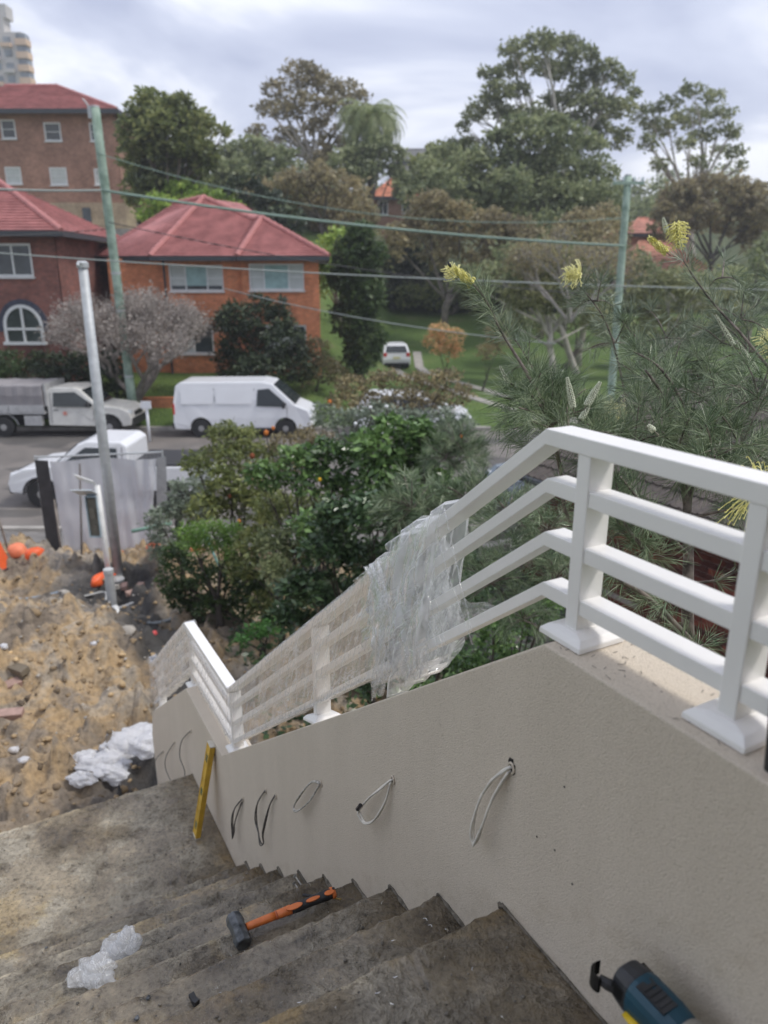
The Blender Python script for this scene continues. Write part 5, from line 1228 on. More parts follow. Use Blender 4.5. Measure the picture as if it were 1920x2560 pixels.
def window(t, x0, x1, z0, z1, y, cols, open_=(), fills=(), rails=(), fw=.07):
    """frame set in the reveal; cols are the sash divisions, rails the transoms; fills give blind or curtain per sash"""
    yy = y + .06; mb = MB()
    for c, s_ in ((((x0 + x1) / 2, yy, z1 - fw / 2), (x1 - x0, .07, fw)), (((x0 + x1) / 2, yy, z0 + fw / 2), (x1 - x0, .07, fw)), ((x0 + fw / 2, yy, (z0 + z1) / 2), (fw, .07, z1 - z0 - 2 * fw)), ((x1 - fw / 2, yy, (z0 + z1) / 2), (fw, .07, z1 - z0 - 2 * fw))): mb.box(c, s_)
    mb.box(((x0 + x1) / 2, y - .03, z0 - .035), (x1 - x0 + .1, .14, .06))
    w = obj('window', mb, M_win, t)
    ed = [x0 + fw] + [x0 + (x1 - x0) * c for c in cols] + [x1 - fw]
    for c in ed[1:-1]:
        mb = MB(); mb.box((c, yy, (z0 + z1) / 2), (fw * .8, .065, z1 - z0 - 2 * fw)); obj('mullion', mb, M_win, w)
    for i in range(len(ed) - 1):
        a, b_ = ed[i], ed[i + 1]
        mb = MB(); mb.box(((a + b_) / 2, yy + .02, (z0 + z1) / 2), (b_ - a, .012, z1 - z0 - 2 * fw)); obj('pane', mb, M_pane, w)
        if i in rails:
            mb = MB(); mb.box(((a + b_) / 2, yy, (z0 + z1) / 2), (b_ - a, .05, .045)); obj('transom', mb, M_win, w)
        if i < len(fills) and fills[i]:
            lo = z0 + fw + (.16 if i in open_ else 0)
            mb = MB(); mb.box(((a + b_) / 2, yy + .008, (lo + z1 - fw) / 2), (b_ - a - .03, .010, z1 - fw - lo)); obj('blind' if fills[i] == 1 else 'curtain', mb, M_blind if fills[i] == 1 else M_teal_c, w)
    return w
def clip(poly, z0, z1):
    def half(P, f):
        out = []
        for i in range(len(P)):
            a, b_ = P[i], P[(i + 1) % len(P)]; fa, fb = f(a), f(b_)
            if fa >= 0: out.append(a)
            if (fa >= 0) != (fb >= 0): out.append(a.lerp(b_, fa / (fa - fb)))
        return out
    P = half([Vector(p) for p in poly], lambda p: p.z - z0 + 1e-6)
    return half(P, lambda p: z1 - p.z + 1e-6) if len(P) > 2 else P
def roof(t, faces, m, step=.16, thick=.035, ridges=(), mr=None):
    """hipped roof laid in overlapping courses of tiles, each course its own piece"""
    mb = MB()
    for f in faces: mb.add(f, [tuple(range(len(f)))])
    r = obj('roof', mb, m, t)
    for f in faces:
        f = [Vector(p) for p in f]; n_ = (f[1] - f[0]).cross(f[2] - f[0]).normalized()
        if n_.z < 0: n_ = -n_
        if abs(n_.z) > .999: continue
        z0, z1 = min(p.z for p in f), max(p.z for p in f); k = max(1, int((z1 - z0) / step))
        for i in range(k):
            a, b_ = z0 + (z1 - z0) * i / k, z0 + (z1 - z0) * (i + 1) / k; P = clip(f, a, b_)
            if len(P) < 3: continue
            top = [p + n_ * (.008 + thick * (1 - (p.z - a) / (b_ - a))) for p in P]; low = [p + n_ * .004 for p in P]
            mb = MB(); q = len(P); mb.add(low + top, [tuple(range(q, 2 * q))] + [(j, (j + 1) % q, q + (j + 1) % q, q + j) for j in range(q)]); obj('tile_course', mb, m, r)
    for a, b_ in ridges:
        mb = MB(); a, b_ = Vector(a), Vector(b_); nn = max(2, int((b_ - a).length / .38))
        for i in range(nn): mb.tube([a.lerp(b_, i / nn) + Vector((0, 0, .05)), a.lerp(b_, (i + 1.06) / nn) + Vector((0, 0, .035))], [.13, .105], 8)
        obj('ridge_capping', mb, mr or M_ridge, r)
    return r
# orange brick house
oh = thing('orange_brick_house', 'orange brick two-storey house with red tiled hip roof facing the street', 'house', (-7, 34, 1.2))
hz1 = 6.30
w1 = (-9.42, -7.05, 4.93, 6.02); w2 = (-5.86, -3.48, 4.97, 6.08); w3 = (-9.35, -7.65, 2.22, 3.50); w4 = (-5.35, -3.45, 2.22, 3.50)
obj('wall', holes_wall(-9.75, -6.15, .9, hz1, 34.0, [w1, w3]), M_ob, oh)
obj('wall', holes_wall(-6.15, -2.82, .9, hz1, 33.7, [w2, w4]), M_ob, oh)
mb = MB(); mb.box((-7.85, 38.7, 3.6), (8.5, 9.2, 5.4)); obj('core_wall', mb, M_ob, oh)
mb = MB(); mb.box((-11.0, 39.4, 3.6), (3.0, 7.6, 5.4)); obj('wing_wall', mb, M_ob, oh)
mb = MB(); mb.box((-6.17, 33.84, 3.6), (.03, .27, 5.4)); obj('corner_return', mb, M_ob, oh)
mb = MB(); mb.hexa([Vector(p) for p in ((-3.2, 33.72, .9), (-2.83, 33.72, .9), (-3.6, 38.2, .9), (-3.9, 38.2, .9), (-3.2, 33.72, 6.3), (-2.83, 33.72, 6.3), (-3.6, 38.2, 6.3), (-3.9, 38.2, 6.3))]); obj('side_wall', mb, M_ob, oh)
window(oh, *w1, 34.0, (.30, .70), open_=(0, 1, 2), fills=(1, 2, 1), rails=(0, 2))
window(oh, w2[0], w2[1], w2[2], w2[3], 33.7, (.27, .72), fills=(1, 2, 1), rails=(0, 2))
window(oh, *w3, 34.0, (.48,), fills=(1, 0), rails=(0,))
window(oh, *w4, 33.7, (.35, .7), fills=(1, 1, 0))
P0 = Y(375, 442, 38.6); P1 = Y(440, 428, 37.6); P2 = Y(566, 472, 35.6); Vv = Y(546, 475, 36.0)
E0 = Vector((-13.2, 35.2, 6.42)); E1 = Vector((-9.95, 33.3, 6.36)); E2 = Vector((-6.45, 33.3, 6.36)); E2b = Vector((-6.20, 33.05, 6.36)); E3 = Vector((-2.35, 33.05, 6.36))
B3 = Vector((-3.3, 43.5, 6.36)); B0 = Vector((-13.2, 43.5, 6.42)); PB = Vector((-7.2, 40.0, P1.z))
Q0 = Y(440, 428, 37.6); Q0 = Vector((P1.x, P1.y, P1.z))
roof(oh, [[E0, E1, P1, P0], [E1, E2, Vv, P1], [E2, E2b, P2, Vv], [E2b, E3, P2], [E3, B3, PB, P2], [P1, Vv, P2, PB], [B3, B0, P0, PB], [P0, P1, PB], [B0, E0, P0]], M_tile, .105, .05,
     [(P0, P1), (P1, E1), (P1, Vv), (P2, E2b), (P2, E3), (Vv, P2)])
def edge_board(t, pts, h=.18, w=.05, m=None, nm='fascia_gutter'):
    for a, b_ in zip(pts[:-1], pts[1:]):
        a, b_ = Vector(a), Vector(b_); d = (b_ - a).normalized(); n_ = Vector((d.y, -d.x, 0)) * w
        mb = MB(); mb.hexa([a - Vector((0, 0, h)), b_ - Vector((0, 0, h)), b_ - Vector((0, 0, h)) + n_, a - Vector((0, 0, h)) + n_, a, b_, b_ + n_, a + n_]); obj(nm, mb, m or M_fascia, t)
edge_board(oh, [E0, E1, E2, E2b, E3, B3])
mb = MB(); mb.add([E0 - Vector((0, 0, .16)), E1 - Vector((0, 0, .16)), E3 - Vector((0, -.2, .16)), B3 - Vector((0, 0, .16)), B0 - Vector((0, 0, .16))], [(0, 1, 2, 3, 4)]); obj('eave_soffit', mb, M_fascia, oh)
mb = MB(); mb.tube([(-9.60, 33.93, 6.2), (-9.60, 33.93, 1.0)], .045, 8); obj('downpipe', mb, M_fascia, oh)
gw = Y(345, 850, 29.6); mb = MB(); mb.box((gw.x, 29.6, .62), (1.5, .24, .62)); tag(obj('garden_wall', mb, M_ob, loc=(gw.x, 29.6, .3)), 'low red brick garden wall behind the green pole foot', 'wall')
# left house with the arched window
lh = thing('red_brown_house', 'dark red brick house with white arched window at the left edge', 'house', (-16, 31, 1.8))
obj('wall', holes_wall(-19.5, -12.95, 1.2, 7.05, 31.0, [(-15.55, -13.97, 5.52, 6.78), (-18.9, -17.2, 5.52, 6.78)]), M_rb, lh)
mb = MB(); mb.box((-12.97, 34.5, 4.1), (.04, 7.0, 5.9)); obj('side_wall', mb, M_rb, lh)
mb = MB(); mb.box((-16.2, 34.8, 4.1), (6.3, 6.6, 5.6)); obj('core_wall', mb, M_rb, lh)
window(lh, -15.55, -13.97, 5.52, 6.78, 31.0, (.5,), fw=.09); window(lh, -18.9, -17.2, 5.52, 6.78, 31.0, (.5,), fw=.09)
cxa, cz, ra = -14.65, 3.62, .76
def archpts(r, zb, n=14): return [(cxa - r, zb)] + [(cxa - r * math.cos(k * math.pi / n), cz + r * 1.05 * math.sin(k * math.pi / n)) for k in range(n + 1)] + [(cxa + r, zb)]
def ring(o_, i_, y, th):
    mb = MB(); n_ = len(o_)
    V = [(x, y, z) for x, z in o_] + [(x, y, z) for x, z in i_] + [(x, y + th, z) for x, z in o_] + [(x, y + th, z) for x, z in i_]
    F = []
    for k in range(n_ - 1): F += [(k, k + 1, n_ + k + 1, n_ + k), (2 * n_ + k, 3 * n_ + k, 3 * n_ + k + 1, 2 * n_ + k + 1), (k, 2 * n_ + k, 2 * n_ + k + 1, k + 1), (n_ + k, n_ + k + 1, 3 * n_ + k + 1, 3 * n_ + k)]
    mb.add(V, F); return mb
obj('arch_surround', ring(archpts(1.0, 3.4), archpts(.80, 3.4), 30.93, .07), mat('blue_black_brick', (.045, .05, .075), .7, .3, 8), lh)
aw = obj('arched_window', ring(archpts(.80, 2.92), archpts(.68, 3.0), 30.90, .08), M_win, lh)
mb = MB(); mb.prism([(x, 30.965, z) for x, z in archpts(.70, 2.95)], (0, .02, 0)); obj('pane', mb, M_pane, aw)
for c, s_ in (((cxa, 30.92, 3.66), (.09, .06, 1.45)), ((cxa, 30.915, 3.50), (1.42, .05, .09)), ((cxa, 30.90, 2.93), (1.75, .12, .12))): mb = MB(); mb.box(c, s_); obj('glazing_bar', mb, M_win, aw)
LE = [Vector((-20.5, 30.3, 7.2)), Vector((-12.4, 30.3, 7.2)), Vector((-12.4, 38.5, 7.2)), Vector((-20.5, 38.5, 7.2))]; LA = Vector((-16.6, 34.4, 9.5)); 
roof(lh, [[LE[0], LE[1], LA], [LE[1], LE[2], LA], [LE[2], LE[3], LA], [LE[3], LE[0], LA]], M_tile, .12, .05, [(LA, LE[1]), (LA, LE[0])]); edge_board(lh, LE[:3], .2)
# upper three storey house on a sandstone base
uh = thing('upper_brick_house', 'tall brown brick house on a sandstone base up the hill', 'house', (-24, 58, 8.5))
hs_ = [(-27.10, -26.05, 14.95, 16.2), (-24.07, -22.86, 14.80, 16.02), (-20.85, -19.9, 14.80, 16.0), (-27.25, -26.08, 12.0, 13.15), (-24.05, -22.80, 11.93, 13.12), (-20.85, -19.9, 11.95, 13.05)]
obj('wall', holes_wall(-33, -18.95, 10.75, 16.75, 58.0, hs_), M_ub, uh)
for h in hs_: window(uh, *h, 58.0, (), fills=(0,) if h[2] > 14 else (1,), rails=(0,), fw=.11)
mb = MB(); mb.box((-18.97, 63, 13.7), (.04, 10, 6.0)); obj('side_wall', mb, M_ub, uh)
mb = MB(); mb.box((-26, 63.2, 13.7), (13.9, 9.8, 5.9)); obj('core_wall', mb, M_ub, uh)
mb = MB(); mb.box((-25.9, 62.6, 9.2), (14.3, 9.6, 3.1)); obj('sandstone_base', mb, M_sand, uh)
mb = MB(); mb.box((-21.6, 57.78, 9.75), (.6, .06, 1.3)); obj('base_opening', mb, M_pane, uh)
UE = [Vector((-34, 57.2, 16.7)), Vector((-18.5, 57.2, 16.7)), Vector((-18.5, 69, 16.7)), Vector((-34, 69, 16.7))]; UA = Vector((-24.6, 62.6, 19.3)); UB = Vector((-28.5, 62.6, 19.3))
roof(uh, [[UE[0], UE[1], UA, UB], [UE[1], UE[2], UA], [UE[2], UE[3], UB, UA], [UE[3], UE[0], UB]], M_tile, .14, .06, [(UA, UE[1]), (UA, UB)]); edge_board(uh, UE[:3], .28, .08)
mb = MB(); mb.hexa([Vector(p) for p in ((-27, 50, 6), (-14, 50, 6), (-14, 57, 6), (-27, 57, 6), (-27, 50, 8.0), (-14, 50, 8.0), (-14, 57, 8.3), (-27, 57, 8.3))])
tag(obj('sandstone_retaining_wall', mb, M_sand, loc=(-20, 50, 6)), 'pale sandstone retaining terrace below the tall brick house', 'wall')
mb = MB(); mb.box((-18.8, 49.7, 8.25), (8.5, .25, .45)); tag(obj('concrete_balustrade', mb, M_conc, loc=(-18.8, 49.7, 8)), 'pale concrete coping between the two red roofs', 'wall')
# apartment tower
tw = thing('apartment_tower', 'distant pale apartment tower with balconies at top left', 'apartment building', (-107, 223, 20))
M_tc = mat('tower_concrete', (.48, .45, .42), .8, .12, .2); M_tb = mat('tower_tan', (.60, .42, .28), .8, .1, .2)
mb = MB(); mb.box((-107.5, 223.5, 42), (26, 5, 50)); mb.box((-110, 223.5, 69), (22, 4, 4)); obj('shaft', mb, M_tc, tw)
mb = MB(); mb.box((-100.5, 223.6, 72.0), (5, 4, 3)); obj('lift_housing', mb, M_tc, tw)
M_wind = mat('tower_window', (.13, .16, .19), .2, .5, .3, col2=(.25, .29, .32))
for k in range(12):
    z = 64.6 - 3.0 * k
    mb = MB(); mb.box((-94.6, 221.6, z), (3.0, 3.0, 1.5)); obj('end_balcony', mb, M_tb, tw)
    mb = MB(); mb.box((-94.7, 221.9, z + 1.4), (2.4, 2.4, 1.3)); obj('balcony_recess', mb, M_wind, tw)
    for j in range(4):
        mb = MB(); mb.box((-98.4 - 3.2 * j, 220.9, z + .5), (1.9, .25, 1.5)); obj('window', mb, M_wind, tw)
        if j % 2 == k % 2: mb = MB(); mb.box((-98.4 - 3.2 * j, 220.2, z - .8), (2.6, 1.5, .9)); obj('balcony', mb, M_tb if k % 3 == 0 else M_tc, tw)
# far cottages
def cottage(name, label, x0, x1, y, z0, z1, zr_, m, mt, wins=(), dep=8, ridge=.3):
    t = thing(name, label, 'house', ((x0 + x1) / 2, y, z0))
    obj('wall', holes_wall(x0, x1, z0 - 2, z1, y, list(wins)), m, t)
    mb = MB(); mb.box(((x0 + x1) / 2, y + dep / 2 + .15, (z0 + z1) / 2 - 1), (x1 - x0 - .02, dep, z1 - z0 + 1.9)); obj('core_wall', mb, m, t)
    for w in wins: window(t, *w, y, (.5,), fw=.12)
    e = .5; A = [Vector((x0 - e, y - e, z1)), Vector((x1 + e, y - e, z1)), Vector((x1 + e, y + dep + e, z1)), Vector((x0 - e, y + dep + e, z1))]
    w_ = (x1 - x0) * ridge / 2; c = (x0 + x1) / 2; R1 = Vector((c - w_, y + dep / 2, zr_)); R2 = Vector((c + w_, y + dep / 2, zr_))
    roof(t, [[A[0], A[1], R2, R1], [A[1], A[2], R2], [A[2], A[3], R1, R2], [A[3], A[0], R1]], mt, .3, .05, [(R1, R2), (R1, A[0]), (R2, A[1])], mt); edge_board(t, A[:3], .3, .08); return t
cottage('hillside_cottage', 'small brick cottage with orange tiled roof among trees on the hill', -.9, 3.2, 85, 11.2, 13.8, 16.0, M_ub, M_tile2, [(-.65, .45, 12.0, 13.5), (1.9, 2.9, 12.2, 13.4)], 7, .15)
cottage('grey_roofed_house', 'grey roofed house high behind the hillside cottage', 1.5, 8.5, 112, 19.5, 21.0, 23.2, M_tc, mat('grey_slate', (.15, .15, .145), .8, .15, 1), [], 9, .5)
cottage('orange_roofed_house', 'low house with bright orange tiled roof behind the right pole', 20.6, 27.6, 66, 4.0, 5.9, 8.6, mat('cream_wall', (.5, .46, .4), .8), mat('bright_orange_tile', (.52, .24, .16), .7, .25, 1.5), [(21.4, 22.8, 4.5, 5.6), (24, 25.4, 4.5, 5.6)], 9, .35)
cottage('tiled_house', 'house with orange roof and pale gable half hidden right of the bottlebrush flower', 23.5, 28, 75, 8.0, 9.6, 11.2, M_ub, mat('salmon_tile', (.55, .24, .17), .7, .25, 1.5), [], 8, .2)

# neighbour's dark brick house beside the garden, with pieces one can pick apart
nh = thing('neighbour_house', 'dark red brick neighbouring wall under a low brown tiled roof seen through the railing', 'house', S(8, 7, -.3))
M_nb = [mat('neighbour_brick_dark', (.10, .035, .028), .85, .25, 20, .4, 80, .005), mat('neighbour_brick_red', (.26, .07, .045), .85, .25, 20, .4, 80, .005), mat('neighbour_brick_mid', (.16, .05, .035), .85, .25, 20, .4, 80, .005)]
M_nm = mat('neighbour_mortar', (.40, .35, .31), .9, .2, 10)
mb = MB(); mb.hexa([S(8.012, 2.5, -.6), S(8.3, 2.5, -.6), S(8.3, 9.6, -.6), S(8.012, 9.6, -.6), S(8.012, 2.5, 2.36), S(8.3, 2.5, 2.36), S(8.3, 9.6, 2.36), S(8.012, 9.6, 2.36)]); obj('mortar_bed', mb, M_nm, nh)
me = {}
for c in range(18):
    for k in range(17):
        if c * 17 + k >= 298: break
        s_ = 4.75 + .24 * k + (.12 if c % 2 else 0); z = 2.30 - .086 * c
        key = rnd.choice((0, 0, 1, 2, 2))
        if key not in me:
            mb = MB(); mb.box((0, 0, 0), (.10, .230, .076)); o = obj('brick', mb, M_nb[key], nh, local=True); me[key] = o.data
        else: o = bpy.data.objects.new('brick', me[key]); COL.objects.link(o); o.parent = nh
        o.location = S(8.05 - rnd.uniform(0, .004), s_, z) - nh.location; o.rotation_euler = (0, 0, R(28.7))
mb = MB()
for c in range(32):
    for k in range(40):
        s_ = 2.6 + .24 * k + (.12 if c % 2 else 0); z = 2.30 - .086 * c
        if s_ > 9.45: continue
        if c < 18 and 4.7 < s_ < 8.75: continue
        mb.box(S(8.05, s_, z), (.10, .230, .076), Matrix.Rotation(R(28.7), 3, 'Z'))
obj('brickwork', mb, M_nb[2], nh, kind='stuff')
M_nt = mat('brown_concrete_tile', (.075, .062, .054), .8, .3, 3, .4, 30, .02, island=.35)
def tiles_plane():
    e0, e1 = (7.65, 2.36), (11.2, 3.75); rows = 11; w = .30
    base = S(0, 0, 0); first = None
    sl = math.atan2(e1[1] - e0[1], e1[0] - e0[0]); mbk = MB()
    r = sbox(7.66, 11.2, 2.2, 12.6, 1.60, 1.62); 
    mb = MB(); mb.prism([S(e0[0], 2.2, e0[1] - .03), S(e1[0], 2.2, e1[1] - .03), S(15, 2.2, 2.3), S(e0[0], 2.2, 2.24)], FW * 7.6); rf = obj('roof', mb, mat('roof_batten', (.03, .028, .026), .9), nh)
    Mx = Matrix.Rotation(R(28.7), 3, 'Z')
    for i in range(rows):
        for k in range(34):
            t0 = i / rows; d = e0[0] + (e1[0] - e0[0]) * (t0 + .5 / rows); z = e0[1] + (e1[1] - e0[1]) * (t0 + .5 / rows) + .012
            s_ = 2.4 + w * k + (.15 if i % 2 else 0)
            if s_ > 9.7: continue
            if i * 34 + k < 0: continue
            c = S(d, s_, z) ; rot = Mx @ Matrix.Rotation(-sl + .07, 3, 'Y')
            if 4.5 < s_ < 11.5 and len([1]) and tiles_plane.n < 250:
                tiles_plane.n += 1
                if first is None:
                    mb = MB(); P = []; L_ = .39; pr = [(-.145, .0), (-.10, .022), (-.05, .0), (.0, .0), (.05, .022), (.10, 0), (.145, .0)]
                    top = [(-L_ / 2, y, z2) for y, z2 in pr] + [(L_ / 2, y, z2) for y, z2 in pr]; bot = [(x, y, z2 - .014) for x, y, z2 in top]
                    n_ = 7; F = [(j, j + n_, j + n_ + 1, j + 1) for j in range(6)] + [(14 + j, 14 + j + 1, 14 + j + n_ + 1, 14 + j + n_) for j in range(6)] + [(j, j + 1, 15 + j, 14 + j) for j in range(6)]
                    mb.add(top + bot, F); o = obj('roof_tile', mb, M_nt, rf, local=True); first = o.data
                else: o = bpy.data.objects.new('roof_tile', first); COL.objects.link(o); o.parent = rf
                o.location = c - nh.location; o.rotation_euler = rot.to_euler()
            else: mbk.box(c, (.39, .29, .016), rot)
    obj('roof_tiling', mbk, M_nt, rf, kind='stuff')
tiles_plane.n = 0
tiles_plane()
mb = MB(); mb.tube([S(11.2, 2.2, 3.78), S(11.2, 9.8, 3.78)], .10, 8); obj('ridge_line', mb, M_nt, nh)
mb = MB(); mb.tube([S(7.60, 2.2, 2.32), S(7.60, 9.8, 2.32)], .055, 8); obj('gutter', mb, M_fascia, nh)

# ------------------------------------------------------------------ poles and wires
M_pg = mat('green_treated_timber', (.25, .36, .28), .8, .3, 3, .4, 20, .01, col2=(.36, .46, .38))
def power_pole(label, a, b_, r0, r1, arm=True):
    a, b_ = Vector(a), Vector(b_); t = thing('power_pole', label, 'power pole', a, 'green power poles')
    mb = MB(); mb.tube([a.lerp(b_, i / 8) for i in range(9)], [r0 + (r1 - r0) * i / 8 for i in range(9)], 14); obj('shaft', mb, M_pg, t, smooth=True)
    mb = MB(); mb._lathe(b_, (0, 0, 1), [(0, r1 * 1.05), (.04, r1 * 1.0), (.06, r1 * .4)], 12); obj('pole_cap', mb, M_galv, t)
    if arm:
        mb = MB(); mb.box(b_ - Vector((0, .12, .25)), (1.1, .09, .10)); obj('crossarm', mb, M_pg, t)
        for x in (-.5, -.2, .2, .5): mb = MB(); mb._lathe(b_ + Vector((x, -.12, -.2)), (0, 0, 1), [(0, .03), (.06, .045), (.10, .03), (.13, .045), (.16, .02)], 10); obj('insulator', mb, mat('pale_insulator', (.45, .52, .55), .3), t)
    else:
        mb = MB(); mb.box(b_ + Vector((-.14, -.05, -.15)), (.16, .10, .38)); mb.tube([b_ + Vector((-.2, -.05, .05)), b_ + Vector((-.35, -.1, .25))], .025, 6); obj('clamp_bracket', mb, M_galv, t)
        for z in (1.9, 4.3, 5.6): mb = MB(); p = a.lerp(b_, (z - a.z) / (b_.z - a.z)); mb._lathe(p, (b_ - a).normalized(), [(0, r0 * 1.02), (.08, r0 * 1.02)], 12); obj('metal_band', mb, M_galv, t)
    return t
pb = Y(289, 890, 28.3); pt = Y(205, 232, 27.6)
power_pole('tall green timber pole standing on the verge between the ute and the van', (pb.x, 28.3, .1), pt, .17, .15, False)
pb2 = Y(1318, 880, 28.8); pt2 = Y(1357, 380, 28.8); power_pole('slim green pole with a crossarm at the right, behind the flowering shrub', (pb2.x, 28.8, .1), pt2, .15, .13, True)
# street signpost by the ute nose
sp_ = thing('sign_post', 'short white street post beside the ute nose', 'post', (-8.15, 25.3, 0))
mb = MB(); mb.tube([(-8.15, 25.3, 0), (-8.15, 25.3, 1.35)], .05, 8); obj('post', mb, M_white, sp_, smooth=True)
mb = MB(); mb.box((-8.15, 25.25, 1.32), (.34, .05, .26)); obj('plate', mb, M_white, sp_)
M_wire = mat('pale_cable_sheath', (.30, .33, .31), .6, .1, 2); M_wireg = mat('green_cable_sheath', (.21, .29, .24), .6, .1, 2); M_wired = mat('dark_wire', (.06, .06, .06), .6)
def wire(label, a, b_, sag, r, m):
    a, b_ = Vector(a), Vector(b_); pts = [a.lerp(b_, i / 24) - Vector((0, 0, sag * 4 * (i / 24) * (1 - i / 24))) for i in range(25)]
    mb = MB(); mb.tube(pts, r, 6); o = obj('overhead_cable', mb, m, loc=a, smooth=True); return tag(o, label, 'cable', 'overhead cables over the street')
def wp(px, py, y): return Y(px, py, y)
wire('thick grey cable entering from the left to the leaning green pole', wp(-90, 404, 26), wp(219, 411, 27.5), .05, .040, M_wire)
wire('thick green cable sloping from the leaning pole to the right pole', wp(222, 411, 27.5), wp(1349, 531, 28.7), .25, .050, M_wireg)
wire('pale cable crossing the whole view just below the roof eaves', wp(-90, 540, 24), wp(1750, 628, 24), .18, .024, M_wire)
wire('thin dark cable from the leaning pole across the red roof', wp(235, 480, 27.5), wp(1340, 640, 28.7), .35, .018, M_wired)
wire('thin high cable leaving the pole head to the right pole head', wp(208, 330, 27.5), wp(1357, 470, 28.7), .9, .016, M_wireg)
wire('slack service cable dropping from the house front to the right', wp(480, 622, 32), wp(1200, 742, 24), .25, .018, M_wire)
wire('thin low cable entering from the left below the red roof', wp(-60, 512, 25), wp(230, 495, 27.5), .03, .016, M_wired)
# ------------------------------------------------------------------ trees beyond the street
M_bark = mat('grey_bark', (.16, .14, .12), .9, .3, 4, .5, 12, .03); M_barkw = mat('pale_gum_bark', (.42, .39, .34), .8, .25, 3, .3, 10, .02); M_barkd = mat('dark_bark', (.06, .05, .042), .9, .3, 6)
L_gum = leafmat('gum_leaves', (.040, .050, .022), (.078, .090, .038), (.135, .140, .065), .25, lg=3.3, thin=.5)
L_gumb = leafmat('bronze_gum_leaves', (.050, .045, .022), (.085, .075, .038), (.14, .115, .06), .3, lg=3.3, thin=.5)
L_dense = leafmat('dense_leaves', (.030, .040, .012), (.065, .078, .022), (.125, .13, .04), .4, lg=3.3, thin=.5)
L_mid = leafmat('mid_green_leaves', (.042, .054, .024), (.080, .095, .042), (.14, .15, .07), .3, lg=3.3, thin=.5)
L_brown = leafmat('brown_green_leaves', (.060, .050, .028), (.105, .090, .045), (.16, .13, .06), .3, lg=3.3, thin=.5)
L_yel = leafmat('yellow_green_leaves', (.09, .15, .02), (.16, .24, .03), (.28, .34, .06), .5)
L_dark = leafmat('very_dark_leaves', (.010, .017, .008), (.018, .030, .012), (.045, .060, .02), .8, thin=.2)
L_con = leafmat('conifer_leaves', (.018, .036, .010), (.035, .062, .016), (.07, .10, .03), .8)
L_grey = leafmat('grey_green_leaves', (.05, .07, .045), (.09, .12, .08), (.17, .20, .14), 1.2)
def gz(x, y): return float(far_z(np.array(float(x)), np.array(float(y))))
def ptree(label, cat, px, y, lst, m_leaf, bark=None, leaf=.34, dens=16, r0=.3, dy=1.5, k=1.0, name='tree', group=None, fork=.5, sub=.28, aspect=.5, upper=.35, shell=None):
    cl = CL(y, lst, dy, k); b = Y(px, 500, y); base = (b.x, y, gz(b.x, y) - .1)
    return tree(name, label, cat, base, cl, m_leaf, bark or M_bark, leaf, dens, r0, fork, group, aspect, sub, upper)
ptree('dense round dark green tree right of the tall brick house', 'tree', 345, 50, [(330, 235, 42, 32), (385, 240, 40, 30), (300, 285, 40, 42), (360, 290, 55, 50), (425, 285, 38, 45), (290, 350, 30, 40), (340, 355, 50, 45), (400, 355, 50, 45), (440, 335, 28, 30), (483, 283, 14, 7), (310, 410, 40, 35), (380, 410, 45, 35)], L_dense, leaf=.30, dens=20)
ptree('tall open gum tree with bronze domed crown behind the palm', 'gum tree', 690, 76, [(650, 160, 38, 24), (600, 195, 30, 20), (690, 180, 32, 24), (575, 235, 26, 16), (555, 285, 20, 14), (615, 240, 34, 16), (660, 225, 34, 20), (740, 190, 34, 18), (775, 215, 26, 18), (720, 230, 34, 18), (690, 270, 34, 16), (625, 290, 30, 14), (590, 320, 26, 16), (760, 260, 26, 14), (655, 325, 34, 20), (720, 310, 30, 20), (700, 350, 34, 20)], L_gumb, M_barkw, leaf=.30, dens=8, r0=.42, dy=3, fork=.55, sub=.3)
ptree('largest gum tree with broad umbrella crown against the sky', 'gum tree', 1190, 72, [(1112, 108, 28, 20), (1165, 92, 36, 20), (1215, 100, 36, 18), (1262, 118, 30, 16), (1305, 150, 32, 18), (1345, 172, 22, 14), (1370, 200, 12, 14), (1062, 160, 26, 12), (1110, 150, 26, 16), (1075, 195, 34, 14), (1120, 195, 26, 14), (1160, 140, 32, 14), (1215, 150, 40, 14), (1270, 175, 36, 14), (1025, 245, 24, 16), (1000, 275, 14, 10), (1055, 225, 30, 16), (1100, 245, 36, 14), (1150, 250, 40, 18), (1215, 215, 44, 12), (1280, 225, 44, 18), (1330, 235, 40, 18), (1215, 265, 44, 20), (1290, 280, 34, 20), (1340, 300, 22, 22)], L_gum, M_barkw, leaf=.32, dens=9, r0=.5, dy=3, fork=.5, sub=.3)
ptree('open gum tree with airy crown at the right of the largest one', 'gum tree', 1500, 74, [(1395, 250, 28, 22), (1440, 225, 26, 14), (1495, 195, 26, 12), (1540, 210, 26, 12), (1445, 270, 40, 16), (1500, 250, 40, 14), (1560, 245, 24, 16), (1580, 285, 24, 14), (1525, 290, 30, 12), (1480, 310, 26, 12), (1590, 330, 20, 14), (1600, 360, 12, 14), (1555, 330, 20, 12), (1400, 310, 22, 18), (1425, 355, 20, 14), (1510, 350, 22, 12)], L_gum, M_barkw, leaf=.30, dens=7.5, r0=.4, dy=3, fork=.55, sub=.3)
ptree('broad dull green tree in front of the largest gum', 'tree', 1150, 60, [(1130, 290, 50, 34), (1200, 290, 55, 36), (1260, 330, 45, 36), (1080, 320, 40, 34), (1030, 360, 50, 36), (960, 350, 45, 34), (920, 380, 34, 34), (1120, 370, 60, 40), (1200, 380, 60, 45), (1290, 390, 50, 40), (1060, 420, 60, 40), (980, 430, 60, 40), (1150, 450, 60, 40), (1240, 450, 55, 40)], L_mid, leaf=.30, dens=12, r0=.35, dy=3, sub=.24)
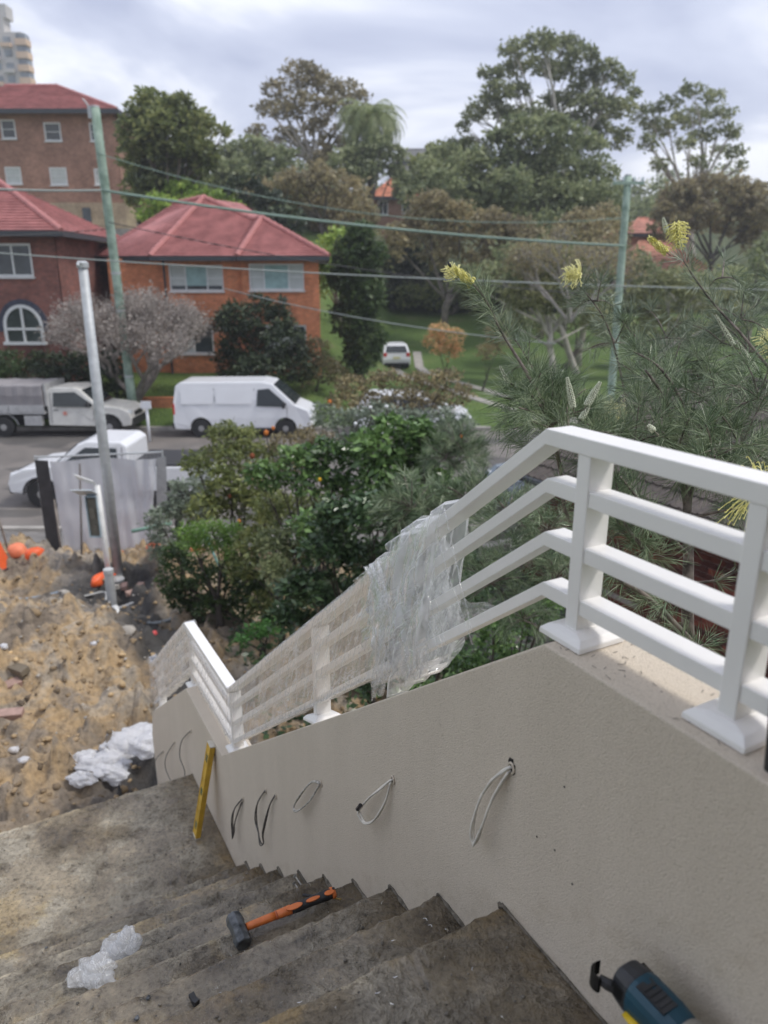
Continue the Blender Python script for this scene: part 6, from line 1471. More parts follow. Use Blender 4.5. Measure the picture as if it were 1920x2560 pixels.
ptree('dark rounded tree beside the hillside cottage', 'tree', 960, 75, [(965, 330, 40, 24), (1010, 320, 28, 18), (920, 360, 34, 30), (880, 395, 22, 22)], L_dense, leaf=.35, dens=12, r0=.3)
ptree('olive tree lower right of the hillside cottage', 'tree', 960, 52, [(930, 450, 45, 36), (990, 480, 50, 40), (1060, 500, 50, 45), (900, 500, 40, 40), (1120, 520, 50, 45), (960, 540, 55, 40), (1050, 570, 50, 34), (850, 520, 30, 40)], L_brown, leaf=.26, dens=12, r0=.28, dy=2, sub=.24)
ptree('bushy olive tree filling the slope below the large green tree', 'tree', 1180, 54, [(1180, 500, 50, 45), (1240, 520, 45, 40), (1130, 590, 50, 40), (1200, 590, 50, 35)], L_mid, leaf=.25, dens=12, r0=.25, dy=2, sub=.24)
ptree('brownish leafed tree directly left of the green right pole', 'tree', 1270, 47, [(1260, 480, 45, 30), (1310, 470, 34, 26), (1225, 500, 30, 26), (1290, 520, 45, 30), (1340, 510, 26, 30)], L_brown, M_barkw, leaf=.22, dens=12, r0=.22, dy=1.5, sub=.26)
ptree('brown tinged tree above and right of the small house with salmon roof', 'tree', 1540, 66, [(1470, 420, 40, 26), (1540, 405, 45, 26), (1610, 420, 45, 34), (1660, 450, 40, 34), (1500, 460, 50, 34), (1580, 470, 55, 34), (1440, 480, 34, 40), (1640, 510, 45, 34)], L_brown, M_barkd, leaf=.30, dens=13, r0=.28, dy=2)
ptree('dull brown green tree left of the hillside cottage', 'tree', 700, 58, [(640, 400, 45, 30), (700, 395, 45, 34), (760, 420, 40, 36), (620, 450, 45, 34), (690, 460, 50, 40), (750, 480, 45, 40), (560, 420, 36, 30), (790, 470, 24, 40)], L_brown, leaf=.27, dens=12, r0=.3, dy=2, sub=.24)
ptree('olive tree crowding round the palm trunk', 'tree', 790, 67, [(740, 350, 34, 26), (790, 370, 34, 26), (850, 350, 28, 30), (820, 320, 24, 26), (870, 400, 24, 24), (770, 330, 26, 20)], L_mid, leaf=.30, dens=12, r0=.25, dy=1)
ptree('mid green tree between the dense tree and the bronze gum', 'tree', 560, 66, [(500, 340, 36, 30), (550, 335, 40, 34), (600, 355, 45, 34), (520, 380, 45, 34), (590, 390, 45, 30), (470, 380, 36, 34)], L_mid, leaf=.30, dens=13, r0=.3)
ptree('deep green tree behind the right end of the red roof', 'tree', 600, 50, [(530, 410, 40, 26), (580, 440, 40, 26), (620, 480, 40, 30), (570, 490, 45, 30)], L_dark, leaf=.26, dens=14, r0=.2)
ptree('bright yellow green tree rising behind the red tiled roof', 'tree', 420, 49, [(390, 405, 34, 16), (345, 440, 34, 20), (430, 425, 34, 20), (480, 430, 32, 18), (400, 450, 50, 20), (315, 465, 20, 14), (510, 450, 22, 14)], L_yel, leaf=.24, dens=18, r0=.2)
ptree('yellow green shrub tree between the two red roofed houses', 'tree', 155, 40, [(150, 540, 30, 34), (165, 590, 30, 34), (140, 620, 26, 34)], leafmat('spring_leaves', (.07, .10, .02), (.13, .19, .03), (.24, .28, .07), .7), leaf=.16, dens=22, r0=.12, dy=.5)
ptree('shaded trees closing the gap beside the sandstone terrace', 'tree', 300, 60, [(285, 440, 24, 30), (262, 420, 20, 40)], L_dark, leaf=.28, dens=14, r0=.2)
ptree('leafy green tree right of the orange brick house', 'tree', 735, 42, [(715, 540, 26, 34), (705, 580, 22, 30), (740, 520, 30, 26), (700, 610, 20, 30)], L_yel, leaf=.2, dens=16, r0=.15, dy=.6)
ptree('dark green tree behind the lawn at centre', 'tree', 870, 62, [(850, 580, 34, 40), (900, 600, 40, 40), (880, 540, 45, 34), (950, 620, 34, 34), (860, 640, 34, 26), (900, 655, 40, 22), (960, 660, 36, 22), (1010, 665, 30, 22)], L_dark, M_barkd, leaf=.26, dens=14, r0=.28)
ptree('fresh green tree at the far right edge below the brown one', 'tree', 1640, 44, [(1640, 560, 26, 30), (1655, 620, 30, 36), (1620, 640, 30, 30), (1660, 520, 20, 20)], L_mid, leaf=.2, dens=16, r0=.2, dy=.8)
ptree('olive tree with pale crooked trunk at the lawn edge', 'gum tree', 1215, 40, [(1150, 590, 34, 26), (1200, 570, 40, 28), (1260, 590, 40, 30), (1120, 640, 34, 30), (1180, 640, 45, 34), (1250, 650, 45, 34), (1290, 690, 30, 30), (1100, 700, 26, 26), (1140, 560, 26, 20)], leafmat('olive_leaves', (.045, .052, .022), (.085, .092, .036), (.15, .15, .06), .5, lg=2.9), M_barkw, leaf=.18, dens=26, r0=.20, dy=1.2, sub=.25, fork=.55)
ptree('wide olive green tree on the slope between cottage and right pole', 'tree', 1100, 57, [(900, 430, 36, 26), (960, 400, 45, 30), (1030, 390, 45, 30), (1100, 400, 50, 34), (1180, 420, 50, 34), (1250, 430, 45, 34), (1320, 430, 34, 34), (1000, 460, 50, 36), (1090, 480, 55, 40), (1180, 500, 50, 40)], L_mid, leaf=.28, dens=11, r0=.3, dy=1.5, sub=.24)
ptree('dark olive trees closing the back of the lawn', 'tree', 980, 60, [(880, 640, 30, 26), (940, 640, 36, 30), (1000, 640, 36, 30), (1060, 640, 36, 30), (1110, 650, 34, 30)], L_dense, leaf=.24, dens=14, r0=.2, dy=.8)
ptree('low olive tree hiding the lawn just left of the right pole', 'tree', 1240, 46, [(1110, 690, 34, 26), (1170, 700, 36, 26), (1240, 690, 40, 28), (1300, 700, 34, 28), (1380, 720, 40, 30), (1450, 740, 40, 28)], L_mid, leaf=.18, dens=18, r0=.15, dy=.8, sub=.25)
ptree('leafy olive tree standing before the low orange roofed house', 'gum tree', 1500, 52, [(1400, 590, 34, 26), (1460, 600, 40, 22), (1530, 605, 40, 20), (1590, 600, 34, 24), (1640, 590, 30, 34), (1380, 560, 24, 24)], L_mid, M_barkw, leaf=.2, dens=14, r0=.2, dy=1.2, sub=.25)
ptree('grey green tree filling the hollow left of the right pole', 'tree', 1270, 44, [(1060, 600, 34, 34), (1000, 600, 36, 30), (1100, 560, 40, 34), (1250, 560, 45, 30), (1310, 580, 30, 40), (1300, 650, 30, 34), (1180, 540, 40, 24)], L_mid, M_barkw, leaf=.2, dens=14, r0=.2, dy=1.2, sub=.25)
ptree('second olive tree right of the green pole in the hollow', 'gum tree', 1420, 42, [(1390, 640, 34, 30), (1440, 620, 40, 34), (1500, 640, 40, 34), (1560, 660, 40, 34), (1410, 700, 40, 30), (1480, 710, 45, 34), (1550, 720, 40, 30), (1600, 690, 30, 30)], MATS['olive_leaves'], M_barkw, leaf=.18, dens=26, r0=.2, dy=1.2, sub=.25)
# far belt of trees closing the skyline: one mass
cl = []
for i in range(60):
    x = -75 + i * 2.9 + rnd.uniform(-1, 1); y = rnd.uniform(92, 125); cl.append((x, y, gz(x, y) + rnd.uniform(0, 3.0), rnd.uniform(3, 5), 3, rnd.uniform(2.5, 4.2)))
obj('distant_wood', leaf_arrays(cloud(cl, 4.5), .7, .55), L_mid, kind='stuff')
cl = []
for i in range(46):
    x = rnd.uniform(-17, 34); y = rnd.uniform(60, 72); cl.append((x, y, gz(x, y) + rnd.uniform(.4, 1.8), rnd.uniform(1.6, 2.6), 1.6, rnd.uniform(1.2, 2.2)))
obj('undergrowth', leaf_arrays(cloud(cl, 8), .36, .5), L_dense, kind='stuff')
# conifer column
tree('conifer', 'tall dark columnar conifer right of the orange brick house', 'conifer', (-1.15, 36.0, gz(-1.15, 36)), CL(36, [(775, 505, 28, 24), (760, 545, 42, 34), (792, 550, 38, 34), (770, 600, 54, 40), (785, 640, 50, 40), (765, 690, 50, 40), (788, 725, 44, 38), (780, 770, 38, 34)], .3), L_con, M_barkd, .17, 85, .22, .7, sub=.22, upper=.1)
# palm
def palm(label, c, r, n=64):
    t = thing('palm_tree', label, 'palm tree', (c.x, c.y, gz(c.x, c.y)))
    mb = MB(); mb.tube([(c.x, c.y, gz(c.x, c.y)), (c.x, c.y, c.z - 1), (c.x, c.y, c.z)], [.35, .32, .45], 10); obj('trunk', mb, M_barkd, t)
    Vs = []; Fs = []; k = 0
    for i in range(n):
        a = rng.uniform(0, 6.283); el = rng.uniform(-.2, 1.4) if i > 60 else rng.uniform(-1.5, -.2); L = r * rng.uniform(.8, 1.15); p = np.array([c.x, c.y, c.z]); seg = 11; e_ = el
        for s_ in range(seg):
            d = np.array([math.cos(a) * math.cos(e_), math.sin(a) * math.cos(e_), math.sin(e_)]); q = p + d * L / seg; e_ -= (.20 + .10 * s_ / seg)
            side = np.array([-math.sin(a), math.cos(a), 0])
            for sg in (-1, 1):
                for h in (0, .5):
                    b_ = p + (q - p) * h; w = .62 * math.sin((s_ + h + .6) / (seg + .6) * math.pi) + .12
                    tip = b_ + side * sg * w * .75 + d * w * .55 + np.array([0, 0, -.45 * w]); Vs += [b_, b_ + (q - p) * .35, tip]; Fs.append((k, k + 1, k + 2)); k += 3
            p = q
    obj('crown', (np.array(Vs), np.array(Fs)), leafmat('palm_fronds', (.07, .09, .03), (.13, .16, .055), (.22, .24, .10), .6), t)
palm('shaggy palm tree with drooping fronds right of the bronze gum', Y(800, 262, 70), 4.0, 170)
palm('young palm with arching fronds behind the right pole', Y(1440, 470, 50), 2.0, 26) if False else None

def twiggy(name, label, cat, base, top, spread, m, depth=5, r0=.10, n0=5, seed=1, leaves=None, up=.5, lf=.05, shrink=.72):
    t = thing(name, label, cat, base); rr = random.Random(seed); mb = MB(); tips = []
    H_ = (Vector(top) - Vector(base)).length
    def br(p, d, L, r, k):
        q = p + d * L; m_ = p.lerp(q, .5) + Vector((rr.uniform(-1, 1), rr.uniform(-1, 1), rr.uniform(-1, 1))) * L * .10
        mb.tube([p, m_, q], [r, r * .85, r * .7], 5 if k > 1 else 4, caps=False)
        if k <= 2: tips.append(q)
        if k == 0: return
        for _ in range(rr.choice((2, 3, 3)) if k > 1 else 2):
            nd = (d + Vector((rr.uniform(-1, 1) * spread, rr.uniform(-1, 1) * spread, rr.uniform(-.35, .75) * up + .08))).normalized(); br(q, nd, L * rr.uniform(shrink - .08, shrink + .1), r * .66, k - 1)
    for i in range(n0):
        a = 6.283 * i / n0 + rr.uniform(-.4, .4); br(Vector(base), Vector((math.cos(a) * .75, math.sin(a) * .6, .8)).normalized(), H_ * .27, r0, depth)
    obj('branches', mb, m, t)
    if leaves:
        P = np.array([tuple(p) for p in tips]); P = np.repeat(P, leaves[1], 0) + rng.normal(size=(len(P) * leaves[1], 3)) * leaves[2]; obj('foliage', leaf_arrays(P, lf, .5), leaves[0], t)
    return t
M_twig = mat('grey_twigs', (.26, .22, .195), .9, .25, 3, col2=(.36, .32, .29))
twiggy('bare_tree', 'leafless grey twiggy tree spreading in front of the orange brick house', 'bare tree', (-9.75, 29.3, .9), (-10.3, 29.3, 4.9), .82, M_twig, 6, .14, 5, 3, (leafmat('lichen_grey', (.11, .095, .082), (.18, .155, .135), (.27, .235, .205), 1), 7, .16), lf=.10, shrink=.80)
twiggy('bare_tree', 'leafless tree with pale grey branches left of the right pole', 'bare tree', Vector((Y(1240, 560, 38).x, 38, 3.4)), Y(1250, 470, 38), .7, mat('pale_twigs', (.34, .31, .29), .8, .15, 3), 5, .10, 4, 9, (L_brown, 6, .25), lf=.16, shrink=.76)
# shrubs across the street
def shrub(label, base, cl, m, leaf=.1, dens=60, r0=.05, cat='shrub', name='shrub', group=None, **k):
    return tree(name, label, cat, base, cl, m, M_barkd, leaf, dens, r0, .35, group, parts=('stem', 'foliage'), **k)
shrub('very dark green bush against the front of the orange brick house', (-5.0, 31, .9), CL(31, [(560, 665, 34, 30), (515, 690, 45, 36), (600, 690, 34, 30), (480, 700, 22, 20), (530, 740, 60, 45), (610, 740, 50, 45), (560, 800, 70, 40), (500, 790, 40, 40), (640, 790, 50, 40), (608, 655, 10, 16)], .5), L_dark, .13, 75, .09)
shrub('reddish brown bush at the right corner of the orange brick house', (-2.9, 31.5, .9), CL(31.5, [(680, 760, 34, 30), (700, 800, 36, 34), (660, 810, 30, 30), (730, 815, 24, 26)], .4), leafmat('red_brown_leaves', (.045, .038, .018), (.085, .075, .03), (.15, .11, .05), .8), .11, 60)
for i, (px, w, lb) in enumerate(((20, 45, 'dark clipped hedge shrub at the far left behind the ute tray'), (100, 45, 'dark hedge shrub below the arched window'), (175, 45, 'dark hedge shrub behind the ute cab'), (245, 36, 'dark hedge shrub at the foot of the green pole'))):
    c = Y(px, 800, 29.2); shrub(lb, (c.x, 29.2, .4), CL(29.2, [(px, 785, w, 26), (px - 10, 815, w, 30), (px + 14, 840, w * .8, 24)], .3), L_dark if i else L_con, .12, 70, name='hedge_shrub', cat='hedge', group='hedge along the far verge')
shrub('shrub with orange pink new leaves on the lawn', (3.2, 38.5, .15), CL(38, [(950, 715, 24, 16), (985, 725, 22, 16), (940, 740, 26, 20), (970, 755, 30, 20)], .4), leafmat('orange_leaves', (.16, .15, .04), (.32, .22, .09), (.55, .30, .15), 1.5), .13, 60)
shrub('low brown bush at the base of the pale trunk', (4.9, 37, .15), CL(37, [(1065, 720, 18, 26), (1050, 760, 22, 20), (1085, 745, 18, 26)], .3), L_brown, .12, 60)

# ------------------------------------------------------------------ front garden: shrubs between the street and our wall
L_glossy = leafmat('glossy_green_leaves', (.024, .052, .014), (.050, .095, .024), (.13, .21, .06), 1.3, rough=.22, thin=.25)
L_deep = leafmat('deep_green_leaves', (.012, .028, .010), (.026, .052, .018), (.065, .105, .04), 1.5, rough=.3, thin=.2)
L_lime = leafmat('bright_lime_leaves', (.06, .13, .015), (.11, .22, .025), (.20, .32, .05), 2, lg=1.35)
L_gry = leafmat('silvery_shrub_leaves', (.06, .075, .05), (.10, .125, .085), (.19, .22, .17), 2)
L_oliv = leafmat('olive_shrub_leaves', (.05, .065, .018), (.095, .115, .030), (.18, .19, .055), 1.5)
L_brz = leafmat('bronze_shrub_leaves', (.06, .05, .03), (.13, .11, .05), (.24, .19, .09), 1.2)
def GB(px, y): c = Y(px, 1000, y); return (c.x, y, dz(c.x, y) if y < 15 else .05)
def gsh(label, px, y, lst, m, leaf, dens, dy=.4, **k): return shrub(label, GB(px, y), CL(y, lst, dy), m, leaf, dens, group=None, **k)
gsh('round olive shrub standing in front of the white van', 510, 13.8, [(485, 940, 40, 30), (530, 950, 45, 34), (500, 990, 50, 40), (570, 985, 36, 34), (460, 985, 26, 26)], L_oliv, .07, 190, .3)
gsh('grey brown shrub in front of the van bonnet', 640, 14.2, [(610, 960, 34, 26), (660, 950, 40, 30), (700, 960, 36, 34), (640, 1000, 50, 30)], L_brz, .06, 170, .3)
gsh('tall mixed shrub with yellow and orange new leaves in the middle', 830, 13.2, [(760, 830, 40, 22), (830, 820, 45, 22), (900, 825, 40, 22), (960, 820, 45, 24), (1000, 850, 28, 22), (740, 870, 36, 26), (800, 870, 45, 26), (880, 865, 50, 26), (950, 870, 45, 24)], L_brz, .055, 220, .5, sub=.2)
gsh('grey green shrub screening the hidden white hatchback', 870, 12, [(760, 915, 45, 36), (700, 900, 30, 30), (820, 895, 45, 26), (890, 905, 45, 26), (950, 905, 40, 26), (1000, 925, 28, 22), (740, 970, 40, 34)], L_gry, .06, 230, .4, sub=.22)
gsh('leafy bright green shrub with glossy leaves at centre', 880, 8.2, [(840, 920, 36, 22), (900, 925, 36, 22), (800, 960, 44, 30), (870, 970, 50, 34), (930, 965, 40, 30), (820, 1020, 50, 36), (900, 1020, 50, 36), (960, 1040, 34, 40)], L_glossy, .085, 260, .3)
gsh('tall glossy shrub left of the centre one with yellow blossom', 700, 8.6, [(640, 990, 40, 30), (700, 980, 45, 32), (760, 985, 40, 32), (600, 1030, 40, 34), (680, 1040, 50, 40), (750, 1050, 45, 40), (560, 1020, 30, 30)], L_glossy, .075, 240, .3)
gsh('deep green bush spreading down to the balustrade', 800, 6.9, [(720, 1120, 55, 45), (800, 1110, 60, 50), (870, 1100, 50, 50), (930, 1110, 40, 40), (700, 1200, 60, 50), (780, 1210, 60, 55), (850, 1200, 50, 45), (650, 1270, 50, 45), (730, 1290, 60, 45), (620, 1330, 50, 34)], L_deep, .060, 520, .35)
gsh('dark bush directly behind the sloping white rails', 900, 5.6, [(900, 1230, 60, 60), (980, 1200, 50, 50), (840, 1300, 55, 55), (930, 1320, 60, 50), (1020, 1280, 45, 50), (860, 1400, 60, 50), (960, 1420, 60, 50), (800, 1460, 45, 40)], L_deep, .050, 620, .3)
gsh('small leaved green bush in the low gap under the first sloping rails', 1060, 4.9, [(1070, 1370, 50, 40), (1130, 1340, 40, 40), (1010, 1440, 50, 40), (1100, 1430, 50, 30), (900, 1500, 60, 34), (1180, 1310, 40, 40)], L_glossy, .038, 800, .2)
gsh('feathery bright lime green bush above the rubble', 450, 8.9, [(410, 1150, 34, 20), (455, 1142, 38, 20), (500, 1150, 34, 22), (430, 1175, 45, 22), (490, 1185, 40, 24)], L_lime, .050, 520, .15, aspect=.25)
gsh('grey green shrub at the right end of the shade cloth', 370, 11.6, [(400, 1060, 40, 30), (440, 1040, 34, 30), (350, 1200, 26, 24), (340, 1120, 36, 26), (380, 1100, 36, 26), (410, 1110, 36, 30), (350, 1165, 36, 34), (400, 1160, 34, 34), (440, 1100, 30, 30)], L_gry, .06, 230, .3)
gsh('dark shrub low beside the rubble, under the lime green bush', 470, 9.2, [(420, 1310, 40, 26), (470, 1345, 45, 24), (380, 1290, 26, 24), (380, 1200, 40, 30), (365, 1250, 30, 34), (430, 1240, 45, 36), (490, 1250, 45, 40), (400, 1280, 36, 34), (540, 1290, 50, 45), (460, 1310, 45, 34), (560, 1230, 40, 40), (520, 1350, 40, 24)], L_con, .055, 330, .3)
gsh('olive green shrub with orange flower heads left of centre', 520, 10.4, [(420, 1000, 34, 26), (440, 1100, 40, 34), (480, 1040, 45, 34), (540, 1050, 45, 34), (580, 1090, 45, 34), (500, 1090, 45, 30), (560, 1140, 45, 34)], L_oliv, .07, 230, .3)
gsh('mid green undergrowth bush between the lime bush and the dark bush', 590, 8.4, [(590, 1180, 45, 40), (640, 1160, 45, 40), (600, 1240, 45, 40)], L_mid, .06, 300, .3)
gsh('low dark green bush behind the wrapped lower rails', 700, 7.2, [(690, 1350, 50, 40), (760, 1380, 50, 36), (640, 1400, 40, 26), (820, 1430, 50, 36), (760, 1450, 45, 30), (850, 1490, 45, 26)], L_deep, .050, 460, .25)
gsh('mixed green bush filling the middle of the garden', 620, 8.8, [(540, 1180, 45, 36), (520, 1230, 40, 36), (580, 1300, 50, 34), (640, 1210, 45, 40), (680, 1100, 50, 40), (600, 1100, 50, 36)], L_oliv, .055, 300, .3)
gsh('bright green sprawling bush under the glossy shrubs', 760, 7.8, [(740, 1120, 50, 34), (820, 1080, 50, 34), (900, 1090, 50, 34), (660, 1140, 45, 34)], L_glossy, .07, 260, .3)
P = []
for _ in range(26000):
    x, y = rnd.uniform(-2.6, 9), rnd.uniform(3.4, 14.2); e_ = -3.1 + (13 - y) * .26 + .5 * noise.noise(Vector((x, y, 3)))
    if x < e_: continue
    P.append((x, y, 0))
P = np.array(P); P[:, 2] = dirt_z(P[:, 0], P[:, 1]) + rng.uniform(0, .38, len(P)) * np.clip(fbm(P[:, 0], P[:, 1], 1.5, 2, 40) * 1.5, .2, 1)
obj('ground_cover', leaf_arrays(P, .085, .5), L_deep, kind='stuff')
gsh('small bright green bush at the edge of the rubble', 560, 7.9, [(555, 1365, 26, 22), (585, 1350, 26, 24), (520, 1385, 20, 14)], leafmat('fresh_green', (.03, .09, .015), (.05, .14, .025), (.10, .22, .05), 2), .05, 420, .1)
gsh('shaded shrub far right behind the needle leaved bush', 1250, 11, [(1150, 1080, 40, 40), (1120, 1150, 45, 40), (1200, 1180, 50, 40)], L_gry, .06, 130, .4, sub=.22)
# orange flowering stems: banksia like leaf rosettes with flower heads
M_flo = mat('orange_flower', (.55, .12, .02), .6, .3, 60, .4, 150, .01, col2=(.75, .25, .03)); M_dried = mat('dry_rust_flower', (.22, .06, .02), .8, .3, 60, .5, 120, .01); M_yelf = mat('golden_flower', (.80, .45, .02), .6, .2, 60); M_pch = mat('peach_flower', (.72, .38, .22), .6, .2, 60)
def flower(px, py, y, r, m, label, name='banksia_flower', elong=1.3):
    r *= .52; c = Y(px, py, y); bm = bmesh.new(); bmesh.ops.create_icosphere(bm, subdivisions=3, radius=1); V = []
    for v in bm.verts: V.append(Vector((c.x + v.co.x * r * (1 + .35 * noise.noise(v.co * 4)), c.y + v.co.y * r, c.z + v.co.z * r * elong * (1 + .3 * noise.noise(v.co * 5)))))
    mb = MB(); mb.add(V, [[v.index for v in f.verts] for f in bm.faces]); bm.free()
    t = thing(name, label, 'flower', c, 'flower heads in the front garden'); obj('petals', mb, m, t)
    mb = MB(); mb.tube([c, c + Vector((.01, 0, -r * 3)), c + Vector((.03, .02, -r * 7))], [.008, .008, .01], 5); obj('stalk', mb, M_barkd, t)
for q in ((545, 985, 9.6, .06, M_dried, 'rust brown flower head left of the orange pair'), (712, 868, 12.6, .06, M_flo, 'orange flower head high at the end of the van'), (575, 935, 11.5, .07, M_flo, 'orange flower pair in front of the van wheel, left one'), (590, 925, 11.5, .05, M_flo, 'orange flower pair in front of the van wheel, right one'), (636, 978, 9.8, .06, M_flo, 'bright orange flower right of the rust brown heads'), (612, 968, 9.8, .04, M_dried, 'small rust flower close left of the bright orange one'),
          (691, 1036, 8.2, .035, M_yelf, 'golden flower on the glossy shrub'), (548, 1036, 9.8, .04, M_pch, 'peach flower left of the golden one'), (437, 1062, 10.4, .045, M_pch, 'peach coloured flower low at left'), (496, 1072, 10.2, .045, M_dried, 'rust flower below the peach ones'), (516, 1126, 9.8, .045, M_flo, 'dark orange flower above the lime bush'), (997, 943, 7.4, .035, M_flo, 'orange flower in the needle leaved bush at centre'), (1068, 870, 6, .0, None, '')):
    if q[4]: flower(q[0], q[1], q[2], q[3], q[4], q[5])
for px, py in ((768, 915), (800, 880), (825, 935), (770, 940), (808, 925), (835, 878)):      # white blossoms
    flower(px, py, 10.8, .05, mat('white_blossom', (.75, .76, .76), .6), 'white blossom in the shrubs before the hidden hatchback', 'blossom', 1.0)

# ------------------------------------------------------------------ needle leaved flowering shrubs (grevillea)
L_need = leafmat('needle_leaves', (.030, .052, .022), (.068, .100, .048), (.19, .22, .13), 7, rough=.35, thin=.15)
L_needd = leafmat('silver_bud_needles', (.10, .13, .09), (.19, .22, .16), (.32, .35, .27), 7, thin=.2)
M_gbr = mat('grevillea_bark', (.09, .07, .06), .8, .4, 30, .4, 80, .003, col2=(.24, .20, .17)); M_gst = mat('young_stem', (.17, .16, .12), .7, .3, 40)
def needles(P, D, L, W, bend=.25):
    """curved flat needles: three cross sections each"""
    n = len(P); D = D / (np.linalg.norm(D, axis=1)[:, None] + 1e-9); up = rng.normal(size=(n, 3)); s_ = np.cross(D, up); s_ /= np.linalg.norm(s_, axis=1)[:, None] + 1e-9; c = np.cross(s_, D)
    L = L[:, None]; W = W[:, None]; b = c * L * bend * rng.uniform(-.6, 1, (n, 1)) - np.array([0, 0, 1]) * L * bend * .5 * rng.uniform(0, 1, (n, 1))
    m = P + D * L * .5 + b * .3; t = P + D * L + b
    V = np.stack([P - s_ * W * .35, P + s_ * W * .35, m + s_ * W * .5, m - s_ * W * .5, t + s_ * W * .12, t - s_ * W * .12], 1).reshape(-1, 3)
    i = np.arange(n)[:, None] * 6; F = np.concatenate([i + np.array([0, 1, 2, 3]), i + np.array([3, 2, 4, 5])], 1).reshape(-1, 4)
    return V, F
def grev_leaves(stem, n_leaf, L=(.045, .085), lobes=9, rach=.035, W=.0016, t0=.25, spread=.9):
    """pinnate leaves with long thin lobes all along a stem"""
    P = []; D = []; S_ = [Vector(p) for p in stem]; N = len(S_) - 1
    for _ in range(n_leaf):
        t = (t0 + (1 - t0) * rng.uniform() ** .7) * N; i = min(int(t), N - 1); p = S_[i].lerp(S_[i + 1], t - i); ax = (S_[i + 1] - S_[i]).normalized()
        o_ = Vector(rng.normal(size=3)); o_ = (o_ - ax * o_.dot(ax)).normalized(); d = (ax * .8 + o_ * spread + Vector((0, 0, .1))).normalized()
        nrm = d.cross(o_.cross(d)).normalized(); sd = d.cross(Vector(rng.normal(size=3))).normalized(); r = rach * rng.uniform(.7, 1.3)
        for k in range(lobes):
            u = (k + 1) / lobes; sg = 1 if k % 2 else -1; P.append(tuple(p + d * r * u)); D.append(tuple(d * 1.0 + sd * sg * .85 * (1.15 - u * .8) + Vector(rng.normal(size=3)) * .12))
    return np.array(P), np.array(D)
def grevillea(label, base, stems, per=34, L=(.045, .085), W=.0017, name='needle_shrub', m=None, rach=.035, lobes=9, t0=.25, r=.007, spread=.9):
    t = thing(name, label, 'flowering shrub', base); PP = []; DD = []; mb = MB(); T_ = []
    for st in stems:
        path = spline([tuple(p) for p in st['p']], 6); rr = st.get('r', r); n = len(path)
        mb.tube(path, [rr * (1 - .65 * i / (n - 1)) for i in range(n)], 7)
        if st.get('n', per):
            p, d = grev_leaves(path, st.get('n', per), L, lobes, st.get('rach', rach), W, st.get('t0', t0), spread); PP.append(p); DD.append(d)
    obj('branches', mb, M_gbr, t, smooth=True)
    P = np.concatenate(PP); D = np.concatenate(DD); obj('needle_leaves', needles(P, D, rng.uniform(L[0], L[1], len(P)), np.full(len(P), W)), m or L_need, t)
    return t
def g(px, py, y): return Y(px, py, y)
root = Vector((1.75, 2.55, .9)); y0 = 2.7
st = []
# the long bare stem with the opening yellow flower, and the tuft at its foot
st.append(dict(p=[g(1210, 1010, 2.5), g(1180, 890, 2.45), g(1140, 810, 2.45), g(1085, 720, 2.5), g(1050, 650, 2.5), g(1022, 615, 2.5)], r=.0075, n=60, t0=.05))
def fan(cx, cy, y, R_, k, n=30, up=-90, spr=150, r=.004, src=None, rach=.035):
    out = []; n = int(n * .8); r *= 1.25
    for i in range(k):
        a = math.radians(up + spr * (i / (k - 1) - .5) + rnd.uniform(-12, 12)); L_ = R_ * rnd.uniform(.65, 1.1); dy = rnd.uniform(-.18, .25)
        e_ = g(cx + L_ * math.cos(a), cy + L_ * math.sin(a), y + dy); s0 = g(cx, cy, y); out.append(dict(p=[s0, s0.lerp(e_, .5) + Vector((0, 0, .012)), e_], r=r, n=n, t0=.1, rach=rach))
    return out
st += fan(1190, 920, 2.45, 120, 9, 34, -95, 170)
st += fan(1140, 880, 2.6, 80, 5, 30, -120, 160)
st += fan(1230, 960, 2.3, 110, 6, 30, -100, 160)
st += [dict(p=[g(1500, 1300, 2.5), g(1250, 1150, 2.6), g(1210, 1010, 2.5), g(1195, 930, 2.45)], r=.009, n=30, t0=.4)]
ga = grevillea('fine needle leaved shrub with a long bare stem topped by a yellow flower', root, st)
# right hand mass behind the railing
st = []
trunk = [g(1490, 1520, 2.3), g(1485, 1330, 2.3), g(1487, 1200, 2.35), g(1484, 1100, 2.4), g(1500, 1000, 2.5), g(1515, 900, 2.6)]
st.append(dict(p=trunk, r=.024, n=0))
st.append(dict(p=[trunk[3], g(1460, 960, 2.5), g(1440, 870, 2.5), g(1395, 800, 2.5)], r=.011, n=26))
st.append(dict(p=[trunk[3], g(1480, 900, 2.5), g(1430, 800, 2.55), g(1370, 760, 2.6)], r=.008, n=30))
st.append(dict(p=[trunk[4], g(1530, 960, 2.5), g(1545, 900, 2.5)], r=.018, n=0))
st.append(dict(p=[trunk[2], g(1420, 1130, 2.2), g(1380, 1080, 2.1), g(1340, 1030, 2.1)], r=.008, n=34))
st.append(dict(p=[g(1480, 1320, 2.3), g(1400, 1200, 2.1), g(1350, 1130, 2.1), g(1330, 1040, 2.1)], r=.007, n=34))
st.append(dict(p=[g(1600, 1500, 2.0), g(1480, 1370, 2.0), g(1400, 1290, 2.0), g(1320, 1240, 2.0), g(1290, 1200, 2.0)], r=.010, n=30))
st.append(dict(p=[g(1560, 1480, 2.1), g(1430, 1330, 2.1), g(1340, 1250, 2.1), g(1300, 1260, 2.1)], r=.008, n=20))
st.append(dict(p=[g(1480, 1260, 2.25), g(1560, 1250, 2.2), g(1640, 1200, 2.1)], r=.006, n=10))
st.append(dict(p=[g(1486, 1120, 2.35), g(1580, 1100, 2.2), g(1680, 1090, 2.1)], r=.006, n=40))
st.append(dict(p=[g(1540, 1180, 2.3), g(1460, 1160, 2.2), g(1380, 1110, 2.2)], r=.005, n=20))
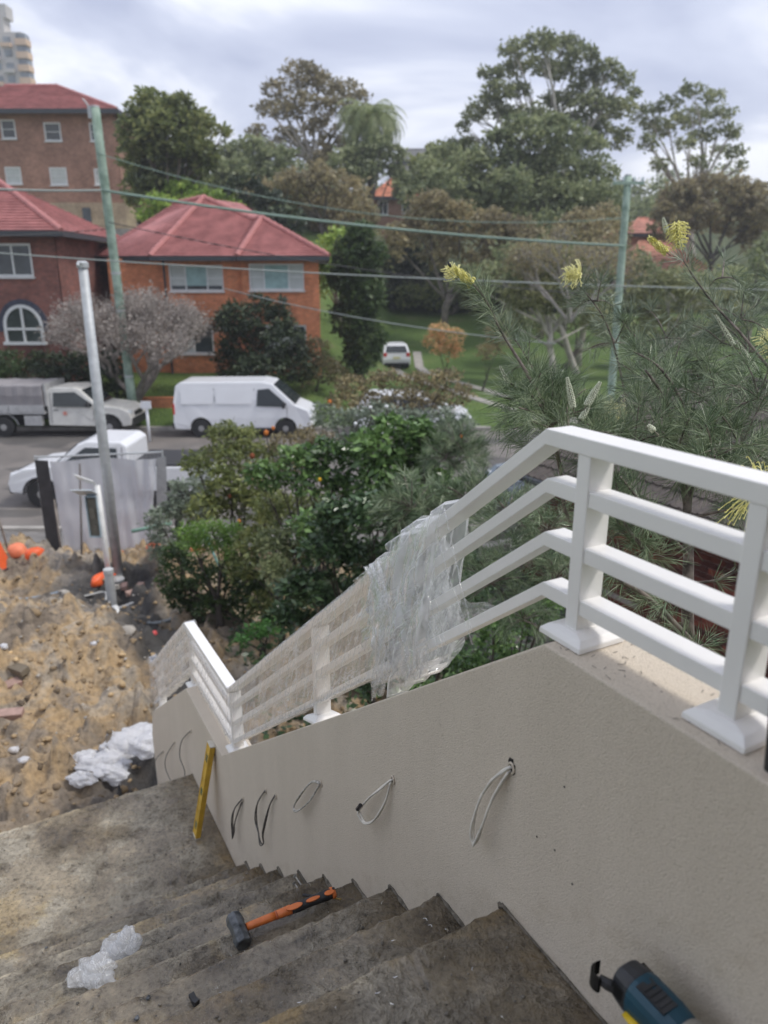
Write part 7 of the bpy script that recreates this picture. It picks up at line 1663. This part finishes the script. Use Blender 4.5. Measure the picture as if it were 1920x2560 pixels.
for (cx, cy, y, R_, k, n, up, spr) in ((1340, 1150, 2.2, 90, 6, 22, -90, 260), (1390, 1210, 2.1, 70, 4, 16, -60, 280), (1430, 900, 2.6, 110, 6, 24, -90, 220), (1550, 890, 2.6, 120, 6, 24, -80, 240), (1600, 970, 2.4, 120, 7, 28, -90, 220), (1640, 860, 2.5, 110, 6, 26, -90, 240), (1370, 960, 2.4, 100, 7, 30, -90, 220), (1460, 985, 2.4, 90, 6, 28, -90, 220), (1540, 990, 2.3, 100, 6, 28, -90, 220), (1310, 970, 2.4, 70, 5, 26, -100, 220),
                                   (1420, 1340, 2.0, 60, 3, 10, -60, 300), (1290, 1080, 2.3, 60, 5, 22, -90, 300), (1500, 1410, 1.9, 50, 3, 12, -40, 200), (1560, 1050, 2.2, 90, 5, 26, -60, 240), (1600, 1040, 2.3, 110, 6, 30, -90, 300)):
    st += fan(cx, cy, y, R_, k, n, up, spr, .003)
gb = grevillea('dense needle leaved shrub with dark trunk behind the level railing', (2.0, 2.4, .8), st)
# softer farther plant rising at the right with silver buds
st = [dict(p=[g(1690, 830, 2.8), g(1600, 720, 2.9), g(1545, 660, 3.0), g(1500, 600, 3.0), g(1475, 560, 3.0)], r=.006, n=26), dict(p=[g(1700, 640, 3.2), g(1660, 600, 3.2)], r=.005, n=12),
      dict(p=[g(1360, 900, 3.2), g(1330, 760, 3.3), g(1300, 680, 3.3), g(1245, 610, 3.3)], r=.006, n=34), dict(p=[g(1460, 850, 3.2), g(1400, 760, 3.2), g(1340, 690, 3.2)], r=.005, n=34), dict(p=[g(1180, 850, 3.2), g(1130, 760, 3.2), g(1080, 690, 3.2)], r=.004, n=26)]
for (cx, cy, y, R_, k, n) in ((1330, 740, 3.3, 70, 4, 12), (1290, 650, 3.3, 50, 3, 10), (1440, 730, 3.3, 80, 4, 12), (1560, 740, 3.2, 90, 5, 16), (1620, 760, 3.1, 90, 5, 18), (1390, 830, 3.1, 80, 5, 18), (1520, 820, 3.1, 90, 6, 20), (1450, 800, 3.1, 90, 6, 20), (1600, 690, 3.2, 80, 5, 14), (1140, 790, 3.3, 50, 3, 10), (1560, 600, 3.2, 50, 3, 8)): st += fan(cx, cy, y, R_, k, n, -90, 230, .003)
gc = grevillea('loose silvery needle leaved shrub rising at the right with pale buds', (2.3, 3.2, .8), st, m=leafmat('silvery_needles', (.045, .065, .04), (.09, .115, .07), (.20, .23, .16), 6, thin=.2), L=(.05, .09), W=.0022)
# needle bushes further off among the shrubs
for (px, y, lst, lb) in ((985, 7.4, [(985, 935, 40, 12), (960, 970, 40, 12), (1010, 970, 36, 12)], 'needle leaved bush with an orange flower in front of the driveway'), (930, 5.4, [(890, 1080, 60, 14), (960, 1100, 60, 14), (1010, 1060, 50, 14), (950, 1160, 60, 14)], 'dark needle leaved bush behind the upper sloping rail'), (1120, 4.0, [(1100, 1090, 50, 12), (1130, 1200, 60, 14), (1060, 1240, 60, 14), (1180, 1130, 50, 12), (1200, 1230, 50, 12), (1130, 1320, 50, 12)], 'fine needle leaved bush seen between the sloping rails')):
    st = []
    for (cx, cy, R_, k) in lst: st += fan(cx, cy + 20, y, R_ * 1.2, k, 14, -90, 260, .006 if y > 5 else .004, rach=.05)
    b = GB(px, y); grevillea(lb, b, st, L=(.07, .13) if y > 5 else (.05, .09), W=.005 if y > 5 else .0028, r=.006)
# flower spikes
M_yf = mat('yellow_styles', (.72, .66, .14), .5, .15, 60, col2=(.85, .80, .35)); M_bud = mat('green_white_buds', (.50, .55, .38), .6, .3, 200, col2=(.75, .77, .62)); M_fy = mat('pale_yellow_styles', (.80, .76, .36), .5, .1, 60)
def y_near(c): return c.y < 2.2
def spike(label, a, b_, r, kind, m, seed=0, n=90, style=.02):
    """a raceme: small buds spiralling round a stem, with looping styles when open"""
    a, b_ = Vector(a), Vector(b_); t = thing('flower_spike', label, 'flower', a, 'flower spikes of the needle leaved shrubs')
    ax = (b_ - a).normalized(); u = ax.cross(Vector((0, 1, .3))).normalized(); v = ax.cross(u); rr = random.Random(seed)
    mb = MB(); mb.tube([a - ax * .02, a, b_], .0022, 6); obj('stem', mb, M_gst, t)
    bv, bf = ico(); Vs = []; Fs = []; k = 0; P = []
    for i in range(n):
        f = i / n; an = i * 2.4; rad = r * (.75 + .35 * math.sin(f * math.pi)) * (1 - .5 * f); o_ = (u * math.cos(an) + v * math.sin(an)); c = a.lerp(b_, f) + o_ * rad
        s_ = .0030 * (1.2 - .6 * f) * (1 if kind == 'bud' else 1.15); Vs.append(bv * np.array([s_, s_, s_ * 1.4]) + np.array(c)); Fs.append(bf + k); k += len(bv); P.append((c, o_, f))
    obj('buds', (np.concatenate(Vs), np.concatenate(Fs)), M_bud if kind == 'bud' else m, t)
    if kind != 'bud':
        mb = MB()
        for c, o_, f in P[::2] if kind == 'loop' else P:
            L_ = style * (1.4 if kind == 'open' else 1.15) * rr.uniform(.7, 1.2) * (1 - .4 * f); w = (o_ + ax * rr.uniform(-.3, .5) + Vector((rr.uniform(-.3, .3),) * 3)).normalized(); cr_ = w.cross(ax).normalized()
            if kind == 'loop': pts = [c, c + w * L_ * .6 + ax * L_ * .3, c + w * L_ * .7 - ax * L_ * .3, c + w * L_ * .2 - ax * L_ * .4]
            else: pts = [c + w * L_ * q + cr_ * L_ * .25 * math.sin(q * 3) + ax * L_ * .25 * q * q for q in (0, .3, .6, .85, 1)]; pts.append(pts[-1] - w * L_ * .06 + ax * L_ * .05)
            mb.tube(spline([tuple(p) for p in pts], 3), (.0008 if y_near(c) else .0015), 4)
        obj('styles', mb, m, t)
    return t
spike('half open yellow flower spike on top of the long bare stem', g(1020, 612, 2.5), g(978, 578, 2.5), .010, 'loop', M_yf, 1, 110, .012)
mb = MB(); p = g(974, 577, 2.49); mb.tube([p, p + Vector((-.006, 0, .008)), p + Vector((-.010, 0, .018))], [.004, .005, .002], 6)
tag(obj('dark_bee', mb, M_black, loc=p, smooth=True), 'small dark insect on the tip of the yellow flower spike', 'insect')
spike('second pale yellow flower just behind the half open one', g(985, 600, 2.9), g(965, 575, 2.9), .010, 'open', M_fy, 2, 60, .022)
spike('open round yellow flower left of the right pole', g(1255, 595, 3.2), g(1222, 596, 3.2), .012, 'open', M_fy, 3, 90, .035)
spike('slim yellow flower spike at upper right', g(1440, 545, 2.9), g(1400, 512, 2.9), .010, 'loop', M_yf, 4, 90, .011)
spike('hanging yellow flower beside the slim spike at upper right', g(1460, 480, 3.2), g(1466, 535, 3.2), .014, 'open', M_yf, 5, 90, .028)
spike('pale pinkish bud spike near the hanging yellow flower', g(1440, 500, 3.3), g(1432, 470, 3.3), .010, 'bud', M_yf, 6, 60)
spike('white green bud spike standing straight above the top rail bend', g(1238, 880, 2.35), g(1225, 815, 2.35), .010, 'bud', M_yf, 7, 130)
spike('leaning green bud spike right of the straight one', g(1268, 875, 2.3), g(1297, 825, 2.3), .011, 'bud', M_yf, 8, 130)
spike('low short bud spike at the foot of the leaning one', g(1255, 905, 2.3), g(1272, 880, 2.3), .009, 'bud', M_yf, 9, 60)
spike('large open yellow flower in front of the right railing post', g(1640, 1075, 1.55) , g(1612, 1066, 1.55), .008, 'open', M_yf, 10, 70, .055)
spike('pale flower spike cut by the right frame edge', g(1690, 760, 2.9), g(1645, 725, 2.9), .012, 'open', M_fy, 11, 80, .035)
spike('bright yellow flower low between the poles', g(1350, 895, 5), g(1300, 885, 5), .03, 'open', M_fy, 12, 80, .06)
spike('tiny white bud spike above the level top rail', g(1412, 930, 1.9), g(1400, 918, 1.9), .006, 'bud', M_yf, 13, 30)
spike('grey bud spike on the slanting right branch', g(1585, 745, 2.9), g(1545, 680, 2.9), .008, 'bud', M_yf, 14, 90)
spike('second grey bud spike lower on the slanting right branch', g(1635, 800, 2.85), g(1590, 735, 2.85), .008, 'bud', M_yf, 15, 90)
spike('pale bud spike rising left of the right pole foot', g(1108, 850, 3.2), g(1080, 790, 3.2), .010, 'bud', M_yf, 16, 80)
# fallen needles on the level part of the coping
mb = MB()
for _ in range(60):
    d_ = rnd.uniform(.845, 1.0); s_ = rnd.uniform(.55, .92) if rnd.random() < .7 else rnd.uniform(.86, .98); s_ = min(s_, .92); an = rnd.uniform(0, 6.3); L_ = rnd.uniform(.008, .03)
    mb.tube([S(d_, s_, 4.7695), S(min(1.0, d_ + L_ * .4 * math.cos(an)), min(.922, s_ + L_ * .4 * math.sin(an)), 4.7705)], .0006, 4)
obj('fallen_needles', mb, M_gbr, kind='stuff')
# grass tufts on the verge, lawn edges
P = []
for _ in range(9000):
    x = rnd.uniform(-14, 8); y = rnd.uniform(27.7, 33)
    P.append((x, y, gz(x, y)))
P = np.array(P); D = rng.normal(size=P.shape) * .4; D[:, 2] = 1
obj('grass', needles(P, D, rng.uniform(.05, .16, len(P)), np.full(len(P), .012)), leafmat('grass_blades', (.07, .12, .02), (.12, .19, .03), (.22, .26, .06), .8), kind='stuff')
# low wall stones in the garden
SBL = ('leftmost pale sandstone edging block between the sloping rails', 'second pale sandstone edging block between the sloping rails', 'rightmost pale sandstone edging block between the sloping rails', 'pale sandstone edging block lying nearer than the other three')
for i, (px, py) in enumerate(((1055, 1160), (1085, 1150), (1115, 1140), (1068, 1185))):
    c = Zp(px, py, .9); mb = MB(); mb.box(c, (.5, .26, .2), Matrix.Rotation(.5, 3, 'Z')); tag(obj('sandstone_block', mb, M_stone, loc=c, bevel=.02), SBL[i], 'stone', 'sandstone edging blocks in the garden')

print('TRIS', sum(sum(len(p.vertices) - 2 for p in o.data.polygons) for o in bpy.data.objects if o.type == 'MESH'))

# ------------------------------------------------------------------ thin moist air
hz = bpy.data.materials.new('moist_air'); hz.use_nodes = True; hn = hz.node_tree.nodes; hn.clear()
ho = hn.new('ShaderNodeOutputMaterial'); hv = hn.new('ShaderNodeVolumePrincipled'); hv.inputs['Density'].default_value = .0011; hv.inputs['Color'].default_value = (.86, .89, .95, 1); hv.inputs['Anisotropy'].default_value = .2
hz.node_tree.links.new(hv.outputs[0], ho.inputs['Volume'])
mb = MB(); mb.box((0, 300, 39), (2400, 1260, 82)); obj('haze', mb, hz, kind='stuff')
